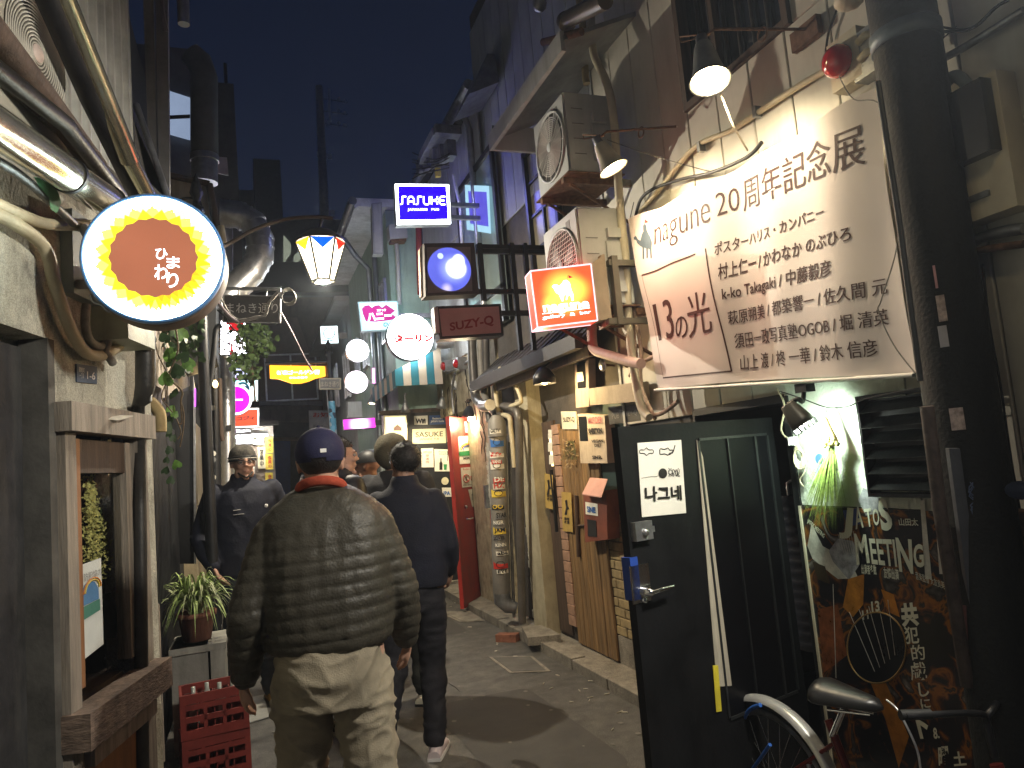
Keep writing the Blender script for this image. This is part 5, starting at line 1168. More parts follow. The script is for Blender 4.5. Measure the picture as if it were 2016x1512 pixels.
m = MB(); poly(m, YP(9.7), [(775,842),(782,836),(790,842),(790,848),(775,848)], .012); m.build('emblem', M_inkb, t)

# red door (standing open toward the lane) with its notices
RDp0 = ZP(.05).at(914, 1199); RDp1 = V((2.56, 8.72, .05)); dR = (RDp1-RDp0); wR = V((dR.x, dR.y, 0)).length; dR = V((dR.x, dR.y, 0)).normalized()
RP = Plane(RDp0, dR.cross(UP)); 
if RP.n.dot(CO-RDp0) < 0: RP = Plane(RDp0, -dR.cross(UP))
fR = FR(RDp0, dR, UP)
rd = thing('door', 'red painted bar door standing open with paper notices', 'door', RDp0)
zt = RP.at(905, 822).z-RDp0.z
m = MB(); m.box((0, 0, -.045), (wR, zt, 0), fR); m.build('leaf', M_redd, rd)
def onR(px, py, o=.0): return RP.at(px, py, o)
m = MB(); a = fR.inverted() @ onR(917, 1022); m.lathe([(.0, .0), (.02, 0), (.018, .03), (0, .032)], fR @ Matrix.Translation((a.x, a.y+.14, 0)), 12); m.tube([fR @ V((a.x, a.y, .01)), fR @ V((a.x, a.y, .05)), fR @ V((a.x+.11, a.y, .05))], .011, 8); m.build('handle', M_chrome, rd)
m = MB(); q = [onR(*p, .004) for p in ((917, 852),(938, 850),(938, 828),(915, 830))]; card(m, q, .004); gl_ = m.build('leaded_window', glow('leaded_glow', (1,.92,.7), 1.8), rd)
m = MB()
for a_, b_ in (((917,852),(938,828)), ((927,852),(927,829)), ((916,841),(938,839)), ((917,830),(927,841)), ((938,850),(927,841))): m.tube([onR(*a_, .007), onR(*b_, .007)], .004, 4)
m.build('lead', M_ink, gl_)
def rplate(name, label, cat, pts, mt_, txts=(), off=.004):
    t = thing(name, label, cat, onR(*pts[0])); m = MB(); card(m, [onR(*p, off) for p in pts], .003); m.build('sheet', mt_, t)
    for s, p2, mt2, *bo in txts: m = MB(); text(m, s, [onR(*p, off) for p in p2], .002, bold=bo[0] if bo else 0); m.build('lettering', mt2, t)
    return t
t = rplate('notice', 'rainbow printed certificate sheet on the red door', 'notice', ((905,914),(943,911),(940,856),(902,860)), M_paper, [('MEMBER', ((912,905),(934,903),(934,898),(912,900)), M_ink, .02)])
for k, (r_, mt2) in enumerate(((15, M_inky), (12, M_inko), (9, M_inkbl))):
    m = MB(); m.tube([onR(921+r_*math.cos(a), 886-r_*.9*math.sin(a), .008) for a in [i*PI/12 for i in range(13)]], .006, 5); m.build('rainbow_band', mt2, t)
m = MB(); card(m, [onR(*p, .008) for p in ((905,898),(942,895),(941,886),(904,889))], .001); m.build('green_band', M_inkg, t)
t = rplate('notice', 'white rules notice with three red prohibition circles on the red door', 'notice', ((910,960),(960,955),(957,917),(907,921)), M_paper, [('Rules in Golden Gai', ((912,926),(955,922),(954,919),(911,922)), M_inkr, 0), ('No smoking  No photo', ((912,957),(957,953),(957,950),(912,954)), M_ink, .02)])
for k in range(3):
    m = MB(); cx, cy = 918+k*15, 942-k*1.2; m.tube([onR(cx+6.2*math.cos(a), cy+7.5*math.sin(a), .006) for a in [i*PI/10 for i in range(21)]], .0045, 5); m.tube([onR(cx-4, cy-5, .006), onR(cx+4, cy+5, .006)], .004, 5); m.build('prohibition_print', M_inkr, t)
    m = MB(); m.tube([onR(cx, cy-3, .005), onR(cx, cy+4, .005)], .006, 5); m.build('figure_print', M_ink, t)
rplate('notice', 'torn white paper slip hanging by the red door handle', 'notice', ((930,998),(946,996),(944,960),(922,964)), M_paper, [('本日\n貸切', ((928,985),(940,984),(939,970),(927,972)), M_grey)])
m = MB(); 
for a_, b_ in (((941,900),(941,852)), ((941,852),(960,870)), ((941,900),(962,898)), ((962,898),(960,870))): m.tube([onR(*a_, .02), onR(*b_, .02)], .011, 4)
tag(m.build('wooden_frame', M_inko), 'small orange wooden frame fixed at the right edge of the red door', 'frame')
# black lantern above the red door
t = thing('wall_lamp', 'black scrollwork coach lantern above the red door', 'lamp', onR(922, 825, .1)); c = onR(925, 818, .12)
m = MB(); m.lathe([(0, .12), (.03, .11), (.07, .06), (.1, .0), (.1, -.02), (0, -.02)], Matrix.Translation(c), 8); m.build('hood', M_blackm, t)
m = MB(); m.tube([c+V((.03*math.cos(a)*(1-a/14), 0, .17+.03*math.sin(a)*(1-a/14))) for a in [i*.4 for i in range(28)]], .006, 5); m.tube([c+V((0,0,.12)), c+V((0,.02,.16))], .008, 5); m.build('scroll', M_blackm, t)
m = MB(); m.ball(c-UP*.04, .03, 10); m.build('bulb', glow('coach_bulb', (1,.85,.55), 30), t); light('POINT', 'lamp_light', t, c-UP*.09+V((0,-.03,0)), 7, (1,.85,.55), .03)

# striped awning
aw = thing('awning', 'teal and cream striped awning over the pub front', 'awning', (2.0, 9.4, 2.6))
x0a, x1a = 1.74, 2.34; n = 6
zF = YP(8.95).at(820, 758).z; zT = YP(8.95).at(865, 700).z
def ztop(x): return zF+.20+(x-x0a)/(x1a-x0a)*(zT-zF-.20+.1)
TE = mat('teal_stripe', (.02,.16,.2), .7, var=.15, bump=.1); CS = mat('cream_stripe', (.5,.43,.33), .7, var=.12, bump=.1)
for i in range(n):
    a, b = x0a+(x1a-x0a)*i/n, x0a+(x1a-x0a)*(i+1)/n
    m = MB(); m.add([V((a, 8.95, zF)), V((b-.002, 8.95, zF)), V((b-.002, 8.95, ztop(b))), V((a, 8.95, ztop(a))), V((a, 8.965, zF)), V((b-.002, 8.965, zF)), V((b-.002, 8.965, ztop(b))), V((a, 8.965, ztop(a)))], [(0,1,2,3),(7,6,5,4),(0,4,5,1),(3,2,6,7),(0,3,7,4),(1,5,6,2)])
    m.build('stripe', TE if i % 2 == 0 else CS, aw)
for i in range(10):
    a, b = 8.965+i*.2, 8.965+(i+1)*.2-.003
    m = MB(); m.hexa([V((x0a, b, zF-.02)), V((x0a, a, zF-.02)), V((x0a, a, ztop(x0a))), V((x0a, b, ztop(x0a)))], V((-.012, 0, 0))); m.hexa([V((x0a, b, ztop(x0a))), V((x0a, a, ztop(x0a))), V((x1a, a, ztop(x1a))), V((x1a, b, ztop(x1a)))], V((0, 0, .012))); m.build('stripe', TE if i % 2 == 0 else CS, aw)
# ================================================================ LIT SIGNS ON THE RIGHT
def box_sign(label, pl, pts, depth, face_mt, body_mt, frame=.012, name='shop_sign', group=None):
    q = pq(pl, *pts); t = thing(name, label, 'sign', (q[0]+q[1])/2, group)
    m = MB(); m.hexa(q, pl.n*depth); m.build('box', body_mt, t)
    f = lift(inset(q, frame), .004); m = MB(); card(m, f, .003); m.build('lit_face', face_mt, t)
    # the same face on the back of the box
    b = [p-pl.n*(depth+.004) for p in inset(q, frame)]; m = MB(); card(m, [b[1], b[0], b[3], b[2]], .003); m.build('lit_face', face_mt, t)
    return t, q
def letters(t, pl, items, mt_, off=.008, name='lettering'):
    m = MB()
    for s, pts, *bo in items: text(m, s, lift(pq(pl, *pts), off), .001, bold=bo[0] if bo else 0)
    return m.build(name, mt_, t)
G_white = glow('sign_white', (.93, .97, 1), 10)
G_let = glow('lit_white_letters', (.9, .95, 1), 3.0)
# red camel sign
pl = Plane((1.7, 3.95, 2.5), (-.13, -1, 0))
ctr = pl.at(1112, 575); ctr2 = pl.at(1105, 602)
G_red = glow('sign_red', (1, .02, .006), 5, hot=[(ctr, .17, (1.0,.5,.06), 2.2), (ctr+V((.10,0,.02)), .10, (1.0,.35,.03), .9), (pl.at(1082, 600), .07, (1,.4,.05), 1.3)])
q = pq(pl, (1058,645),(1176,631),(1163,520),(1044,534))
t = thing('shop_sign', 'glowing red box sign with a white camel rider and flag', 'sign', (q[0]+q[1])/2)
m = MB(); m.hexa(q, pl.n*.13); m.build('box', glow('sign_red_side', (1,.03,.015), 3), t)
m = MB(); card(m, lift(inset(q, .008), .003), .002); m.build('lit_face', G_red, t)
m = MB(); b = [p-pl.n*.13 for p in q]
for a_, b_ in ((0,1),(1,2),(2,3),(3,0)): m.tube([q[a_]+pl.n*.003, q[b_]+pl.n*.003], .0045, 6)
for i in (0, 3): m.tube([q[i], b[i]], .004, 6)
m.tube([b[0], b[3]], .004, 6); m.tube([b[0], b[1]], .004, 6); m.build('edge_trim', glow('pink_edge', (1,.55,.6), 1.4), t)
letters(t, pl, [('nagune', ((1070,621),(1160,612),(1158,593),(1068,602)), .03), ('gallery  &  bar', ((1068,631),(1163,619),(1162,611),(1067,623)), .01)], G_let)
m = MB(); m.tube([pl.at(1068, 618, .006), pl.at(1161, 606, .006)], .0012, 4)
cvn = lambda p: (960+p[0]*.2249, 400+p[1]*.2249)
poly(m, pl, [(560,735),(575,718),(600,715),(625,730),(650,700),(665,680),(690,675),(715,700),(728,760),(745,800),(750,855),(735,858),(722,805),(700,815),(690,850),(682,850),(690,800),(665,810),(660,860),(648,860),(620,800),(600,790),(585,770),(575,745)], .008, cvn)
m.build('camel_emblem', glow('camel_white', (1,.95,.85), 4), t)
m = MB(); m.tube([pl.at(*cvn((690,690)), .008), pl.at(*cvn((703,632)), .008)], .0012, 4); poly(m, pl, [(703,632),(742,652),(706,662)], .009, cvn); m.build('flag_emblem', mat('purple_ink', (.2,.02,.12), .6), t)
m = MB(); q2 = pq(pl, (1177,631),(1197,628),(1184,505),(1164,519)); m.hexa(q2, pl.n*.14); 
q3 = pq(pl, (1197,640),(1206,638),(1190,500),(1182,502)); m.hexa(q3, pl.n*.16); m.build('end_casing', mat('casing_tan', (.3,.24,.17), .6, var=.2), t)
m = MB(); 
for y in (518, 633): a = pl.at(1196, y); m.box((a.x, a.y-.02, a.z-.018), (2.46, a.y+.02, a.z+.018))
a = pl.at(1203, 505); b = pl.at(1208, 640); m.box((a.x-.01, a.y-.025, b.z), (a.x+.03, a.y+.025, a.z)); m.build('wall_bracket', mat('bracket_olive', (.11,.1,.075), .5, metal=.3), t)

# blue sasuke sign
pl = YP(7.2)
t, q = box_sign('glowing royal blue box sign with white border and geometric lettering', pl, ((781,443),(888,441),(884,363),(777,362)), .10, G_white, mat('sign_body', (.5,.55,.55), .4), .003)
m = MB(); card(m, lift(pq(pl, (786,434),(882,432),(878,367),(783,367)), .008), .002); m.build('blue_face', glow('sign_blue', (.003,.0,1), 7), t)
b = [p-V((0, -.112, 0)) for p in pq(pl, (786,434),(882,432),(878,367),(783,367))]; m = MB(); card(m, [b[1], b[0], b[3], b[2]], .002); m.build('blue_face', glow('sign_blue', (.003,.0,1), 7), t)
# geometric lettering of the pub
m = MB()
def stroke(pts, w=2.4): m.tube([pl.at(x, y, .0115) for x, y in pts], w*.5*mpp(q[0]), 6)
def glyph(ch, x, y, w, h, sw):
    S = {'S': [[(1,0),(.35,0),(.35,0.1),(.35,.55),(.35,.9),(0,1)], ], 'A': [[(0,1),(0,.3),(.3,0),(.7,0),(1,.3),(1,1)],[(0,.62),(1,.62)]], 'U': [[(0,0),(0,.75),(.25,1),(.75,1),(1,.75),(1,0)]], 'K': [[(0,0),(0,1)],[(1,0),(.9,.35),(.1,.5)],[(.1,.5),(.9,.62),(1,1)]], 'E': [[(1,0),(.3,0),(0,.3),(0,.75),(.3,1),(1,1)],[(0,.5),(.85,.5)]]}
    for st_ in S[ch]: stroke([(x+u*w, y+v*h) for u, v in st_], sw)
for i, ch in enumerate('SASUKE'): glyph(ch, 788+i*15.4, 387, 11.5, 15.5, 3)
m.build('pub_name', G_let, t)
letters(t, pl, [('JAPANESE   PUB', ((802,417),(864,416),(864,411),(802,411)), .03)], G_let, .010)
m = MB(); a = pl.at(887, 400); m.box((a.x, 7.22, a.z-.02), (2.5, 7.27, a.z+.02)); a = pl.at(887, 425); m.box((a.x, 7.22, a.z-.02), (2.5, 7.27, a.z+.02)); m.build('wall_bracket', M_steeld, t)

# planet sign, dim suzy-q sign and their frame
pl = YP(5.6)
t, q = None, pq(pl, (838,583),(943,578),(934,478),(835,479))
t = thing('shop_sign', 'dark square box sign with a glowing blue and white planet', 'sign', (q[0]+q[1])/2)
m = MB(); m.hexa(q, pl.n*.16); m.build('box', mat('planet_box', (.05,.045,.045), .6), t)
m = MB(); m.hexa(pq(YP(5.62), (838,583),(840,583),(836,480),(834,480)), V((0,-.16,0))); m.hexa(pq(YP(5.68), (829,583),(834,583),(832,480),(826,490)), V((0,-.06,0))); m.build('side_rim', mat('tan_rim', (.3,.23,.18), .6), t)
m = MB(); card(m, lift(pq(pl, (842,577),(930,573),(926,486),(840,487)), .003), .002); m.build('panel', mat('dim_grey_panel', (.16,.15,.14), .5), t)
cP = pl.at(885, 530, .01)
G_pl = glow('planet', (.10, .12, .62), .9, hot=[(cP+V((.03,0,.0)), .15, (.45,.55,.9), .7), (pl.at(898, 528, .01), .10, (1,1,.95), 5), (pl.at(903, 512, .01), .06, (1,1,.95), 4), (pl.at(880, 568, .01), .06, (.6,.5,.2), .8)])
f = FR(cP, (1, 0, 0), UP); m = MB(); m.disc(f, 44*mpp(cP), 0, 48); m.build('planet_face', G_pl, t)
m = MB(); f2_ = FR(pl.at(867, 504, .014), (1, 0, 0), UP); m.disc(f2_, .025, 0, 20); m.build('moon_print', glow('moon_print', (.5,.6,.8), 1), t)
m = MB()
for y0 in (483, 492, 572): a = pl.at(940, y0); m.box((a.x, 5.62, a.z-.018), (2.5, 5.66, a.z+.018))
for x0 in (945, 1008, 1034): a = pl.at(x0, 478); b = pl.at(x0, 690 if x0 > 1000 else 590); m.box((a.x-.018, 5.6, b.z), (a.x+.018, 5.64, a.z))
m.build('steel_frame', M_blackm, t)
t, q = box_sign('unlit dark framed box sign with dull red lettering under the planet sign', YP(5.55), ((866,668),(992,660),(986,598),(858,603)), .14, mat('dim_pink', (.42,.26,.26), .5, var=.1), M_blackm, .022)
letters(t, YP(5.55), [('SUZY-Q', ((886,655),(972,642),(970,620),(884,636)), .03)], mat('dull_red_ink', (.22,.03,.04), .6))
m = MB(); m.box(YP(5.6).at(852, 660), YP(5.5).at(862, 605)); m.build('end_casing', M_steeld, t)
m = MB(); a = YP(5.6).at(990, 615); m.box((a.x, 5.62, a.z-.02), (2.5, 5.66, a.z+.02)); m.build('wall_bracket', M_blackm, t)

# round darling sign
def round_sign(label, Y, c, r, face, rim, txt=(), ink=M_inkr, depth=.12, ring=None, left=False):
    pl = YP(Y); p = pl.at(*c); R = r*mpp(p); f = FR(p, (1, 0, 0), UP); t = thing('shop_sign', label, 'sign', p-UP*R)
    m = MB(); m.lathe([(R, 0), (R*1.03, -.01), (R*1.03, -depth+.01), (R, -depth)], f, 48); m.build('rim', rim, t)
    m = MB(); m.lathe([(R, .0), (R*.97, .006), (R*.6, .014), (0, .018)], f, 48); m.build('lit_face', face, t)
    m = MB(); m.lathe([(0, -depth-.01), (R*.6, -depth-.008), (R, -depth)], f, 48); m.build('lit_face', face, t)
    if ring: m = MB(); m.tube([f @ V((R*.88*math.cos(a), R*.88*math.sin(a), .012)) for a in [i*PI/24 for i in range(49)]], R*.012, 4); m.build('ring_print', ring, t)
    if txt: letters(t, pl, txt, ink, .021)
    m = MB(); m.box((-.7, Y+.03, p.z-.03), (p.x-R*.98, Y+.08, p.z+.03)) if left else m.box((p.x+R*.98, Y+.03, p.z-.03), (2.3, Y+.08, p.z+.03)); m.build('wall_bracket', M_steeld, t)
    return t
G_redi = glow('lit_red_ink', (.8,.01,.02), .6)
round_sign('big round white lit sign with red katakana over the awning', 8.7, (808, 663), 46, G_white, M_blackm, [('ダーリン', ((774,676),(852,675),(852,657),(774,658)), .09), ('居酒屋', ((802,653),(846,653),(846,645),(802,646)), .02)], G_redi)
round_sign('small round white lit sign with a faint thin glyph, upper of two', 11.4, (704, 690), 22, G_white, M_steel, [('♪', ((700,696),(706,696),(706,686),(700,686)), .0)], mat('dim_ink', (.1,.15,.1), .6))
round_sign('small round pinkish white lit sign, lower of two', 11.6, (702, 752), 22, glow('sign_pinkwhite', (1,.86,.98), 3.6), M_steel, ring=glow('mauve_ring', (.6,.35,.6), .8))
# honey sign
pl = YP(9.6)
t, q = box_sign('pale blue lit box sign with a magenta cloud and snack bar lettering', pl, ((711,652),(787,648),(783,592),(704,594)), .12, glow('sign_iceblue', (.38,.78,.82), 1.6), mat('ice_body', (.4,.55,.58), .4), .015)
m = MB(); poly(m, pl, [(720,633),(714,618),(712,608),(718,602),(726,601),(732,606),(738,602),(746,601),(752,606),(760,600),(766,604),(778,612),(770,618),(780,624),(772,630),(758,632),(740,634)], .009); m.build('cloud_print', glow('cloud_magenta', (.5,.02,.25), .9), t)
letters(t, pl, [('ハニー', ((724,633),(772,629),(770,614),(722,617)), .05), ('スナック', ((742,614),(760,613),(759,608),(741,609)), .02)], G_let, .012)
m = MB(); m.tube([pl.at(759+5*math.cos(a)*(1-a/9), 640-5*math.sin(a)*(1-a/9), .01) for a in [i*.4 for i in range(18)]], .007, 5); m.build('swirl_print', mat('navy_print', (.05,.12,.22), .6), t)
m = MB(); a = pl.at(786, 620); m.box((a.x, 9.64, a.z-.03), (2.5, 9.7, a.z+.03)); m.build('wall_bracket', M_steeld, t)
# pink bar
t, q = box_sign('magenta glowing horizontal light box, far down the lane on the right', YP(11.2), ((677,846),(740,842),(738,822),(675,826)), .15, glow('sign_magenta', (1,.05,.75), 1.2, hot=[(YP(11.2).at(708, 835), .2, (1,.7,1), 2.5)]), M_black, .004)
m = MB(); a = YP(11.2).at(738, 832); m.box((a.x, 11.25, a.z-.04), (1.98, 11.3, a.z+.04)); m.build('wall_bracket', M_black, t)
m = MB(); q = pq(YP(11.3), (686,822),(714,822),(712,790),(685,791)); m.hexa(q, V((0, -.2, 0))); tag(m.build('meter_box', M_siding3), 'pale grey box fixed above the magenta light box', 'meter box')
t, q = box_sign('slim upright strip of pink light on the far wall', YP(10.9), ((733,755),(739,755),(738,724),(732,725)), .05, glow('pink_strip', (1,.35,.8), 2), M_black, .002)
# fuji bar sign
pl = YP(15)
t, q = box_sign('small square pale cyan lit sign with a thin black circle', pl, ((632,677),(667,676),(665,641),(630,642)), .12, glow('sign_palecyan', (.7,.95,1), 2.2), M_white, .01)
m = MB(); m.tube([pl.at(648+11*math.cos(a), 656+10.5*math.sin(a), .012) for a in [i*PI/14 for i in range(29)]], .010, 5); m.tube([pl.at(638, 658, .012), pl.at(645, 661, .012), pl.at(652, 660, .012), pl.at(658, 658, .012)], .006, 4); m.build('circle_print', M_ink, t)
letters(t, pl, [('BAR FUJISAN', ((634,673),(663,672),(663,668),(634,669)), .06)], M_ink, .012)
m = MB(); a = pl.at(666, 660); m.box((a.x, 15.05, a.z-.06), (2.02, 15.1, a.z+.06)); m.build('wall_bracket', M_siding3, t)
# ================================================================ NEAR LEFT FACADE
A1 = thing('building', 'stained plaster bar house nearest on the left, carrying the sunflower sign', 'building', (-.9, 3.3, 0))
def LP(s, o, z): return V((-0.466, 4.21, 0)) + LD*s + LN*o + UP*z      # s along wall (0 = far end), o outwards
fL = FR((-0.466, 4.21, 0), LD, UP)     # x along, y up, z = x cross y -> outward
def lf(px, py, off=0): return LF.at(px, py, off)
def sc2(px, py, off=0): p = fL.inverted() @ lf(px, py, off); return p.x, p.y
dx1, dz1 = sc2(103, 670); wx0, wz1 = sc2(108, 800); wx1, _ = sc2(272, 815); _, wzb = sc2(125, 1420)
ZU = sc2(110, 330)[1]                    # where plaster ends below the big gutter
m = MB()
m.box((-4.5, dz1, -.18), (dx1, 3.05, 0), fL); m.box((dx1, wz1, -.18), (.0, 3.05, 0), fL); m.box((dx1, 0, -.18), (wx0, wz1, 0), fL); m.box((-4.5, 0, -.2), (dx1, dz1, -.12), fL)
m.box((wx1, 0, -.18), (0, wz1, 0), fL)
m.build('wall', M_stucco, A1)
m = MB(); m.box((-1.6, .02, -.118), (dx1-.02, dz1-.03, -.09), fL); m.build('door', mat('black_weathered', (.03,.03,.032), .7, var=.6, sc_=4, bump=.2, stain=.5, stc=(.1,.095,.085)), A1)
m = MB(); m.box((dx1-.05, 0, -.10), (dx1, dz1, .006), fL); m.build('door_frame', mat('dark_plaster', (.1,.095,.085), .85, var=.4), A1)
# corrugated upper storey
m = MB(); n = 120; L0 = -4.5; dxx = (0-L0)/n; vs = []
for i in range(n*4+1):
    x = L0+i*dxx/4; vs += [fL @ V((x, 3.05, -.04+.022*max(-.7, min(.7, math.sin(i*PI/2*.4))))), fL @ V((x, 6.5, -.04+.022*max(-.7, min(.7, math.sin(i*PI/2*.4)))))]
m.add(vs, [(2*i, 2*i+2, 2*i+3, 2*i+1) for i in range(n*4)], True)
m.build('corrugated_sheet', mat('corrugated', (.42,.42,.38), .45, metal=.4, var=.2, sc_=6, bump=.05, stain=.45, stc=(.12,.1,.07), streak=.1), A1)
m = MB(); m.box((-4.5, 3.05, -.5), (0, 6.5, -.08), fL); m.build('upper_wall', M_dark, A1)
m = MB(); m.box((-4.5, 3.0, -.05), (0.02, 3.06, .12), fL); m.build('ledge', M_conc, A1)
# window and its timber
WIN = thing('window', 'old timber bar window with yellow dried flowers behind the glass', 'window', lf(190, 1400))
def lbox(mb, px0, px1, py0, py1, o0, o1, ref=None):
    x0, z0 = sc2(px0, py1); x1, z1 = sc2(px1, py0); mb.box((x0, z0, o0), (x1, z1, o1), fL); return mb
m = MB(); m.box((wx0, .05, -.03), (wx0+.085, wz1-.02, .035), fL); m.build('post', M_wood, WIN)
m = MB(); m.box((wx1-.115, .05, -.03), (wx1, wz1-.02, .035), fL); m.build('post', M_wood, WIN)
m = MB(); m.box((wx0-.02, wz1-.10, -.02), (wx1+.03, wz1+.015, .07), fL); m.build('lintel', M_wood, WIN)
ox0, ox1 = wx0+.10, wx1-.13
oz1 = wz1-.12; oz0 = sc2(200, 1330)[1]
m = MB(); m.box((ox0, oz0, -.05), (ox0+.07, oz1, .01), fL); m.build('inner_frame', mat('orange_brown_wood', (.26,.12,.05), .6, var=.3, aniso=(6,6,.6), bump=.2), WIN)
m = MB(); m.box((ox1-.06, oz0, -.05), (ox1, oz1, .01), fL); m.build('inner_frame', M_wood, WIN)
m = MB(); m.box((ox0+.07, oz1-.14, -.05), (ox1-.06, oz1, .005), fL); m.build('top_rail', M_woodd, WIN)
gl = bpy.data.materials.new('window_glass'); gl.use_nodes = True; tt = gl.node_tree; tt.nodes.clear()
o_ = tt.nodes.new('ShaderNodeOutputMaterial'); mx = tt.nodes.new('ShaderNodeMixShader'); tr = tt.nodes.new('ShaderNodeBsdfTransparent'); gs = tt.nodes.new('ShaderNodeBsdfGlossy'); gs.inputs['Roughness'].default_value = .08
fr__ = tt.nodes.new('ShaderNodeFresnel'); fr__.inputs[0].default_value = 1.5; tr.inputs[0].default_value = (.85,.85,.82,1)
tt.links.new(fr__.outputs[0], mx.inputs[0]); tt.links.new(tr.outputs[0], mx.inputs[1]); tt.links.new(gs.outputs[0], mx.inputs[2]); tt.links.new(mx.outputs[0], o_.inputs[0])
m = MB(); m.quad(*[fL @ V(p) for p in ((ox0+.07, oz0, -.02), (ox1-.06, oz0, -.02), (ox1-.06, oz1-.14, -.02), (ox0+.07, oz1-.14, -.02))]); m.build('pane', gl, WIN)
m = MB(); m.box((ox0-.05, oz0-.1, -.42), (ox1+.05, oz1, -.40), fL); m.box((ox0-.05, oz0-.1, -.40), (ox1, oz0-.06, -.05), fL); m.box((ox0-.07, oz0-.1, -.40), (ox0-.05, oz1, -.05), fL); m.build('inside_back', mat('brown_inside', (.09,.06,.035), .8, var=.4), WIN)
a = [lf(120, 1395, .05), lf(278, 1268, .05), lf(278, 1300, .05), lf(122, 1440, .05)]
x0_, zz0 = wx0-.02, oz0-.19
m = MB(); m.box((x0_, zz0, .0), (wx1+.02, zz0+.135, .11), fL); m.build('sill', mat('mossy_wood', (.17,.12,.09), .85, var=.5, sc_=7, bump=.5, bs=18, aniso=(2,2,8), stain=.5), WIN)
m = MB(); m.box((ox0, .05, -.02), (ox1, zz0, .015), fL); m.build('plywood_panel', M_woodo, WIN)
m = MB(); m.box((ox0+.02, zz0-.1, .02), (wx1-.05, zz0-.005, .06), fL); m.build('bracket_board', M_wood, WIN)
m = MB(); q = [lf(185, 822, .03), lf(235, 826, .1), lf(262, 818, .12), lf(205, 815, .0)]; m.hexa(q, V((0, 0, .004))); m.build('loose_paper', M_paperw, WIN)
m = MB(); m.box((wx0+.088, .05, -.1), (ox0-.003, wz1-.12, -.03), fL); m.build('gap_board', M_woodd, WIN)
# flowers behind the glass
df = thing('dried_flowers', 'tall yellow spray of dried flowers standing behind the window glass', 'dried plant', lf(190, 1130, -.12)); random.seed(12); m = MB()
for i in range(1500):
    k = random.random(); cx = 176+18*k; cy = 950+k*180; sp_ = 10+26*k*(1 if k < .85 else .8)
    c = LF.at(cx+random.gauss(0, sp_*.5), cy+random.gauss(0, 9), -.12+random.uniform(-.05, .05)); d = V((random.gauss(0,1), random.gauss(0,1), random.gauss(0,1))).normalized(); e = d.orthogonal().normalized()
    s_ = random.uniform(.004, .011); m.add([c-d*s_, c+e*s_*.7, c+d*s_, c-e*s_*.7], [(0, 1, 2, 3)])
m.build('blossoms', mat('mimosa', (.8,.74,.25), .8, var=.5, sc_=40, bump=0), df)
m = MB()
for i in range(9): m.tube([LF.at(190, 1260, -.14), LF.at(175+i*3, 1120-i*15, -.12)], .003, 4)
m.build('stems', M_leafd, df)
m = MB(); m.lathe([(.05, 0), (.07, .06), (.05, .16), (.035, .2)], Matrix.Translation(LF.at(205, 1235, -.15)-UP*.05), 14); m.build('vase', mat('green_vase', (.05,.14,.08), .3), df)
mm_ = thing('pamphlet', 'rainbow certificate leaflet taped inside the timber window', 'notice', lf(180, 1300, -.01))
q = [LF.at(*p, -.014) for p in ((161,1302),(204,1268),(199,1098),(161,1112))]; m = MB(); card(m, q, .002); m.build('sheet', mat('cool_paper', (.6,.63,.6), .7, var=.1), mm_)
def lq(pts, o=-.010): return [LF.at(*p, o) for p in pts]
m = MB(); poly(m, LF, [(165+0,1195),(200,1178),(199,1158),(192,1145),(182,1143),(172,1150),(165,1168)], -.010); m.build('arch_print', mat('arch_blue', (.08,.2,.38), .6), mm_)
m = MB(); text(m, '防犯協力', lq(((164,1146),(199,1130),(198,1118),(163,1130)))); m.build('lettering', M_grey, mm_)
m = MB(); poly(m, LF, [(162,1225),(202,1200),(201,1178),(162,1198)], -.009); m.build('green_band', mat('dull_green', (.06,.2,.15), .6), mm_)
for k, c_ in enumerate((M_inko, M_inky)): m = MB(); m.tube([LF.at(182+(17-k*3)*math.cos(a), 1162-(24-k*4)*math.sin(a)-(17-k*3)*math.cos(a)*.5, -.009) for a in [i*PI/10 for i in range(11)]], .003, 4); m.build('rainbow_band', c_, mm_)
m = MB(); q = lq(((213,936),(223,930),(219,862),(212,866))); card(m, q, .002); tag(m.build('sticker', mat('cream_slip', (.55,.5,.33), .7), ), 'narrow cream and green slip stuck high on the window glass', 'sticker')

# address plate
t = thing('address_plate', 'small dark blue address plate reading 1-6 on the stained plaster', 'sign', lf(171, 753)); q = [LF.at(*p, .008) for p in ((152,752),(191,756),(191,722),(151,716))]; m = MB(); card(m, q, .006); m.build('plate', mat('plate_blue', (.06,.085,.13), .5, var=.2), t)
m = MB(); text(m, '1-6', [LF.at(*p, .009) for p in ((171,746),(187,748),(187,733),(171,731))], .001, bold=.01); text(m, '歌舞伎町\n一丁目', [LF.at(*p, .009) for p in ((155,744),(166,745),(166,724),(155,722))], .001); m.build('lettering', M_white, t)

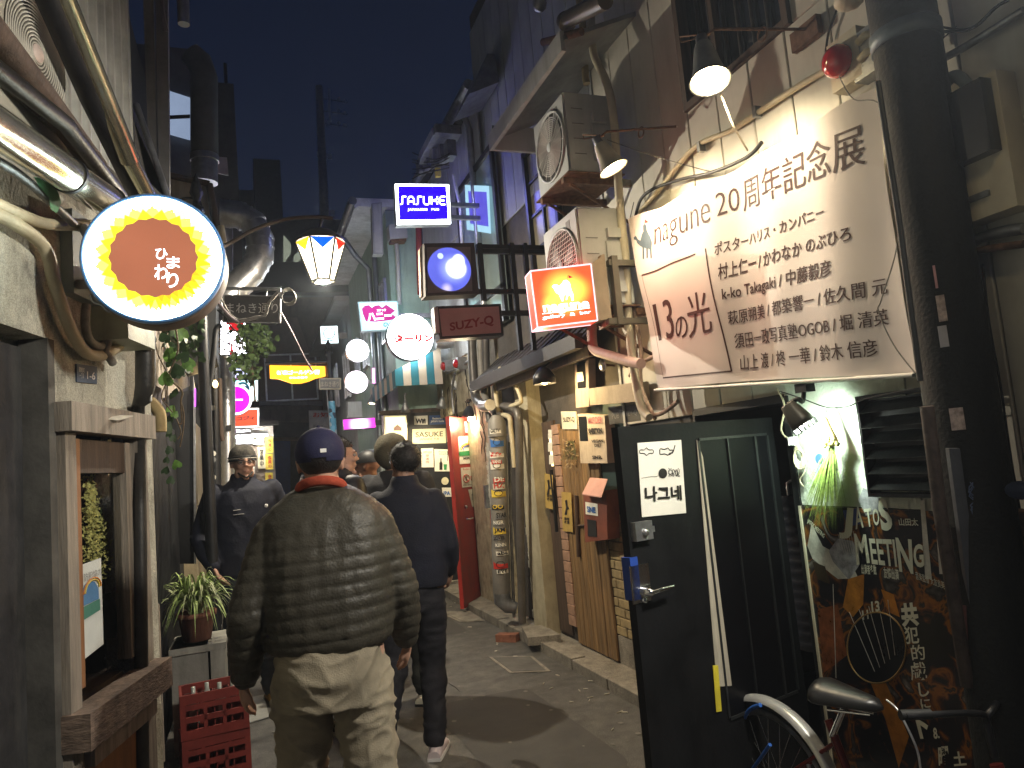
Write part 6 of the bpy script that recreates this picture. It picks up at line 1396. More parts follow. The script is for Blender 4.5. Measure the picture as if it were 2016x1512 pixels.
# gutters, beams, pipes
def lrun(name, pts, off, r, mt_, label, cat='pipe', n=10, sm=5, straight=False):
    P = [LF.at(*p, off) for p in pts]; m = MB(); m.tube(P if straight else smooth_path(P, sm), r, n); return tag(m.build(name, mt_), label, cat)
gt = thing('gutter', 'fat shiny steel gutter pipe slanting down to the sunflower sign', 'gutter', lf(120, 330, .2))
m = MB(); m.tube([LF.at(-60, 215, .22), LF.at(228, 408, .22)], .062, 20); m.build('pipe', mat('shiny_gutter', (.62,.58,.46), .16, metal=.9, var=.12, sc_=8, bump=.03), gt)
for p in ((135, 345), (215, 398)):
    c = LF.at(*p, .22); d = (LF.at(228, 408, .22)-LF.at(-60, 215, .22)).normalized(); m = MB(); m.tube([c-d*.008, c+d*.008], .067, 20); m.build('hanger', M_blackm, gt)
m = MB(); m.tube([LF.at(-60, 0, .2), LF.at(90, 195, .2), LF.at(190, 330, .2)], .045, 8); tag(m.build('beam', M_woodd), 'dark timber beam slanting above the fat shiny gutter', 'beam')
m = MB(); m.tube([LF.at(-60, 95, .26), LF.at(130, 245, .26), LF.at(237, 385, .2)], .03, 8); tag(m.build('bracket_bar', mat('dark_bar', (.03,.027,.022), .4, metal=.5)), 'second dark bar running between the beam and the shiny gutter', 'beam')
m = MB(); m.tube([LF.at(118, -20, .24), LF.at(255, 315, .24)], .042, 14); m.tube([LF.at(255, 315, .24), LF.at(296, 395, .24)], .036, 14); tag(m.build('gutter', mat('shiny_gutter2', (.5,.48,.36), .2, metal=.9, var=.2, bump=.05)), 'slender shiny upper gutter in front of the corrugated sheet', 'gutter')
m = MB(); m.tube([LF.at(85, -30, .2), LF.at(180, 190, .2), LF.at(280, 395, .2)], .05, 8); tag(m.build('soffit_board', M_blackm), 'black soffit board behind the slender upper gutter', 'board')
lrun('conduit', ((-40,385),(30,418),(95,441),(180,443)), .05, .022, M_creamp, 'upper cream conduit running along the plaster into the sunflower sign')
lrun('conduit', ((-40,405),(30,440),(88,488),(108,560),(140,650),(170,695),(205,698),(235,680)), .045, .024, M_creamp, 'lower cream conduit curving down the plaster below the meter box')
lrun('conduit', ((170,600),(168,640),(178,672),(200,682),(215,668)), .05, .018, M_wire, 'thin grey hose looping under the green box')
lrun('pipe', ((-40,300),(40,345),(145,440)), .1, .016, M_steeld, 'thin grey pipe slanting under the fat gutter')
m = MB(); q = [LF.at(*p, .12) for p in ((62,350),(82,352),(118,395),(105,420),(92,400))]
poly(m, Plane(LF.p+LN*.12, LN), [(66,348),(88,352),(112,372),(121,398),(112,420),(100,412),(96,388),(80,372)], 0); tag(m.build('cloth_scrap', mat('green_plastic', (.1,.3,.14), .4, var=.3)), 'torn scrap of green plastic hanging under the gutter', 'scrap')
t = thing('meter_box', 'pale green electrical box just below the sunflower sign', 'meter box', lf(235, 670)); x0, z0 = sc2(176, 640); x1, z1 = sc2(238, 588); m = MB(); m.box((x0, z0-.07, .0), (x1-.03, z1+.05, .16), fL); m.build('case', mat('pale_green_box', (.4,.42,.3), .5, var=.12, stain=.3), t); m = MB(); m.tube([fL @ V((x0+.02, z0-.06, .07)), fL @ V((x0+.0, z0-.12, .06)), fL @ V((x0+.08, z0-.16, .06))], .018, 8); m.build('cable_tail', M_wire, t)
m = MB(); x0, z0 = sc2(120, 578); x1, z1 = sc2(176, 452); m.box((x0, z0, .002), (x1, z1, .05), fL); tag(m.build('back_panel', mat('grey_green_panel', (.3,.35,.34), .6, var=.15)), 'flat grey green metal panel behind the sunflower sign', 'panel')
m = MB(); m.tube([LF.at(286, 560, .10), LF.at(286, 760, .10), LF.at(281, 785, .08), LF.at(272, 800, .03), LF.at(275, 1000, .03), LF.at(281, 1600, .03)], [.045,.045,.04,.03,.03,.03], 14); tag(m.build('downpipe', mat('dark_downpipe', (.05,.048,.045), .4, metal=.4, var=.4)), 'dark downpipe with a kink at the corner of the near left house', 'pipe')
m = MB(); m.tube([LF.at(297, 640, .14), LF.at(297, 790, .12)], .006, 6); tag(m.build('rod', M_steel), 'thin bright rod beside the dark kinked downpipe', 'pipe')
# AC on the upper wall
t = thing('air_conditioner', 'beige air conditioner with finely ringed fan at the top left corner', 'air conditioner', LF.at(80, 240, .2), 'outdoor air conditioner units on the bars')
x0, z0 = sc2(20, 225, .12); x1, z1 = sc2(128, -60, .12); cx, cz = sc2(76, 105, .12)
m = MB(); m.box((x0-.45, z0-.05, -.02), (x1+.0, z1+.35, .11), fL); m.build('casing', mat('ac_beige', (.36,.33,.27), .55, var=.1), t)
f = FR(fL @ V((cx, cz, .112)), LD, UP); R = .20
m = MB()
for i in range(3, 17): m.tube([f @ V((R*i/16*math.cos(a), R*i/16*math.sin(a), .004)) for a in [j*PI/16 for j in range(33)]], .0035, 4)
m.build('fan_grille', mat('grille_beige', (.5,.47,.4), .5), t); m = MB(); m.disc(f, R, .001, 32); m.build('fan_opening', mat('ac_dark2', (.12,.11,.09), .8), t)
m = MB(); m.lathe([(R*.17, .006), (R*.15, .012), (0, .013)], f, 16); m.build('fan_hub', mat('hub_pink', (.6,.48,.42), .5), t)

# ---------------------------------------------------------------- sunflower sign
SP_ = Plane(LF.at(305, 508, .45), (-.05, -1, 0)); pc = SP_.at(304, 508); 
R = 131*mpp(pc); f = FR(pc, (1, -.05, 0), UP)
if f.to_3x3().col[2].y > 0: f = FR(pc, (1, -.05, 0), UP)
t = thing('shop_sign', 'large round lit sign with a brown and yellow sunflower and white hiragana', 'sign', pc-UP*R)
m = MB(); m.lathe([(R*.95, .004), (R*.965, .010), (R*.985, .010), (R, .003), (R*1.0, -.0), (R*1.0, -.02), (R*.96, -.02)], f, 72); m.build('blue_rim', mat('blue_rim', (.12,.28,.6), .35, metal=.2), t)
m = MB(); m.lathe([(R*.985, -.005), (R*1.0, -.03), (R*1.0, -.15), (R*.96, -.16), (0, -.16)], f, 72); m.build('drum', mat('drum_brown', (.2,.14,.1), .6, var=.4, bump=.2, stain=.4), t)
m = MB(); m.disc(f, R*.955, .0, 72); m.build('lit_face', glow('sunflower_white', (.82,1,.98), 16), t)
G_ye = [glow('petal_%d' % i, c_, s_) for i, (c_, s_) in enumerate((((1,.95,.42), 1.5), ((1,.86,.14), 1.25), ((1,.8,.03), 1.05)))]
def star(mb, r0, r1, n, z, ph=0):
    vs = [f @ V((0, 0, z))]; 
    for i in range(2*n): r = r1 if i % 2 == 0 else r0; a = PI*i/n+ph; vs.append(f @ V((r*math.cos(a), r*math.sin(a), z)))
    mb.add(vs, [(0, 1+i, 1+(i+1) % (2*n)) for i in range(2*n)])
m = MB(); star(m, R*.74, R*.88, 18, .003); m.build('petals', G_ye[0], t)
m = MB(); star(m, R*.68, R*.82, 18, .0045, PI/18); m.build('petals', G_ye[1], t)
m = MB(); star(m, R*.62, R*.76, 18, .006); m.build('petals', G_ye[2], t)
G_lime = glow('petal_lime', (.62,.9,.02), 1.0); G_or = glow('petal_orange', (1,.5,.02), 1.0)
m = MB()
for i in range(11):
    a = -PI*.53+i*.17; r0, r1 = R*.6, R*(.80+.03*(i % 2)); m.add([f @ V((r0*math.cos(a-.11), r0*math.sin(a-.11), .0072)), f @ V((r0*math.cos(a+.11), r0*math.sin(a+.11), .0072)), f @ V((r1*math.cos(a), r1*math.sin(a), .0072))], [(0, 1, 2)])
m.build('petals', G_lime, t)
m = MB()
for i in range(7):
    a = -PI*.46+i*.17; r0, r1 = R*.58, R*.70; m.add([f @ V((r0*math.cos(a-.1), r0*math.sin(a-.1), .008)), f @ V((r0*math.cos(a+.1), r0*math.sin(a+.1), .008)), f @ V((r1*math.cos(a), r1*math.sin(a), .008))], [(0, 1, 2)])
m.build('petals', G_or, t)
m = MB(); star(m, R*.585, R*.615, 20, .0095); m.build('brown_disc', glow('sunflower_brown', (.5,.17,.09), .66), t)
m = MB()
for s, pts in (('ひ', ((307,512),(331,512),(331,491),(307,491))), ('ま', ((329,530),(355,530),(355,507),(329,507))), ('わ', ((305,552),(331,552),(331,522),(305,522))), ('り', ((329,568),(352,568),(352,538),(329,538)))):
    q = [SP_.at(*p) for p in pts]; text(m, s, lift(q, .0115), .0, bold=.012)
m.build('lettering', G_let, t)
m = MB(); a = f @ V((-R*.9, R*.35, -.06)); m.tube([a, LF.at(160, 443, .02)], .02, 8); a = f @ V((-R*.9, -R*.3, -.08)); m.tube([a, LF.at(150, 560, .02)], .02, 8); m.tube(smooth_path([SP_.at(225, 610, -.05), SP_.at(212, 612, -.05), SP_.at(200, 600, -.05), SP_.at(185, 595, -.05), SP_.at(178, 580, -.05)]), .006, 6); m.build('wall_bracket', M_steeld, t)

# ================================================================ LEFT SIDE FURTHER DOWN
A2 = thing('building', 'dark ivy hung bar house behind the near left house', 'building', (-.9, 6.8, 0))
XL2 = -.62
m = MB(); m.box((-1.4, 4.25, 0), (XL2, 9.3, 4.3)); m.box((-1.4, 4.25, 4.3), (XL2-.15, 9.3, 5.6)); m.build('wall', M_dark, A2)
P_ = XP(-.55)
def lx(px, py, X=-.55): return XP(X).at(px, py)
fy0, fy1 = 4.35, lx(352, 1000).y
fe = thing('slat_fence', 'black upright slat screen beside the dark downpipe', 'fence', (-.55, (fy0+fy1)/2, .1))
y = fy0; zt_ = lx(320, 828).z
while y < fy1:
    boxpiece('slat', fe, Matrix.Translation((-.57, y, zt_/2+.05)), (.03, .045, zt_-.1), M_black); y += .075
m = MB(); m.box((-.6, fy0, .2), (-.585, fy1, .26)); m.box((-.6, fy0, zt_-.3), (-.585, fy1, zt_-.24)); m.build('rail', M_black, fe)
t = thing('menu_board', 'board with overlapping brown and white papers above the ivy', 'notice', P_.at(325, 790)); q = [lx(304, 790), lx(372, 760), lx(366, 640), lx(300, 640)]
q = [V((-.56, p.y, p.z)) for p in q]; m = MB(); m.hexa(q, V((-.02, 0, 0))); m.build('panel', M_wood, t)
random.seed(14)
for i in range(9):
    a = lx(308+random.uniform(0, 45), 680+random.uniform(-30, 90)); w, h = random.uniform(.06, .12)*2, random.uniform(.08, .16); m = MB(); y_ = a.y; m.hexa([V((-.555+.001*i, y_, a.z)), V((-.555+.001*i, y_+w, a.z+random.uniform(-.02, .02))), V((-.555+.001*i, y_+w, a.z+h)), V((-.555+.001*i, y_, a.z+h+random.uniform(-.02, .02)))], V((-.001, 0, 0))); m.build('sheet', [M_paperw, mat('brown_sheet', (.22,.14,.08), .8, var=.4), mat('blue_grey_sheet', (.3,.36,.42), .8)][i % 3], t)
cb = thing('sign_box', 'black upright box sign with a thin violet lit edge, behind the ivy', 'sign', (-.5, 6.9, 1.0))
pl = YP(6.6); q = pq(pl, (333,1110),(384,1110),(382,768),(333,775)); m = MB(); m.hexa(q, V((0, -.12, 0))); m.build('case', M_black, cb)
m = MB(); q = pq(YP(6.58), (382,1110),(386,1110),(384,765),(380,740)); m.hexa(q, V((0, -.05, 0))); m.build('edge', M_steel, cb); m = MB(); card(m, pq(YP(6.56), (383,800),(385.5,800),(385.5,765),(383,765)), .002); m.build('lit_edge', glow('violet', (.6,.08,1), 2.5), cb)
m = MB(); q = pq(YP(5.0), (300,820),(318,838),(318,765),(300,755)); m.hexa(q, V((0, -.03, 0))); tag(m.build('panel', mat('mauve_panel', (.3,.27,.29), .7)), 'pale mauve panel corner behind the kinked downpipe', 'panel')
m = MB(); m.tube(smooth_path([YP(4.8).at(*p) for p in ((284,785),(300,795),(314,815),(316,850))]), .035, 10); tag(m.build('pipe', mat('straw_pipe', (.36,.27,.13), .8, var=.3)), 'straw coloured bent pipe sleeve beside the downpipe', 'pipe')
m = MB(); m.tube([lx(305, 1190, -.5), lx(316, 1500, -.5)], .022, 8); tag(m.build('stick', M_wood), 'pale wooden stick leaning against the black slats', 'stick')

# ivy
iv = thing('ivy', 'ivy with bright heart shaped leaves trailing down the dark house', 'plant', YP(4.9).at(345, 1000)); YI = 4.9
def leaf(c, nrm, up, s_):
    n = V(nrm).normalized(); u = (V(up)-n*V(up).dot(n)).normalized(); r = u.cross(n)
    P = [(0, -.1), (.28, .1), (.5, .38), (.42, .66), (.2, .74), (0, .6), (-.2, .74), (-.42, .66), (-.5, .38), (-.28, .1)]
    vs = [c-u*(y-.3)*s_*1.3 + r*x*s_ + n*(-abs(x)*.25*s_) for x, y in P] + [c-u*(0)*s_]
    me_v = vs; fs = [(10, i, (i+1) % 10) for i in range(10)]
    return me_v, fs
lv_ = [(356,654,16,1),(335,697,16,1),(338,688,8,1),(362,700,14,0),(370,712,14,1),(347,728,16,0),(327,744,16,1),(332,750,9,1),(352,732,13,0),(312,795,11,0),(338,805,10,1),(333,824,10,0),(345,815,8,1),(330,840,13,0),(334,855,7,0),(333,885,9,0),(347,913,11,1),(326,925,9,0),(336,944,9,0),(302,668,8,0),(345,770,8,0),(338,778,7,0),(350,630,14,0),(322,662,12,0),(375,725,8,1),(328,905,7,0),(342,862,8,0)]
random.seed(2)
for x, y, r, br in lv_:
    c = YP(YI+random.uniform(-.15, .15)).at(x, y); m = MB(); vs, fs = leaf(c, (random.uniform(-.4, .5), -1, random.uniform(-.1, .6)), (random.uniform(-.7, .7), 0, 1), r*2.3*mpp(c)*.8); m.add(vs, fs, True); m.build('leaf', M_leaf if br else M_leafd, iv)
m = MB()
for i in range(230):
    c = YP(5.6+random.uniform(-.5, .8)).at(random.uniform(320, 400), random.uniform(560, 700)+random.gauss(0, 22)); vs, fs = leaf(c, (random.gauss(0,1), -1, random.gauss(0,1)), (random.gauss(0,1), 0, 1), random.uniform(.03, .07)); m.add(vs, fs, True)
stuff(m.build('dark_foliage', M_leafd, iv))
m = MB(); m.tube(smooth_path([YP(YI).at(*p) for p in ((345,640),(350,690),(334,740),(358,770),(356,790),(358,830),(352,835))]), .006, 5); m.tube(smooth_path([YP(YI).at(*p) for p in ((330,750),(318,780),(330,800),(345,820),(356,850),(350,865))]), .004, 5); m.tube(smooth_path([YP(YI).at(*p) for p in ((300,650),(312,700),(330,740),(325,790))]), .004, 5)
m.tube(smooth_path([YP(YI).at(*p) for p in ((356,790),(362,815),(360,850),(354,880))]), .0045, 5); m.build('vines', M_vine, iv)

# ---------------------------------------------------------------- black post carrying the arched lamp
PX1, PY1 = YP(5.9).at(409, 900).x, 5.9
lp = thing('lamp_post', 'black iron post with a spear finial holding the arched coloured lantern', 'street lamp', (PX1, PY1, 0))
ztop = YP(5.9).at(404, 420).z
m = MB(); m.tube([(PX1, PY1, 0), (PX1, PY1, ztop)], .042, 16); m.build('post', mat('post_black', (.02,.02,.022), .45, metal=.3, var=.4), lp)
c = V((PX1, PY1, ztop)); m = MB(); m.lathe([(.04, 0), (.055, .01), (.05, .05), (.03, .06), (.026, .1), (.05, .16), (.03, .24), (0, .32)], Matrix.Translation(c), 4); m.build('finial', M_blackm, lp)
YL = 5.9
arm = smooth_path([V((PX1, PY1, YP(YL).at(415, 500).z))]+[YP(YL).at(*p) for p in ((445,482),(500,452),(560,432),(620,427),(655,430))])
m = MB(); m.tube(arm, .016, 8); m.build('arm', mat('arm_brown', (.1,.075,.06), .5, metal=.3), lp)
lc = YP(YL).at(631, 478); rT = 42*mpp(lc); zB = YP(YL).at(632, 553).z; rB = 19*mpp(lc); hL = lc.z-zB
n = 6; fr6 = Matrix.Translation(V((lc.x, lc.y, zB))) @ Matrix.Rotation(math.radians(0), 4, 'Z')
def hexpt(r, z, k): a = PI/3*k+PI; return fr6 @ V((r*1.12*math.cos(a), r*1.12*math.sin(a), z))
lt = thing('lantern', 'tapering hexagonal lantern with yellow, blue and red triangles, glowing warm white', 'lantern', (lc.x, lc.y, zB))
G_lan = glow('lantern_glass', (1,.88,.66), 5)
light('POINT', 'lamp_light', lt, (lc.x, lc.y, zB-.035), 75, (1,.88,.68), .02)
cols = [glow('lan_yellow', (1,.72,.02), 1.0), glow('lan_blue', (.0,.12,1), .9), glow('lan_red', (1,.03,.01), .9)]
for k in range(6):
    a, b, c_, d = hexpt(rB, 0, k), hexpt(rB, 0, k+1), hexpt(rT, hL, k+1), hexpt(rT, hL, k)
    m = MB(); m.quad(a, b, c_, d); pane = m.build('pane', G_lan, lt)
    mid = (a+b+c_+d)/4; nrm = (b-a).cross(d-a).normalized()
    if nrm.dot(mid-V((lc.x, lc.y, mid.z))) < 0: nrm = -nrm
    tip = (c_+d)/2+((a+b)/2-(c_+d)/2)*.27
    m = MB(); m.add([d+nrm*.004, c_+nrm*.004, tip+nrm*.004], [(0, 1, 2)]); m.build('triangle', cols[k % 3], lt)
    m = MB(); m.tube([a, d], .009, 5); m.tube([a, b], .009, 5); m.build('glazing_bar', mat('bar_gold', (.1,.085,.05), .4, metal=.5), lt)
m = MB(); m.lathe([(rB, 0), (rB*.9, -.012), (rB*.4, -.014)], fr6, 12); m.build('base_ring', M_steeld, lt)
m = MB(); m.lathe([(rT*1.12, hL), (rT*1.1, hL+.02), (rT*.6, hL+.09), (rT*.15, hL+.12), (0, hL+.13)], fr6, 24); m.tube([fr6 @ V((0, 0, hL+.12)), arm[-5]], .012, 8); m.build('cap', mat('cap_brown', (.05,.04,.035), .5, metal=.3), lt)
# street name board under the arm
t = thing('street_sign', 'dark street name board with pale hiragana hanging in a thin frame on the post', 'sign', YP(5.85).at(495, 632)); pl = YP(5.85)
m = MB(); q = pq(pl, (438,634),(549,636),(552,583),(440,581)); m.hexa(q, V((0, -.02, 0))); m.build('board', mat('board_dark', (.035,.033,.032), .6, var=.2), t)
m = MB(); text(m, 'まねき通り', lift(pq(pl, (445,617),(547,617),(547,597),(445,597)), .002), .001); m.build('lettering', mat('dim_white', (.42,.42,.40), .6), t)
m = MB()
for a, b in zip(q, q[1:]+q[:1]): m.tube([a, b], .006, 5)
m.tube([V((PX1, PY1, pl.at(420, 564).z)), pl.at(553, 569)], .014, 6); m.tube([pl.at(552, 569), pl.at(551, 636)], .008, 6); m.tube([pl.at(470, 569), pl.at(470, 582)], .006, 5); m.tube([pl.at(525, 569), pl.at(525, 582)], .006, 5); m.build('frame', M_steeld, t)
# wires around it
wt = thing('wire_tangle', 'tangle of pale wires coiled round the street name board', 'wires', pl.at(550, 640)); random.seed(6); pw = YP(5.75)
m = MB()
for i in range(6):
    o = lambda: random.uniform(-4, 4)
    m.tube(smooth_path([pw.at(x+o(), y+o()) for x, y in ((436,590),(455,622),(478,632),(500,627),(520,618),(530,595),(548,575))]), .004, 5)
for i in range(4): m.tube([pw.at(566+14*math.cos(a)+i, 582+15*math.sin(a)+i*1.5) for a in [k*PI/9 for k in range(19)]], .0035, 5)
m.build('pale_wires', M_wire, wt)
m = MB(); m.tube(smooth_path([pw.at(*p) for p in ((553,615),(575,655),(600,705),(615,730))]), .007, 6); m.tube(smooth_path([pw.at(*p) for p in ((425,590),(450,620),(470,635))]), .012, 6); m.build('hanging_cable', mat('mauve_wire', (.26,.22,.24), .6), wt)
m = MB(); m.tube(smooth_path([YP(5.9).at(*p) for p in ((436,640),(425,650),(420,700),(413,760))]), .02, 6); m.tube(smooth_path([YP(5.8).at(*p) for p in ((428,610),(445,625),(452,640),(470,660),(480,690))]), .006, 6); m.build('black_cables', M_wireb, wt)

# dark awning mass, bulbs, duct
m = MB(); q = pq(YP(6.3), (358,722),(425,700),(425,560),(356,620)); m.hexa(q, V((0, -.6, 0))); tag(m.build('canopy', M_black), 'dark canopy block behind the ivy and the lamp post', 'canopy')
for i, (x, y) in enumerate(((397, 758), (424, 756))):
    t = thing('bulb_lamp', ['small clear glowing bulb, left of the pair on the dark post', 'small clear glowing bulb, right of the pair by the silver duct'][i], 'lamp', YP(7.2).at(x, y)); c = YP(7.2).at(x, y); m = MB(); m.ball(c, .022, 10, sz=1.6); m.build('bulb', glow('filament', (1,.7,.3), 14), t); m = MB(); m.tube([c+UP*.04, c+UP*.12], .012, 6); m.tube([c+UP*.12, c+UP*.5], .003, 4); m.build('socket', M_blackm, t)
t = thing('duct', 'tall silver vent duct standing at the left, next to the magenta sign', 'duct', YP(8.9).at(448, 905)); m = MB(); a = YP(8.9).at(447, 700); b = YP(8.9).at(449, 1180); m.tube([a, b], 15*mpp(a), 20); 
for y in (717, 744, 763, 782, 798): c = YP(8.9).at(447, y); m.tube([c, c-UP*.012], 15.6*mpp(a), 20)
m.build('tube', M_steel, t)
m = MB(); card(m, pq(YP(8.78), (444,850),(455,848),(455,836),(445,838)), .002); m.build('sticker', M_blackm, t)
t = thing('post', 'second dark post with round stickers, between the bulbs and the silver duct', 'post', YP(7.6).at(424, 1200)); a = YP(7.6).at(423, 700); b = YP(7.6).at(427, 1230); m = MB(); m.tube([a, b], 10*mpp(a), 14); m.build('shaft', mat('post_black', (.02,.02,.022), .45), t)
for i, (y, mt_) in enumerate(((803, M_grey), (893, M_paper), (905, M_grey), (940, M_paperw), (960, M_grey), (990, mat('pink_paper', (.55,.3,.32), .7)))):
    m = MB(); c = YP(7.5).at(420, y); f9 = FR(c, (1, 0, 0), UP); m.disc(f9, .025, 0, 14); m.build('sticker', mt_, t)
m = MB(); m.tube([YP(7.4).at(433, 745), YP(7.4).at(436, 855), YP(7.4).at(439, 868)], .02, 6); tag(m.build('umbrella', M_woodd), 'closed dark umbrella shape hanging beside the bulbs', 'umbrella')
m = MB(); q = pq(YP(7.8), (395,760),(402,760),(402,690),(388,700)); m.hexa(q, V((0,-.05,0))); tag(m.build('panel', M_greyw), 'grey slip of wall behind the left bulb', 'panel')
# lit recess with warm wall between box sign and man
m = MB(); m.box((-.62, 7.7, 0), (-.5, 9.3, 2.3)); tag(m.build('wall_panel', mat('sandy_panel', (.45,.38,.25), .7, var=.2, stain=.4)), 'sandy lit wall panel behind the man in the striped hat', 'panel')
light('POINT', 'lamp_light', bpy.data.objects['bulb_lamp'], YP(7.2).at(397, 760), 14, (1,.72,.35), .02)

# upper left structures
t = thing('downpipe_pair', 'two flat grey metal posts rising at the upper left', 'posts', YP(5.2).at(315, 390))
for (a, b, c_, d) in (((296,400),(311,400),(301,-20),(281,-20)), ((314,402),(334,402),(330,-20),(305,-20))):
    m = MB(); m.hexa(pq(YP(5.2), a, b, c_, d), V((0, -.08, 0))); m.build('post', mat('flat_post', (.2,.2,.2), .6, var=.2, stain=.3), t)
m = MB(); m.hexa(pq(YP(4.9), (266,330),(335,400),(300,400),(264,240)), V((0, -.03, 0))); tag(m.build('panel', mat('warm_grey_panel', (.26,.24,.22), .7)), 'tilted grey sheet panel above the sunflower sign', 'panel')
m = MB(); m.tube([YP(4.9).at(268, 205), YP(4.9).at(334, 398)], .02, 6); tag(m.build('rail', M_steeld), 'sloping dark rail along the tilted sheet panel', 'rail')
t = thing('window', 'small bluish lit window behind the grey posts at the upper left', 'window', YP(8.4).at(352, 272)); pl = YP(8.4)
m = MB(); q = pq(pl, (331,262),(374,274),(374,192),(331,178)); card(m, q, .03); m.build('pane', glow('blue_window', (.35,.45,.65), .42), t); m = MB(); m.hexa(lift(pq(pl, (331,235),(374,233),(374,226),(331,228)), .01), V((0,-.02,0))); m.build('frame', M_blackm, t)
m = MB(); m.box((-1.6, 8.5, 4.0), (YP(8.5).at(378, 200).x, 9.2, YP(8.5).at(360, 95).z)); t2 = tag(m.build('wall', mat('blue_grey_wall', (.1,.11,.12), .8, var=.2)), 'dark upper wall behind the small bluish window', 'wall')
t = thing('duct', 'very thick vertical exhaust duct with a shiny steel collar at the upper left', 'duct', YP(7.4).at(402, 360)); pl = YP(7.4); a = pl.at(402, 150); b = pl.at(403, 318); c = pl.at(403, 360); r = 25*mpp(a)
m = MB(); m.tube([pl.at(375, 105), pl.at(392, 122), a, b], [r*.9, r, r, r], 24); m.build('tube', mat('duct_dark', (.14,.16,.165), .55, metal=.3, var=.2), t); m = MB(); m.tube([b, c], r*.96, 24); m.tube([b+UP*.06, b], r*1.06, 24); m.build('collar', M_steel, t)
m = MB(); m.hexa(pq(YP(6.9), (335,440),(412,440),(410,362),(335,346)), V((0, -.1, 0))); tag(m.build('wall', mat('beige_gable', (.33,.30,.24), .8, var=.15, stain=.4)), 'beige wall piece below the thick exhaust duct', 'wall')
m = MB(); m.tube([YP(6.85).at(334, 345), YP(6.85).at(412, 362)], .03, 6); m.tube([YP(6.85).at(412, 362), YP(6.85).at(432, 470)], .03, 6); tag(m.build('roof_edge', M_woodd), 'dark roof edge over the beige wall piece', 'roof')
m = MB(); m.tube(smooth_path([YP(6.8).at(345, 395), YP(6.8).at(370, 390), YP(6.8).at(392, 395), YP(6.8).at(398, 430)]), .012, 6); tag(m.build('cable', M_wireb), 'black cable arching over the beige wall piece', 'cable')
t = thing('duct', 'silver elbowed exhaust duct bending round behind the street name board', 'duct', YP(7.2).at(450, 600)); pl = YP(7.2); r = 27*mpp(pl.at(500, 500))
pts = [pl.at(*p) for p in ((435,420),(470,423),(497,438),(512,470),(512,505),(495,535),(455,575),(432,602))]; m = MB(); m.tube(pts, r, 24, smooth=True)
m.build('tube', M_steel, t); m = MB()
for i in range(len(pts)-1):
    for k in (.0, .5): c = pts[i].lerp(pts[i+1], k); d = (pts[i+1]-pts[i]).normalized(); m.tube([c-d*.008, c+d*.008], r*1.03, 24)
m.build('seam_rings', M_steel, t)
m = MB(); m.hexa(pq(YP(7.5), (430,600),(458,600),(458,445),(430,440)), V((0, -.2, 0))); tag(m.build('case', mat('lilac_box', (.34,.35,.45), .5)), 'pale lilac cabinet partly behind the elbowed duct', 'cabinet')
m = MB(); m.tube([YP(6.7).at(435, 445), YP(6.7).at(440, 480)], .03, 8); tag(m.build('pipe', M_creamp), 'short cream pipe elbow right of the sunflower sign', 'pipe')
m = MB(); m.hexa(pq(YP(7.6), (425,340),(450,345),(447,310),(425,308)), V((0, -.02, 0))); tag(m.build('panel', mat('pale_lilac', (.45,.45,.52), .6)), 'small pale rectangular plate right of the shiny duct collar', 'panel')
m = MB(); m.tube([YP(4.6).at(360, -10), YP(4.6).at(362, 48)], .035, 12); tag(m.build('pipe_stub', M_steel), 'short silver pipe end hanging at the very top left', 'pipe')
m = MB()
for i in range(7): m.tube(smooth_path([YP(4.7).at(318+random.uniform(-6, 6), -10), YP(4.7).at(322+random.uniform(-6, 6), 25), YP(4.7).at(328+random.uniform(-4, 4), 62)]), .005, 4)
tag(m.build('plastic_strips', mat('torn_plastic', (.3,.27,.27), .4)), 'torn plastic strips hanging at the top left', 'scrap')

# ---------------------------------------------------------------- plant, crates
pb = thing('crate', 'stack base of pale grey polystyrene boxes under the potted plant', 'box', (-.38, 5.35, 0)); 
pc_ = YP(5.3).at(392, 1262); pp0 = ZP(0).at(395, 1420)
m = MB(); Z1 = YP(5.25).at(392, 1268).z; x0 = YP(5.25).at(338, 1300).x; x1 = YP(5.25).at(444, 1300).x
m.box((x0, 5.2, 0), (x1-.1, 5.62, Z1)); m.build('box_body', mat('dull_box', (.26,.25,.22), .7, var=.2, stain=.4), pb)
m = MB(); m.box((x1-.085, 5.19, 0), (x1, 5.6, Z1-.02)); m.box((x0-.01, 5.185, Z1-.04), (x1+.01, 5.63, Z1-.0)); m.build('box_lid', mat('dull_box2', (.32,.31,.27), .7, var=.2, stain=.4), pb)
po = thing('potted_plant', 'spider plant with arching pale green blades in a terracotta pot', 'plant', (0, 0, 0)); pp_ = V((YP(5.35).at(388, 1262).x, 5.38, Z1+.005)); po.location = pp_; WL[po.name] = pp_
m = MB(); m.lathe([(0, 0), (.085, 0), (.11, .15), (.125, .15), (.125, .18), (.11, .18), (.1, .16), (0, .155)], Matrix.Translation(pp_), 24); m.build('pot', mat('terracotta', (.24,.10,.065), .8, var=.25, bump=.15), po)
random.seed(77); base = pp_+UP*.17
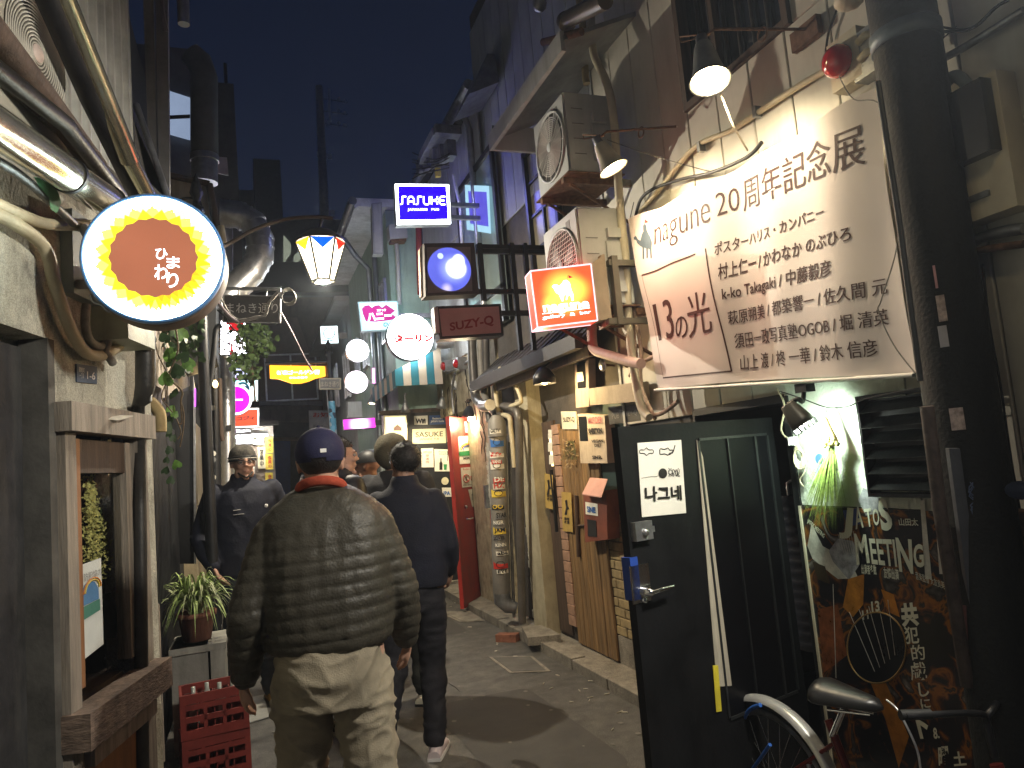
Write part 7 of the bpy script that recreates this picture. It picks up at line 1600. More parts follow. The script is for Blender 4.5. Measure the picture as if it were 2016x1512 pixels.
for i in range(190):
    a = random.uniform(0, 2*PI); rr = random.uniform(.12, .33); hh = random.uniform(.08, .24)*(1.15-rr*1.6)+.05; drop = random.uniform(.0, .28)*(rr/.27); w = random.uniform(.005, .010)
    b0 = base+V((random.uniform(-.04, .04), random.uniform(-.04, .04), 0)); dirv = V((math.cos(a), math.sin(a), 0)); side = V((-math.sin(a), math.cos(a), 0)); vs = []; N_ = 7
    for k in range(N_+1):
        u = k/N_; p = b0+dirv*rr*u**.9+UP*(hh*math.sin(min(1, u*1.25)*PI*.62)*1.1-drop*u**2.4); ww = w*(1-u**3)*(.6+.6*math.sin(PI*min(1, u+.15)))
        vs += [p-side*ww+UP*ww*.4, p, p+side*ww+UP*ww*.4]
    m = MB(); m.add(vs, [(3*k, 3*k+1, 3*k+4, 3*k+3) for k in range(N_)]+[(3*k+1, 3*k+2, 3*k+5, 3*k+4) for k in range(N_)], True); m.build('blade', mat('spider_leaf', (.30,.40,.13), .5, var=.45, sc_=25, bump=0) if i % 3 else mat('spider_leaf_pale', (.42,.46,.25), .5, var=.3, sc_=25, bump=0), po)
M_crate = mat('crate_red', (.17,.022,.016), .5, var=.25, sc_=9, bump=.08, stain=.4, stc=(.08,.015,.01))
def crate(label, x, y, z, rz, w=.33, d=.25, h=.30):
    t = thing('bottle_crate', label, 'crate', (x, y, z), 'red bottle crates stacked by the wall'); M = Matrix.Translation((x, y, z)) @ Matrix.Rotation(rz, 4, 'Z'); th = .014
    m = MB()
    for sx in (-1, 1):
        for sy in (-1, 1): m = MB(); m.box((sx*w/2-sx*.03, sy*d/2-sy*.03, 0), (sx*w/2, sy*d/2, h), M); m.build('corner_post', M_crate, t)
    for sgn, L_n, ax in ((-1, w, 0), (1, w, 0), (-1, d, 1), (1, d, 1)):
        m = MB(); F_ = M @ (Matrix.Translation((0, sgn*d/2, 0)) if ax == 0 else Matrix.Translation((sgn*w/2, 0, 0)) @ Matrix.Rotation(PI/2, 4, 'Z'))
        a = L_n/2-.03; s = -sgn if ax == 0 else sgn
        for z0, z1 in ((0, .05), (.09, .12), (.155, .185), (h-.05, h)): m.box((-a, 0, z0), (a, s*th, z1), F_)
        for xx in (-a/3, a/3): m.box((xx-.01, 0, .05), (xx+.01, s*th*.9, .155), F_)
        for xx in (-.07, .07): m.box((xx-.008, 0, .185), (xx+.008, s*th*.9, h-.05), F_)
        m.build('side', M_crate, t)
    m = MB(); m.box((-w/2+.02, -d/2+.02, 0), (w/2-.02, d/2-.02, .012), M)
    for i in range(1, 4): m.box((-w/2+i*w/4-.003, -d/2+.02, .01), (-w/2+i*w/4+.003, d/2-.02, .2), M)
    m.box((-w/2+.02, -.003, .01), (w/2-.02, .003, .2), M); m.build('dividers', M_crate, t)
    return t
g0 = YP(4.75).at(418, 1400); zz = 0
hC = YP(4.75).at(418, 1352).z
nst = 2; hcr = hC/nst
crate('red plastic bottle crate, lower of the stack beside the pale boxes', g0.x, 4.82, 0, .15, .36, .27, hcr-.004)
crate('red plastic bottle crate, topmost of the stack beside the pale boxes', g0.x+.005, 4.81, hcr, .10, .36, .27, hcr-.004)
random.seed(5)
for i in range(4):
    m = MB(); x, y = g0.x-.1+.07*i, 4.80+.05*(i % 2); m.lathe([(0, 0), (.03, 0), (.03, .15), (.012, .2), (.012, .235), (0, .236)], Matrix.Translation((x, y, hcr+.015)), 12)
    tag(m.build('bottle', glass('pale_bottle', (.4,.42,.38), .15)), ['pale empty bottle at the left end of the top red crate', 'second pale bottle inside the top red crate', 'third pale bottle inside the top red crate', 'pale bottle at the right end of the top red crate'][i], 'bottle')
m = MB(); q = pq(ZP(.006), (478,1428),(530,1412),(520,1368),(472,1378)); m.hexa(q, V((0, 0, -.004))); tag(m.build('cardboard', mat('grey_card', (.26,.26,.24), .8, var=.3)), 'flattened piece of pale cardboard on the asphalt right of the red crates', 'cardboard')
# ================================================================ FAR LEFT SIGNS, SHOPFRONT, END OF THE LANE
A3 = thing('building', 'dim house down the lane on the left carrying the stacked lit signs', 'building', (-1, 12, 0))
m = MB(); m.box((-2, 9.32, 0), (-.5, 15.4, 3.3)); m.box((-2.2, 9.6, 3.3), (-.75, 15.4, 6.5)); m.build('wall', mat('dim_house', (.07,.07,.068), .8, var=.3, bump=.2), A3)
m = MB(); m.box((-2.4, 9.2, 6.5), (-.6, 15.5, 6.62)); m.build('roof', M_dark, A3)
# fluorescent vertical sign
pl = YP(9.4)
t, q = box_sign('upright white lit sign with red kanji, half hidden by leaves', pl, ((432,716),(487,722),(484,634),(434,630)), .14, glow('sign_white_hot', (.85,.9,1), 9), M_steel, .01)
letters(t, pl, [('焼肉', ((446,690),(472,690),(470,664),(446,664)), .01), ('人', ((440,708),(478,710),(472,682),(440,682)), .02)], G_redi, .012)
m = MB(); f = FR(pl.at(464, 646, .012), (1, 0, 0), UP); m.disc(f, .09, 0, 24, .045); m.build('oval_print', G_redi, t); m = MB(); poly(m, pl, [(445,640),(480,642),(480,634),(445,632)], .013); m.build('band_print', G_redi, t)
m = MB(); a = pl.at(433, 675); m.box((-.7, 9.45, a.z-.03), (a.x+.02, 9.5, a.z+.03)); m.build('wall_bracket', M_steeld, t)
round_sign('crescent of a blue white round sign under the white kanji sign', 9.9, (468, 722), 22, glow('sign_lilacwhite', (.6,.62,1), 1.6), M_steel, left=True)
t, q = box_sign('turquoise white lit sign behind the magenta disc', YP(12.3), ((452,790),(508,788),(508,748),(452,748)), .12, glow('sign_turq', (.45,.9,.95), 1.5, hot=[(YP(12.3).at(500, 770), .25, (.9,1,1), 2)]), M_steeld, .006)
m = MB(); pl = YP(12.3); m.tube([pl.at(478+12*math.cos(a), 768-14*math.sin(a), .01) for a in [i*PI/12 for i in range(13)]], .018, 6); m.build('arch_print', mat('deep_teal', (.02,.2,.28), .6), t); m = MB(); card(m, lift(pq(pl, (470,772),(488,772),(488,760),(470,760)), .012), .002); m.build('blue_print', M_inkbl, t)
pl = YP(11.4)
t = round_sign('magenta lit disc sign with a white rim, left side of the lane', 11.4, (464, 787), 30, glow('disc_white', (1,.85,1), 3), M_steel, left=True)
m = MB(); p = pl.at(464, 787); f = FR(p, (1, 0, 0), UP); m.disc(f, 26*mpp(p), .022, 40); m.build('magenta_face', glow('disc_magenta', (.95,.0,.6), 1.1), t)
letters(t, pl, [('albatross', ((447,790),(478,789),(478,784),(447,785)), .03)], G_let, .026)
pl = YP(11.9)
t, q = box_sign('orange red rectangular lit sign below the magenta disc', pl, ((455,843),(510,841),(510,803),(455,805)), .12, glow('sign_offwhite', (1,.92,.9), 2), M_steel, .004)
m = MB(); card(m, lift(pq(pl, (457,840),(507,838),(507,806),(457,808)), .008), .002); m.build('red_face', glow('orange_red', (1,.09,.03), .95), t); letters(t, pl, [('コジィ', ((466,829),(502,826),(502,818),(466,820)), .04)], M_inkb, .012)
for (Y_, py) in ((12.4, 768), (11.5, 787), (12.0, 823)):
    m = MB(); a = YP(Y_).at(455, py); m.box((-.7, Y_+.02, a.z-.03), (a.x, Y_+.07, a.z+.03)); tag(m.build('bracket', M_steeld), {12.4: 'steel arm holding the turquoise sign', 11.5: 'steel arm holding the magenta disc sign', 12.0: 'steel arm holding the orange red sign'}[Y_], 'bracket')
# shrub hanging in front
sh = thing('climbing_plant', 'leafy climber hanging between the white kanji sign and the lane', 'plant', YP(8.2).at(490, 740)); random.seed(41); m = MB()
for i in range(420):
    k = random.random(); x, y = random.choice(((505,665,22,22),(520,680,18,18),(495,700,18,22),(470,712,20,12),(488,730,10,14),(480,655,16,14),(515,650,10,16)))[:2]
    c = YP(8.2+random.uniform(-.3, .3)).at(x+random.gauss(0, 10), y+random.gauss(0, 11)); vs, fs = leaf(c, (random.gauss(0,1), -1, random.gauss(0,1)), (random.gauss(0,1), 0, 1), random.uniform(.035, .075)); m.add(vs, fs, True)
stuff(m.build('leaves', mat('climber_leaf', (.06,.10,.03), .5, var=.6, sc_=12), sh)); m = MB()
for k in range(8): m.tube(smooth_path([YP(8.2).at(430+random.uniform(-3, 3), 640+k*8), YP(8.2).at(455, 655+k*7+random.uniform(-8, 8)), YP(8.2).at(480+random.uniform(-6, 6), 665+k*6), YP(8.2).at(505, 670+random.uniform(-20, 40))]), .006, 5)
m.tube(smooth_path([YP(8.2).at(490, 690), YP(8.2).at(498, 740), YP(8.2).at(502, 790)]), .012, 5); m.build('branches', M_vine, sh)

# end of the lane: shopfront on the left, crossing, far facade
SF = YP(15.4)
sf = thing('building', 'pale shopfront across the lane end, papered with menus and yellow posters', 'building', (-.1, 15.5, 0)); 
m = MB(); x1 = SF.at(541, 900).x; m.box((-2.2, 15.5, 0), (x1, 17.5, 2.75)); m.build('wall', mat('pale_shop', (.42,.4,.38), .7, var=.15, stain=.3), sf)
m = MB(); m.box((-2.2, 15.3, 2.75), (x1+.1, 17.6, 2.85)); m.build('roof', M_dark, sf)
pl = YP(15.46); random.seed(3)
plate('poster', 'brown picture menu board behind the man in the striped hat', 'poster', pl, ((430,960),(523,960),(522,874),(430,876)), mat('brown_menu', (.2,.16,.13), .7, var=.6, sc_=3), [])
plate('sign_plate', 'tall cream plate with black kanji beside the yellow posters', 'sign', YP(15.42), ((508,923),(523,922),(522,874),(507,875)), mat('cream_plate', (.65,.6,.42), .5, var=.05), [('営\n業\n中', ((511,918),(520,918),(519,884),(511,884)), M_ink, .02)])
for i, (a, b) in enumerate(((860, 892), (893, 925), (930, 957))):
    plate('poster', ['topmost of three yellow posters with red kanji', 'middle of three yellow posters with red kanji', 'lowest of three yellow posters with red kanji'][i], 'poster', YP(15.40), ((523,b),(538,b-1),(537,a),(522,a+1)), mat('poster_yellow', (.7,.55,.08), .6, var=.1), [('会員の', ((528,b-3),(536,b-4),(535,a+3),(527,a+4)), M_inkr, .02) if 0 else ('会\n員\nの', ((528,b-4),(535,b-4),(535,a+4),(527,a+4)), M_inkr, .02)])
for i, (x0, y0, x1_, y1_, lab, mt_) in enumerate(((465,846,493,874,'lilac paper sheet above the brown menu board', mat('lilac_sheet', (.45,.46,.6), .7)), (494,850,511,874,'white sheet with a small yellow picture above the menu board', M_paper), (504,852,519,876,'overlapping white sheet nearest the yellow posters', M_paper), (430,880,444,902,'white paper with red mark left of the man', M_paper), (428,905,447,930,'cream certificate with green arch left of the man', M_paper), (487,902,502,938,'white text sheet right of the striped hat', M_paper))):
    t = plate('notice', lab, 'notice', YP(15.38-.01*i), ((x0,y1_),(x1_,y1_),(x1_,y0),(x0,y0)), mt_, [])
    if i == 1: m = MB(); card(m, lift(pq(YP(15.37), (498,872),(509,872),(509,857),(498,857)), .0), .002); m.build('picture', M_inky, t)
    if i == 3: m = MB(); text(m, '円', pq(YP(15.34), (433,896),(442,896),(442,886),(433,886)), .004, bold=.05); m.build('lettering', M_inkr, t)
    if i == 4: m = MB(); m.tube([YP(15.32).at(437+6*math.cos(a), 922-9*math.sin(a)) for a in [k*PI/10 for k in range(11)]], .02, 5); m.build('arch_print', M_inkg, t)
    if i == 5: m = MB(); text(m, 'OPEN\n19:00', pq(YP(15.32), (489,920),(500,920),(500,908),(489,908)), .004); m.build('lettering', M_grey, t)
# ceiling light of that shopfront
sl = thing('shop_light', 'short fluorescent fitting lighting the papered shopfront', 'lamp', (-.05, 15.1, 2.6)); m = MB(); m.tube([(-.4, 15.1, 2.55), (.35, 15.1, 2.55)], .02, 8); m.build('tube', glow('fluoro', (1,.95,.85), 110), sl); m = MB(); m.box((-.42, 15.07, 2.58), (.37, 15.14, 2.63)); m.box((-.05, 15.1, 2.6), (-.01, 15.5, 2.62)); m.build('fitting', M_steeld, sl)
# blue shutter and far house
FE = YP(24); FH = thing('building', 'brown house closing the far end of the lane', 'building', (1.5, 24.5, 0))
m = MB(); a = FE.at(478, 640); b = FE.at(690, 640); zt_ = FE.at(560, 585).z
m.box((-4, 24.05, 0), (8, 28, zt_)); m.build('wall', M_brown, FH)
q = [V((-4, 23.6, zt_-.05)), V((8, 23.6, zt_-.05)), V((8, 27, zt_+1.9)), V((-4, 27, zt_+1.9))]; m = MB(); m.hexa(q, V((0, 0, -.12))); m.build('roof', M_dark, FH)
def fwin(px0, py0, px1, py1, nm=2, mt_=M_glassd):
    m = MB(); q = pq(YP(24.02), (px0,py1),(px1,py1),(px1,py0),(px0,py0)); a, b = q[0], q[2]; w = .05
    m.box((a.x, 23.95, a.z), (b.x, 24.03, a.z+w)); m.box((a.x, 23.95, b.z-w), (b.x, 24.03, b.z))
    for i in range(nm+1): x = a.x+(b.x-a.x-w)*i/nm; m.box((x, 23.95, a.z), (x+w, 24.03, b.z))
    o = m.build('window', M_steel, FH); m = MB(); m.box((a.x, 24.0, a.z), (b.x, 24.02, b.z)); m.build('pane', mt_, o)
fwin(524, 695, 622, 792, 2, glass('warm_dim_glass', (.14,.1,.1), .2)); 
m = MB(); q = pq(YP(23.9), (510,798),(640,798),(640,790),(510,790)); m.hexa(q, V((0,-.1,0))); m.build('ledge', M_greyw, FH)
m = MB(); q = pq(YP(23.9), (508,860),(608,860),(608,832),(508,830)); m.hexa(q, V((0,-.3,0))); m.build('dark_canopy', M_dark, FH)
m = MB(); q = pq(YP(23.85), (538,1000),(572,1000),(572,868),(538,868)); m.hexa(q, V((0,-.05,0))); m.build('blue_shutter', mat('blue_shutter', (.015,.05,.2), .5, var=.2), FH)
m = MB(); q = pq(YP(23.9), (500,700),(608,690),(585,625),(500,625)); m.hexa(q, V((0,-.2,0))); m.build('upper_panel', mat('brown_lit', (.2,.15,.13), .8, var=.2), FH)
m = MB(); q = pq(YP(23.6), (572,1000),(600,1000),(600,868),(572,868)); m.hexa(q, V((0,-.05,0))); m.build('dark_door', M_dark, FH)
# lit narrow windows of a tall building behind
TB = thing('building', 'tall dark building rising behind the lane end with slanting lit stair windows', 'building', (0, 40, 0))
m = MB(); pl = YP(40); a = pl.at(498, 312); b = pl.at(551, 312); m.box((a.x, 40, 0), (b.x, 50, a.z)); a2 = pl.at(455, 345); m.box((a2.x-8, 42, 0), (a.x+.1, 52, a2.z)); c = pl.at(682, 412); m.box((b.x, 41, 0), (c.x, 50, pl.at(600, 418).z)); m.build('wall', mat('night_block', (.10,.095,.09), .9, var=.2), TB)
m = MB(); pl = YP(39.9)
for q_ in (((558,520),(573,498),(573,480),(558,462)), ((559,560),(578,560),(578,540),(559,532)), ((578,520),(592,512),(592,492),(578,503)), ((580,582),(594,588),(594,560),(580,570))): card(m, pq(pl, *q_), .05)
m.build('lit_windows', glow('stair_glow', (.5,.55,.42), .28), TB)
# radio mast
RM = YP(45); mast = thing('radio_mast', 'tall thin antenna pole with small equipment boxes against the night sky', 'mast', (RM.at(640, 560).x, 45, 0))
a = RM.at(628, 170); b = RM.at(640, 600); m = MB(); m.tube([(b.x, 45, 0), a], [.42, .22], 12); m.build('pole', mat('mast_grey', (.2,.21,.23), .6, metal=.2), mast)
m = MB()
for x, y in ((646,243),(628,304),(649,308),(655,420)): p = RM.at(x, y); m.box(p-V((.12,.1,.15)), p+V((.12,.1,.15)))
m.tube([RM.at(648, 175), RM.at(650, 240)], .08, 6); m.build('equipment', M_white, mast)
m = MB()
for x in (667, 679):
    for y in (195+0, 218, 242): p = RM.at(x, y+(x-667)*.4); m.ball(p, .12, 8)
m.build('insulators', M_white, mast); m = MB()
for y in (196, 220, 244): m.tube([RM.at(630, y-3), RM.at(684, y+6)], .03, 5)
m.build('crossarms', M_blackm, mast)
# shadowy neighbour tower on the upper left
nb = thing('building', 'unlit tall building silhouette above the exhaust ducts on the left', 'building', (-2, 18, 0)); pl = YP(17); a = pl.at(460, 165); m = MB(); m.box((-6, 17, 0), (a.x, 22, a.z)); m.build('wall', mat('night_wall', (.09,.085,.08), .85, var=.2), nb); m = MB(); m.tube([pl.at(445, 165), pl.at(443, 125)], .04, 6); m.build('roof_post', M_blackm, nb)

# ---------------------------------------------------------------- orange street sign on its post
pl = YP(13.0); PX2 = pl.at(651, 760).x
op = thing('sign_post', 'slim black post with a spear top, its lower half wrapped in blue graffiti stickers', 'post', (PX2, 13, 0))
zt_ = pl.at(648, 700).z; m = MB(); m.tube([(PX2, 13, 0), (PX2, 13, zt_)], .055, 12); m.build('post', M_blackm, op); m = MB(); m.lathe([(.05, 0), (.07, .02), (.06, .08), (.03, .1), (.06, .17), (0, .3)], Matrix.Translation((PX2, 13, zt_)), 4); m.build('finial', M_blackm, op)
m = MB(); a = pl.at(654, 790).z; b = pl.at(660, 900).z; m.tube([(PX2, 13, b-.3), (PX2, 13, a)], .059, 12)
st_m = bpy.data.materials.new('sticker_wrap'); st_m.use_nodes = True; tt = st_m.node_tree; bb_ = tt.nodes['Principled BSDF']; vo = tt.nodes.new('ShaderNodeTexVoronoi'); vo.inputs['Scale'].default_value = 16; g9 = tt.nodes.new('ShaderNodeNewGeometry'); tt.links.new(g9.outputs['Position'], vo.inputs['Vector']); rr_ = tt.nodes.new('ShaderNodeValToRGB'); rr_.color_ramp.interpolation = 'CONSTANT'
for e, (p_, c_) in zip([rr_.color_ramp.elements[0], rr_.color_ramp.elements[1]]+[rr_.color_ramp.elements.new(.5) for _ in range(3)], ((0, (.1,.35,.5)), (.8, (.5,.3,.2)), (.25, (.5,.6,.65)), (.45, (.03,.05,.08)), (.6, (.15,.45,.6)))): e.position = p_; e.color = (*c_, 1)
sx = tt.nodes.new('ShaderNodeSeparateXYZ'); tt.links.new(vo.outputs['Color'], sx.inputs[0]); tt.links.new(sx.outputs[0], rr_.inputs[0]); tt.links.new(rr_.outputs[0], bb_.inputs['Base Color'])
m.build('sticker_wrap', st_m, op)
t = thing('shop_sign', 'orange lit crescent shaped street sign with white lettering over the lane', 'sign', pl.at(585, 755)); pts = [(531,719),(640,721),(641,740),(622,744),(608,750),(592,754),(575,754),(560,749),(548,745),(532,744)]
m = MB(); poly(m, pl, pts, .0); poly(m, Plane((0, 13.1, 0), (0, -1, 0)), pts, 0); 
F_ = [pl.at(*p) for p in pts]; Bk = [p+V((0, .1, 0)) for p in F_]; n = len(pts); m.add(F_+Bk, [(i, (i+1) % n, n+(i+1) % n, n+i) for i in range(n)]); m.build('lit_face', glow('sign_orange', (1,.33,.012), 2.2), t)
letters(t, pl, [('新宿ゴールデン街', ((545,738),(629,737),(629,728),(545,730)), .03), ('まねき通り', ((570,746),(605,745),(605,741),(570,742)), .02)], G_let, .01)
m = MB(); m.tube([pl.at(522, 716), V((PX2, 13, pl.at(650, 712).z))], .03, 6); m.build('arm', M_blackm, t)
t = thing('street_sign', 'small brown name plate with pale edges on the slim post', 'sign', YP(12.9).at(650, 765)); m = MB(); q = pq(YP(12.9), (629,766),(670,766),(670,745),(629,746)); m.hexa(q, V((0,-.02,0))); m.build('plate', mat('taupe_plate', (.16,.14,.11), .5), t); m = MB()
for a, b in zip(q, q[1:]+q[:1]): m.tube([a, b], .012, 5)
m.build('border', M_creamp, t); m = MB(); text(m, 'まねき通り', lift(pq(YP(12.9), (632,761),(667,761),(667,751),(632,751)), .002), .002); m.build('lettering', M_creamp, t)
# notice board far right of the post
t = thing('notice_board', 'grey white notice board with printed text beyond the slim post', 'sign', YP(19).at(645, 900)); pl = YP(19); m = MB(); q = pq(pl, (612,925),(684,925),(680,808),(608,808)); m.hexa(q, V((0,-.1,0))); m.build('board', mat('board_pale', (.42,.41,.42), .6), t); m = MB(); text(m, 'お知らせ', lift(pq(pl, (616,822),(676,822),(676,812),(616,812)), .0), .01, bold=.02); m.build('heading', M_inkr, t); m = MB()
for i, y in enumerate((836, 848, 860, 872)): text(m, ['新宿ゴールデン街', '花園三番街 通り', '会員募集のご案内', 'TEL 03 受付中'][i], lift(pq(pl, (616,y+8),(672,y+8),(672,y),(616,y)), .0), .01)
m.build('lettering', M_grey, t)
# ================================================================ PEOPLE
def capsule_chain(mb, pts, rs, n=12):
    """closed tapered tube with rounded ends"""
    pts = [V(p) for p in pts]; d0 = (pts[0]-pts[1]).normalized(); d1 = (pts[-1]-pts[-2]).normalized()
    P = [pts[0]+d0*rs[0]*.9, pts[0]+d0*rs[0]*.6]+pts+[pts[-1]+d1*rs[-1]*.6, pts[-1]+d1*rs[-1]*.9]
    R = [rs[0]*.35, rs[0]*.8]+list(rs)+[rs[-1]*.8, rs[-1]*.35]
    mb.tube(P, R, n)
def loft(mb, rings, n=20, sup=2.3):
    """rings: (centre, rx, ry, yaw) horizontal superellipses"""
    vs = []
    for c, rx, ry, yw in rings:
        for k in range(n):
            a = 2*PI*k/n; ca, sa = math.cos(a), math.sin(a); x = rx*math.copysign(abs(ca)**(2/sup), ca); y = ry*math.copysign(abs(sa)**(2/sup), sa)
            vs.append(V(c)+V((x*math.cos(yw)-y*math.sin(yw), x*math.sin(yw)+y*math.cos(yw), 0)))
    m = len(rings); mb.add(vs, [(i*n+k, i*n+(k+1) % n, (i+1)*n+(k+1) % n, (i+1)*n+k) for i in range(m-1) for k in range(n)], True)
    mb.add(vs[:n], [tuple(reversed(range(n)))]); mb.add(vs[-n:], [tuple(range(n))])
def fuse(mb, vox, smooth=3, sf=.5):
    me = mb.mesh('tmp'); o = bpy.data.objects.new('tmp', me); col.objects.link(o)
    r = o.modifiers.new('r', 'REMESH'); r.mode = 'VOXEL'; r.voxel_size = vox; r.use_smooth_shade = True
    if smooth: s = o.modifiers.new('s', 'SMOOTH'); s.iterations = smooth; s.factor = sf
    dg = bpy.context.evaluated_depsgraph_get(); out = bpy.data.meshes.new_from_object(o.evaluated_get(dg))
    bpy.data.objects.remove(o); bpy.data.meshes.remove(me); out.polygons.foreach_set('use_smooth', [True]*len(out.polygons)); return out
def attach(me, name, mt_, parent, M, deform=None):
    if deform:
        nn = [v.normal.copy() for v in me.vertices]
        for v, n_ in zip(me.vertices, nn): v.co = deform(v.co, n_)
    me.transform(M); me.transform(Matrix.Translation(-WL[parent.name])); me.materials.append(mt_); me.update()
    o = bpy.data.objects.new(name, me); col.objects.link(o); o.parent = parent; WL[o.name] = WL[parent.name]; return o
def folds(amp, f=9, zs=.35, seed=0):
    def d(co, n):
        q = V((co.x*f*.7+seed+co.z*3, co.y*f*.7, co.z*f*zs*1.6-abs(co.x)*4)); return co + n*amp*(noise.noise(q*.8)*.9-(abs(noise.noise(q*1.5+V((3, 1, seed))))**.6)*1.2+.5)
    return d
def hand(mb, wrist, dirv, palm_n, side, s=1.0, curl=.7):
    """palm + five curved fingers; dirv = forearm direction, palm_n = palm facing, side: +1 thumb along cross"""
    d = V(dirv).normalized(); n = (V(palm_n)-d*V(palm_n).dot(d)).normalized(); w = d.cross(n)*side
    c = V(wrist)
    for k, (x, r) in enumerate(((-.026, .014), (-.009, .015), (.009, .015), (.026, .013))): capsule_chain(mb, [c+w*x*.6*s, c+d*.04*s+w*x*s, c+d*.088*s+w*x*s], [r*1.05*s, r*1.0*s, r*.85*s], 8)
    for x, L in ((-.029, .060), (-.010, .074), (.010, .079), (.028, .070)):
        p = c+d*.088*s+w*x*s; a = d; pts = [p]; 
        for j in range(3): an = curl*(.35+.45*j); v = (d*math.cos(an)+n*math.sin(an)); p = p+v*L*s/3; pts.append(p)
        capsule_chain(mb, pts, [.0095*s, .009*s, .0082*s, .0072*s], 8)
    p0 = c+d*.025*s+w*.028*s; v = (d*.75+w*.5+n*.35).normalized(); v2 = (d*.95+w*.1+n*.4).normalized()
    capsule_chain(mb, [p0, p0+v*.035*s, p0+v*.035*s+v2*.03*s, p0+v*.035*s+v2*.052*s], [.0125*s, .011*s, .010*s, .008*s], 8)
def head_geo(mb, c, s=1.0, yaw=0.0, tilt=0.0):
    """head centred at c, face along +y rotated by yaw; s scales"""
    M = Matrix.Translation(c) @ Matrix.Rotation(yaw, 4, 'Z') @ Matrix.Rotation(tilt, 4, 'X')
    def P(x, y, z): return M @ V((x*s, y*s, z*s))
    R3 = M.to_3x3()
    def el(x, y, z, rx, ry, rz, n=16):
        t_ = MB(); t_.ball((0, 0, 0), 1, n, rx*s, ry*s, rz*s); mb.add([M @ (p+V((x*s, y*s, z*s))) for p in t_.v], t_.f, True)
    el(0, -.012, .035, .076, .094, .083, 20); el(0, .022, -.02, .064, .072, .075); el(0, .045, -.065, .043, .042, .04)
    el(0, .082, -.098, .022, .018, .018); el(-.04, .03, -.07, .026, .035, .035); el(.04, .03, -.07, .026, .035, .035)
    el(0, .088, .028, .05, .012, .014)                         # brow
    el(0, .098, .008, .010, .014, .026, 10); el(0, .108, -.016, .012, .016, .011, 10); el(.013, .098, -.020, .009, .010, .008, 8); el(-.013, .098, -.020, .009, .010, .008, 8)
    el(0, .093, -.050, .022, .010, .0055, 10); el(0, .091, -.060, .019, .010, .006, 10)
    el(.038, .075, -.018, .02, .018, .018, 10); el(-.038, .075, -.018, .02, .018, .018, 10)
    for sx in (-1, 1):
        el(sx*.077, -.008, -.002, .008, .018, .031, 12); el(sx*.082, -.014, .012, .006, .014, .016, 10)
    return M, P
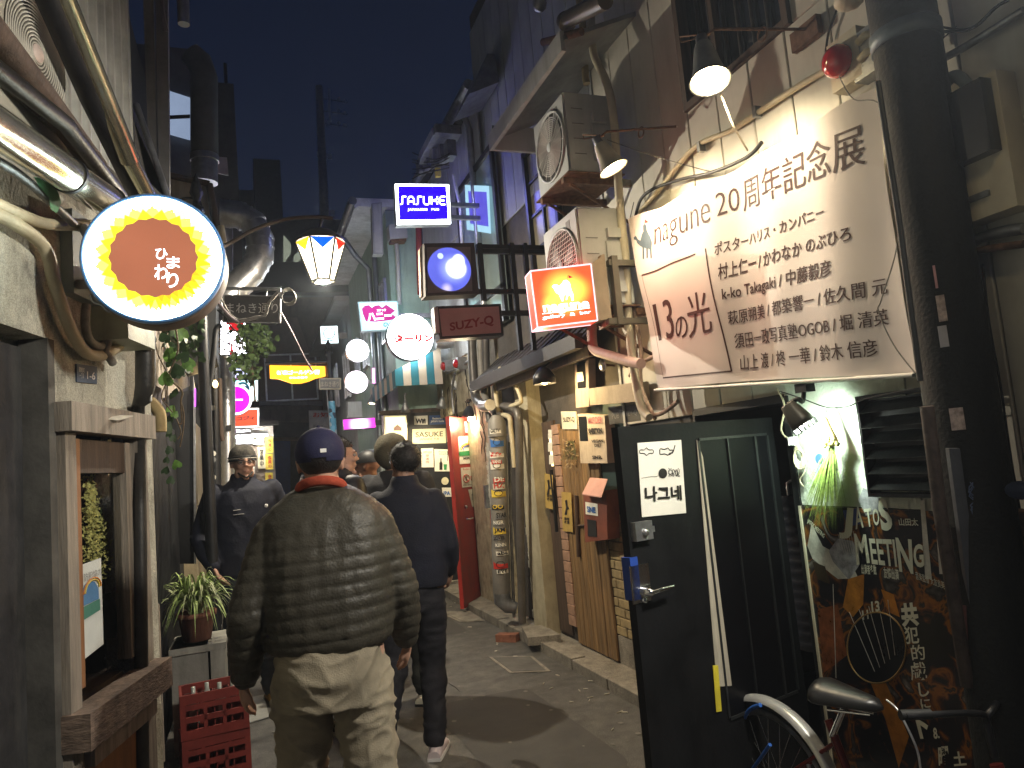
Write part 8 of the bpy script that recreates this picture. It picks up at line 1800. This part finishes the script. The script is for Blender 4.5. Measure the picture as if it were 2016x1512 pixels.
def person(label, x, y, heading, H_, hips_w, jacket, trousers, mats_, pose, seed, head_yaw=0, head_tilt=0, vox=.014, hood=None, bulk=1.0, body_vox=.009, lean=0.0, belly=0.0):
    t = thing('person', label, 'person', (x, y, 0)); k = H_/1.75
    M = Matrix.Translation((x, y, 0)) @ Matrix.Rotation(heading, 4, 'Z'); 
    p = dict(hl=(-.09, 0, .92), hr=(.09, 0, .92), kl=(-.10, .02, .50), kr=(.10, .02, .50), al=(-.10, -.02, .09), ar=(.10, -.02, .09),
             sl=(-.19, 0, 1.44), sr=(.19, 0, 1.44), el=(-.27, -.03, 1.15), er=(.27, -.03, 1.15), wl=(-.27, .03, .89), wr=(.27, .03, .89), neck=(0, 0, 1.5), head=(0, .02, 1.635), tl=(-.10, .14, .03), tr=(.10, .14, .03))
    p.update(pose); p = {a: V(b)*k for a, b in p.items()}
    sk = MB()
    HM, HP = head_geo(sk, p['head'], k*1.02, head_yaw, head_tilt)
    capsule_chain(sk, [p['neck']+V((0, -.005, -.04)), p['head']+V((0, -.02, -.06))*k], [.06*k, .052*k])
    loft(sk, [(V((0, 0, .88))*k, .15*bulk*k, .10*k, 0), (V((0, 0, 1.05))*k, .14*bulk*k, .09*k, 0), (V((0, 0, 1.3))*k, .16*k, .1*k, 0), ((p['sl']+p['sr'])/2+V((0, 0, -.02)), .17*k, .08*k, 0), (p['neck'], .07*k, .06*k, 0)])
    for s in 'lr':
        sh, eb, wr = p['s'+s], p['e'+s], p['w'+s]; capsule_chain(sk, [sh, sh.lerp(eb, .5), eb, eb.lerp(wr, .4), wr], [.055*k, .048*k, .04*k, .038*k, .026*k])
        hn = 1 if s == 'l' else -1; hand(sk, wr, (wr-eb), V((hn, .35, 0)) if s+'pn' not in p else p[s+'pn'], 1 if s == 'l' else -1, k, .8)
        hp, kn, an = p['h'+s], p['k'+s], p['a'+s]; capsule_chain(sk, [hp, hp.lerp(kn, .5), kn, kn.lerp(an, .35), an], [.085*k, .072*k, .055*k, .052*k, .036*k])
    body = attach(fuse(sk, body_vox, 2), 'body', mats_['skin'], t, M)
    # jacket
    J = jacket; jb = MB(); hz = J['hem']; A = J['rx']; D = J['ry']
    for_r = []
    zs = J.get('prof', [(hz, .96), (hz+.04, 1.0), (hz+.2, 1.03), (hz+.38, 1.0), (1.36, .98), (1.45, .86), (1.50, .55), (1.535, .34)])
    for z, w in zs:
        f_ = (z-hz)/(1.5-hz); cx = V((0, lean*f_, z))*k
        by = belly*math.sin(max(0, min(1, f_))*PI)
        for_r.append((cx+V((0, by*.5, 0)), A*w*k, (D*(w if w > .8 else w*1.15)+by)*k, 0))
    loft(jb, for_r, 28, 2.5)
    for s in 'lr':
        sh, eb, wr = p['s'+s], p['e'+s], p['w'+s]; sr = J['sleeve']
        capsule_chain(jb, [sh+V((0, 0, -.005)), sh.lerp(eb, .35), sh.lerp(eb, .75), eb, eb.lerp(wr, .5), eb.lerp(wr, .93)], [sr*1.12*k, sr*1.08*k, sr*1.0*k, sr*.95*k, sr*.88*k, sr*.66*k], 16)
    if J.get('collar'): jb.lathe([(.075*k, 0), (.09*k, .0), (.085*k, .06*k), (.07*k, .085*k), (.055*k, .08*k), (.06*k, 0)], Matrix.Translation(p['neck']+V((0, 0, -.01))*k), 20)
    ja = attach(fuse(jb, vox, J.get('sm', 4)), 'jacket', mats_['jacket'], t, M, J.get('deform') or folds(.008, 5, .5, seed))
    # trousers
    T = trousers; tb = MB()
    loft(tb, [(V((0, lean*.0, .80))*k, hips_w*.96*k, .12*k*bulk, 0), (V((0, 0, .90))*k, hips_w*k, .135*k*bulk, 0), (V((0, 0, 1.08))*k, hips_w*.9*k, .12*k*bulk, 0)], 22)
    for s in 'lr':
        hp, kn, an = p['h'+s], p['k'+s], p['a'+s]; r = T['r']
        capsule_chain(tb, [hp+V((0, 0, -.04)), hp.lerp(kn, .4), hp.lerp(kn, .8), kn, kn.lerp(an, .4), kn.lerp(an, .8), an.lerp(kn, .02)+V((0, 0, .0))], [r*1.18*k, r*1.1*k, r*.95*k, r*.88*k, r*.84*k, r*.80*k, r*.78*k], 16)
    attach(fuse(tb, vox, 4), 'trousers', mats_['trousers'], t, M, folds(T.get('fold', .014), 8, .9, seed+5))
    # shoes
    for s in 'lr':
        an, toe = p['a'+s], p['t'+s]; sb = MB(); d = (toe-an); d.z = 0; d = d.normalized(); base = V((an.x, an.y, max(0, min(an.z, toe.z)-.09*k*0)))
        zb = T.get('lift_'+s, 0); q0 = V((an.x, an.y, zb)); 
        loft_pts = [(-.075, .034, .05), (-.03, .038, .07), (.03, .040, .075), (.09, .046, .055), (.15, .044, .04), (.19, .03, .03)]
        vs = []; n = 12; sd = V((-d.y, d.x, 0))
        for (u, w, h) in loft_pts:
            for j in range(n): a = 2*PI*j/n; vs.append(q0+d*u*k*1.05+sd*math.cos(a)*w*k*1.05+UP*(max(0, h*k*(.5+.55*math.sin(a)) if math.sin(a) > -.5 else .0)))
        sb.add(vs, [(i*n+j, i*n+(j+1) % n, (i+1)*n+(j+1) % n, (i+1)*n+j) for i in range(5) for j in range(n)], True); sb.add(vs[:n], [tuple(reversed(range(n)))], True); sb.add(vs[-n:], [tuple(range(n))], True)
        sb.v = [M @ v for v in sb.v]; sh_o = sb.build('shoe', mats_['shoe'], t)
        so = MB(); vs = []
        for (u, w, h) in loft_pts: vs += [q0+d*u*k*1.07+sd*w*k*1.1, q0+d*u*k*1.07-sd*w*k*1.1, q0+d*u*k*1.07-sd*w*k*1.1+UP*.018, q0+d*u*k*1.07+sd*w*k*1.1+UP*.018]
        so.add(vs, [f9 for i in range(5) for f9 in [(4*i, 4*i+1, 4*i+5, 4*i+4), (4*i+1, 4*i+2, 4*i+6, 4*i+5), (4*i+2, 4*i+3, 4*i+7, 4*i+6), (4*i+3, 4*i, 4*i+4, 4*i+7)]]+[(0, 3, 2, 1), (20, 21, 22, 23)])
        so.v = [M @ v for v in so.v]; so.build('sole', mats_['sole'], sh_o)
    return t, M, HM, k, ja
def hair(t, M, HM, k, mt_, kind='short', seed=0, face_cut=.03):
    hb = MB(); S = k*1.02
    t_ = MB(); t_.ball((0, 0, 0), 1, 40, .084, .101, .089); rnd = random.Random(seed)
    vs = []
    for p in t_.v:
        n_ = p.normalized(); d = 1+.05*noise.noise(p*40+V((seed, 0, 0)))+.03*noise.noise(p*90)
        q = p*d+V((0, -.016, .038)); vs.append(q)
    fs = []
    for f9 in t_.f:
        c = sum((vs[i] for i in f9), V((0, 0, 0)))/len(f9)
        lim = (.055 if c.y > .03 else (-.012 if abs(c.x) > .055 and c.y > -.02 else -.055-.02*(c.y < -.05)))
        if kind == 'crop': lim = (.062 if c.y > .03 else (.012 if abs(c.x) > .055 and c.y > -.02 else -.045))
        if c.z > lim: fs.append(f9)
    hb.add([M @ (HM @ (v*S*1.0)) if False else M @ HM @ (v*S) for v in vs], fs, True); ho = hb.build('hair', mt_, t); sb = MB(); used = [vs[i] for f9 in fs for i in f9[:1]]
    for q in used:
        for _ in range(3):
            q_ = q+V((rnd.gauss(0, .004), rnd.gauss(0, .004), rnd.gauss(0, .004))); n_ = (q_-V((0, -.01, .03))).normalized(); d = (n_*.5+V((rnd.gauss(0, .5), rnd.gauss(0, .5)-.3, rnd.gauss(0, .4)-.3))).normalized()*rnd.uniform(.008, .018); e = d.orthogonal().normalized()*.0016
            sb.add([M @ HM @ (p*S) for p in (q_-e, q_+e, q_+n_*.002+d)], [(0, 1, 2)])
    stuff(sb.build('hair_strands', mt_, ho)); return ho
SK = mat('skin', (.42,.24,.17), .5, var=.1, sc_=20, bump=.05, spec=.35); SKd = mat('skin_tan', (.33,.18,.12), .5, var=.1, sc_=20, bump=.05)
M_hair = mat('black_hair', (.012,.010,.009), .55, var=.5, sc_=60, bump=.5, bs=140, spec=.5)
M_hairb = mat('brown_hair', (.022,.016,.012), .6, var=.5, sc_=60, bump=.5, bs=140)
def eyes(t, M, HM, k, glasses=False, brow=True):
    S = k*1.02
    for sx in (-1, 1):
        c = M @ HM @ (V((sx*.031, .084, .008))*S); m = MB(); m.ball(c, .0115*S, 10); e = m.build('eye', mat('eye_white', (.3,.27,.25), .2, var=.02, bump=0), t)
        c2 = M @ HM @ (V((sx*.031, .0935, .008))*S); m = MB(); m.ball(c2, .0052*S, 8); m.build('iris', M_ink, e)
        if brow: m = MB(); m.tube([M @ HM @ (V((sx*x, y, z))*S) for x, y, z in ((.014, .100, .028), (.030, .099, .033), (.047, .088, .029))], [.003, .004, .002], 6); m.build('eyebrow', M_hair, t)
    m = MB(); m.tube([M @ HM @ (V((x, .1035-abs(x)*.25, -.055))*S) for x in (-.022, -.01, 0, .01, .022)], .0022, 5); m.build('mouth_line', mat('lip', (.22,.08,.07), .5, bump=0), t)
    if glasses:
        m = MB()
        for sx in (-1, 1): m.tube([M @ HM @ (V((sx*.033+.021*math.cos(a), .107, .006+.016*math.sin(a)))*S) for a in [i*PI/10 for i in range(21)]], .0016, 5); m.tube([M @ HM @ (V((sx*.054, .105, .01))*S), M @ HM @ (V((sx*.084, .0, .008))*S)], .0016, 5)
        m.tube([M @ HM @ (V((-.012, .109, .01))*S), M @ HM @ (V((.012, .109, .01))*S)], .0016, 5); m.build('glasses', M_chrome if glasses == 2 else M_blackm, t)

# --- 1: the large man walking away in a quilted jacket
def quilt(co, n):
    z = co.z + .10*co.x*0 - .035*co.x + .004*noise.noise(co*9)
    per = .046; ph = (z/per) % 1.0; g_ = abs(math.sin(PI*ph))**.22
    fade = 1 if co.z < 1.32 else max(.12, 1-(co.z-1.32)*7)
    q = V((co.x*7, co.y*7, co.z*3)); w = noise.noise(q)*.010+noise.noise(q*2.7)*.004+noise.noise(V((co.x*42, co.y*42, co.z*30)))*.0022
    return co + n*((g_-.75)*.0115*fade + w)
bx, by_ = .25, 2.87
mats1 = dict(skin=SK, jacket=mat('olive_quilted_nylon', (.042,.037,.027), .5, var=.25, sc_=4, bump=.25, bs=120, spec=.4), trousers=mat('khaki_cotton', (.27,.23,.165), .85, var=.25, sc_=4, bump=.35, bs=220), shoe=mat('tan_shoe', (.2,.13,.07), .6), sole=M_rubber)
t1, M1, HM1, k1, j1 = person('large man walking away in a quilted olive jacket, khaki trousers and navy cap', bx, by_, math.radians(-8), 1.79, .195,
    dict(hem=.915, rx=.232, ry=.175, sleeve=.076, deform=quilt, sm=3, prof=[(.99, .88), (1.01, .95), (1.05, 1.0), (1.16, 1.03), (1.3, 1.02), (1.38, 1.0), (1.44, .95), (1.49, .82), (1.53, .58), (1.56, .34)]),
    dict(r=.096, fold=.016), mats1,
    dict(hl=(-.105, 0, .9), hr=(.105, 0, .9), kl=(-.13, .10, .50), kr=(.125, -.02, .48), al=(-.13, .03, .09), ar=(.12, -.30, .16), tl=(-.13, .2, .03), tr=(.12, -.16, .08), sl=(-.165, 0, 1.405), sr=(.165, 0, 1.405), el=(-.265, -.06, 1.13), er=(.26, .03, 1.15), wl=(-.305, .05, .90), wr=(.275, .17, .94), neck=(0, .03, 1.505), head=(0, .05, 1.637)),
    1, vox=.0078, bulk=1.3, lean=.03, belly=.04)
S = k1*1.02
# navy baseball cap
def headobj(name, fn, mt_, t, M, HM, k, n=40):
    t_ = MB(); t_.ball((0, 0, 0), 1, n, .0885, .106, .093); keep = []
    vs = [v+V((0, -.012, .042)) for v in t_.v]
    for f9 in t_.f:
        c = sum((vs[i] for i in f9), V((0, 0, 0)))/len(f9)
        if fn(c): keep.append(f9)
    m = MB(); m.add([M @ HM @ (v*k*1.02) for v in vs], keep, True); return m.build(name, mt_, t)
M_cap = mat('navy_cap', (.012,.012,.045), .8, var=.2, bump=.2, bs=200)
cap = headobj('cap', lambda c: c.z > .012 and not (c.y < -.09 and c.z < .028 and abs(c.x) < .03), M_cap, t1, M1, HM1, k1)
m = MB()
vs = []
for i in range(13):
    a = PI*(.2+.6*i/12); vs += [M1 @ HM1 @ (V((.085*math.cos(a), .085*math.sin(a)+.0, .035))*S), M1 @ HM1 @ (V((.095*math.cos(a), .10*math.sin(a)+.065, .022))*S)]
m.add(vs, [(2*i, 2*i+1, 2*i+3, 2*i+2) for i in range(12)], True); m.build('peak', M_cap, cap)
m = MB(); m.ball(M1 @ HM1 @ (V((0, -.012, .135))*S), .008, 8); m.build('button', M_cap, cap)
m = MB(); c = HM1 @ (V((.018, -.1185, .045))*S); q = [M1 @ (c+V(p)) for p in ((-.011, 0, -.007), (.011, .001, -.007), (.011, .003, .007), (-.011, .002, .007))]; card(m, lift(q, .001), .002); m.build('logo_patch', M_white, cap)
hr1 = headobj('hair', lambda c: c.z < .03 and c.z > -.05 and c.y < .02, M_hair, t1, M1, HM1, k1*.965)
# orange hood lining at the neck
m = MB(); c = HM1 @ V((0, -.03, -.085)); rr = []
for i in range(33):
    a = 2*PI*i/32; rr.append(M1 @ (V((0, .015, 1.555))*k1+V((.088*math.cos(a), .085*math.sin(a)-.02, -.035*math.sin(a)-.0+(.0)))))
nr = len(rr); m.add([p+(p-M1 @ (V((0, .0, 1.555))*k1)).normalized()*o_ + UP*h_ for p in rr for o_, h_ in ((-.006, -.03), (.006, -.028), (.008, -.004), (.003, .004), (-.008, -.002))], [(5*i+j, 5*i+(j+1) % 5, 5*(i+1)+(j+1) % 5, 5*(i+1)+j) for i in range(nr-1) for j in range(5)], True); m.build('orange_collar', mat('orange_fleece', (.3,.045,.02), .85, bump=.3), t1)
m = MB(); c = M1 @ (V((.145, -.20, 1.30))*k1)

# --- 2: slim man in navy walking away on the right
mats2 = dict(skin=SKd, jacket=mat('navy_jacket', (.006,.007,.016), .8, var=.3, bump=.3, bs=120), trousers=mat('black_trousers', (.011,.010,.014), .8, var=.3, bump=.2, bs=120), shoe=mat('pale_shoe', (.5,.42,.42), .6), sole=mat('white_sole', (.6,.58,.56), .6))
t2, M2, HM2, k2, j2 = person('slim man walking away in a navy jacket, black trousers and pale shoes', .86, 4.35, math.radians(-24), 1.78, .155,
    dict(hem=.93, rx=.205, ry=.15, sleeve=.066, collar=True), dict(r=.086, fold=.014), mats2,
    dict(kl=(-.13, -.05, .5), kr=(.07, .08, .5), al=(-.19, -.22, .12), ar=(.07, .0, .09), tl=(-.19, -.06, .05), tr=(.07, .16, .03), sl=(-.17, 0, 1.42), sr=(.16, 0, 1.42), el=(-.26, .05, 1.17), er=(.225, .0, 1.16), wl=(-.2, .2, 1.0), wr=(.19, .17, .98)), 2, head_yaw=.55, head_tilt=.1)
hair(t2, M2, HM2, k2, M_hair, 'crop', 3); eyes(t2, M2, HM2, k2, 2)
# --- 3: man in the olive hood
mats3 = dict(skin=SK, jacket=mat('dark_coat', (.018,.018,.02), .85, var=.3, bump=.3), trousers=mat('camo_trousers', (.03,.03,.024), .85, var=.6, sc_=14, bump=.2), shoe=mat('white_sneaker', (.6,.57,.45), .6), sole=M_rubber)
t3, M3, HM3, k3, j3 = person('person in a dark coat with an olive hood pulled up, standing behind the navy jacket', .98, 5.35, math.radians(-35), 1.86, .16, dict(hem=.85, rx=.25, ry=.18, sleeve=.085), dict(r=.085), mats3, dict(ar=(.10, .02, .09), al=(-.22, -.05, .09), tl=(-.30, .10, .03), kl=(-.16, .0, .5)), 3, vox=.016, body_vox=.012)
t_ = MB(); t_.ball((0, 0, 0), 1, 30, .118, .135, .128); vs = [v*(1+.05*noise.noise(v*25))+V((0, -.03, .03)) for v in t_.v]
fs = [f9 for f9 in t_.f if not ((lambda c: c.y > .06 and -.1 < c.z < .09)(sum((vs[i] for i in f9), V((0, 0, 0)))/len(f9)))]
m = MB(); m.add([M3 @ HM3 @ (v*k3) for v in vs], fs, True); m.build('hood', mat('olive_hood', (.085,.075,.045), .9, var=.25, bump=.5, bs=90), t3); eyes(t3, M3, HM3, k3)
# --- 4: smiling man in profile
mats4 = dict(skin=SK, jacket=mat('black_puffer', (.012,.013,.018), .5, var=.3, bump=.3), trousers=mats2['trousers'], shoe=M_rubber, sole=M_rubber)
t4, M4, HM4, k4, j4 = person('dark haired smiling man seen in profile facing right between the others', .55, 5.05, math.radians(-72), 1.87, .155, dict(hem=.88, rx=.23, ry=.17, sleeve=.085, collar=True), dict(r=.082), mats4, {}, 4, vox=.016, head_yaw=-.25)
hair(t4, M4, HM4, k4, M_hairb, 'short', 8); eyes(t4, M4, HM4, k4)
# --- 5: capped person half hidden
t5, M5, HM5, k5, j5 = person('person in a black cap half hidden behind the olive hood', .93, 6.1, math.radians(60), 1.80, .155, dict(hem=.88, rx=.22, ry=.16, sleeve=.08, collar=True), dict(r=.082), dict(skin=SK, jacket=mats4['jacket'], trousers=mats2['trousers'], shoe=M_rubber, sole=M_rubber), {}, 5, vox=.018, body_vox=.012)
c5 = headobj('cap', lambda c: c.z > .02, M_black, t5, M5, HM5, k5, 24); m = MB(); vs = []
for i in range(13): a = PI*(.2+.6*i/12); vs += [M5 @ HM5 @ (V((.085*math.cos(a), .085*math.sin(a), .04))*k5), M5 @ HM5 @ (V((.095*math.cos(a), .10*math.sin(a)+.065, .028))*k5)]
m.add(vs, [(2*i, 2*i+1, 2*i+3, 2*i+2) for i in range(12)], True); m.build('peak', M_black, c5); eyes(t5, M5, HM5, k5)
# --- 6: man facing the camera in a striped knit hat
mats6 = dict(skin=SK, jacket=mat('navy_softshell', (.006,.008,.02), .75, var=.25, bump=.2), trousers=mat('dark_denim', (.02,.024,.03), .8, var=.4, bump=.3), shoe=mat('tan_boot', (.3,.17,.05), .6, bump=.2), sole=mat('gum', (.12,.08,.04), .6))
t6, M6, HM6, k6, j6 = person('bespectacled man walking toward the camera in a striped knit hat and dark jacket', -.05, 6.1, math.radians(192), 1.91, .16,
    dict(hem=.86, rx=.215, ry=.15, sleeve=.072, collar=True), dict(r=.083, fold=.018), mats6, dict(kr=(.12, .12, .52), ar=(.12, .02, .12), tr=(.12, .18, .06), al=(-.11, .06, .09), tl=(-.12, .22, .03), el=(-.30, .0, 1.15), er=(.30, .0, 1.15), wl=(-.24, .14, .95), wr=(.24, .14, .95)), 6, vox=.014)
eyes(t6, M6, HM6, k6, 1)
kn = headobj('knit_hat', lambda c: c.z > .018, mat('knit_pattern', (.11,.10,.08), .95, c2=(.008,.008,.01), sc_=22, bump=.6, bs=160), t6, M6, HM6, k6*1.03)
for z0, mt_ in ((.020, M_black), (.034, mat('hat_stripe', (.4,.38,.34), .9)), (.046, M_black)):
    m = MB(); m.tube([M6 @ HM6 @ (V((.093*math.cos(a), .108*math.sin(a)-.012, z0))*k6*1.03) for a in [i*PI/16 for i in range(33)]], .0045, 8); m.build('stripe', mt_, kn)
S = k6*1.02; m = MB()
m.tube([M6 @ HM6 @ (V((.05*math.sin(a), .088-.022*abs(a)+.008*math.cos(a), -.098+.03*abs(a)))*S) for a in [-1.2+.2*i for i in range(13)]], .008, 6)
m.build('beard', M_hairb, t6)
m = MB(); c = M6 @ (V((.06, .168, 1.30))*k6)
for i, (dx, w) in enumerate(((.02, .03), (.0, .05))): a = M6 @ (V((.06+dx-.02, .175, 1.32-i*.03))*k6); b = M6 @ (V((.06+dx+w, .175, 1.32-i*.03))*k6); m.tube([a, b], .0035, 5)
m.build('chest_print', M_grey, t6); m = MB(); c = M6 @ (V((-.11, .172, 1.33))*k6); m.ball(c, .014, 8, sy=.3); m.build('chest_patch', M_white, t6)
# --- 7: distant walker
t7, M7, HM7, k7, j7 = person('distant man in a grey jacket walking left by the blue shutter', -.02+.98, 13.9, math.radians(80), 1.72, .155, dict(hem=.86, rx=.23, ry=.16, sleeve=.08, collar=True), dict(r=.082), dict(skin=SK, jacket=mat('slate_jacket', (.04,.05,.07), .8), trousers=mats2['trousers'], shoe=M_rubber, sole=M_rubber), {}, 7, vox=.03, body_vox=.014)
hair(t7, M7, HM7, k7, M_hair, 'short', 2); eyes(t7, M7, HM7, k7)
for (nm, p_) in (('big', V((bx, by_, 1.79))), ('slim', V((.86, 4.35, 1.78))), ('hood', V((.98, 5.35, 1.84))), ('smile', V((.6, 5.1, 1.76))), ('left', V((-.05, 6.35, 1.86)))):
    d = p_-CO; z = d.dot(CF); print(nm, round(1008+FPX*d.dot(CR)/z), round(756-FPX*d.dot(CU)/z))
# ================================================================ added scattering box, lifts shadows and puts a glow round lights
m = MB(); m.box((-30, -5.5, -1.3), (30, 62, 32)); hz = m.build('haze', None, origin=(0, 0, 0)); stuff(hz)
hm = bpy.data.materials.new('haze_volume'); hm.use_nodes = True; nt_ = hm.node_tree; nt_.nodes.clear(); ho_ = nt_.nodes.new('ShaderNodeOutputMaterial'); pv = nt_.nodes.new('ShaderNodeVolumePrincipled')
pv.inputs['Color'].default_value = (.75, .85, 1, 1); pv.inputs['Density'].default_value = .0026; pv.inputs['Anisotropy'].default_value = .3
nt_.links.new(pv.outputs[0], ho_.inputs['Volume']); hz.data.materials.append(hm)
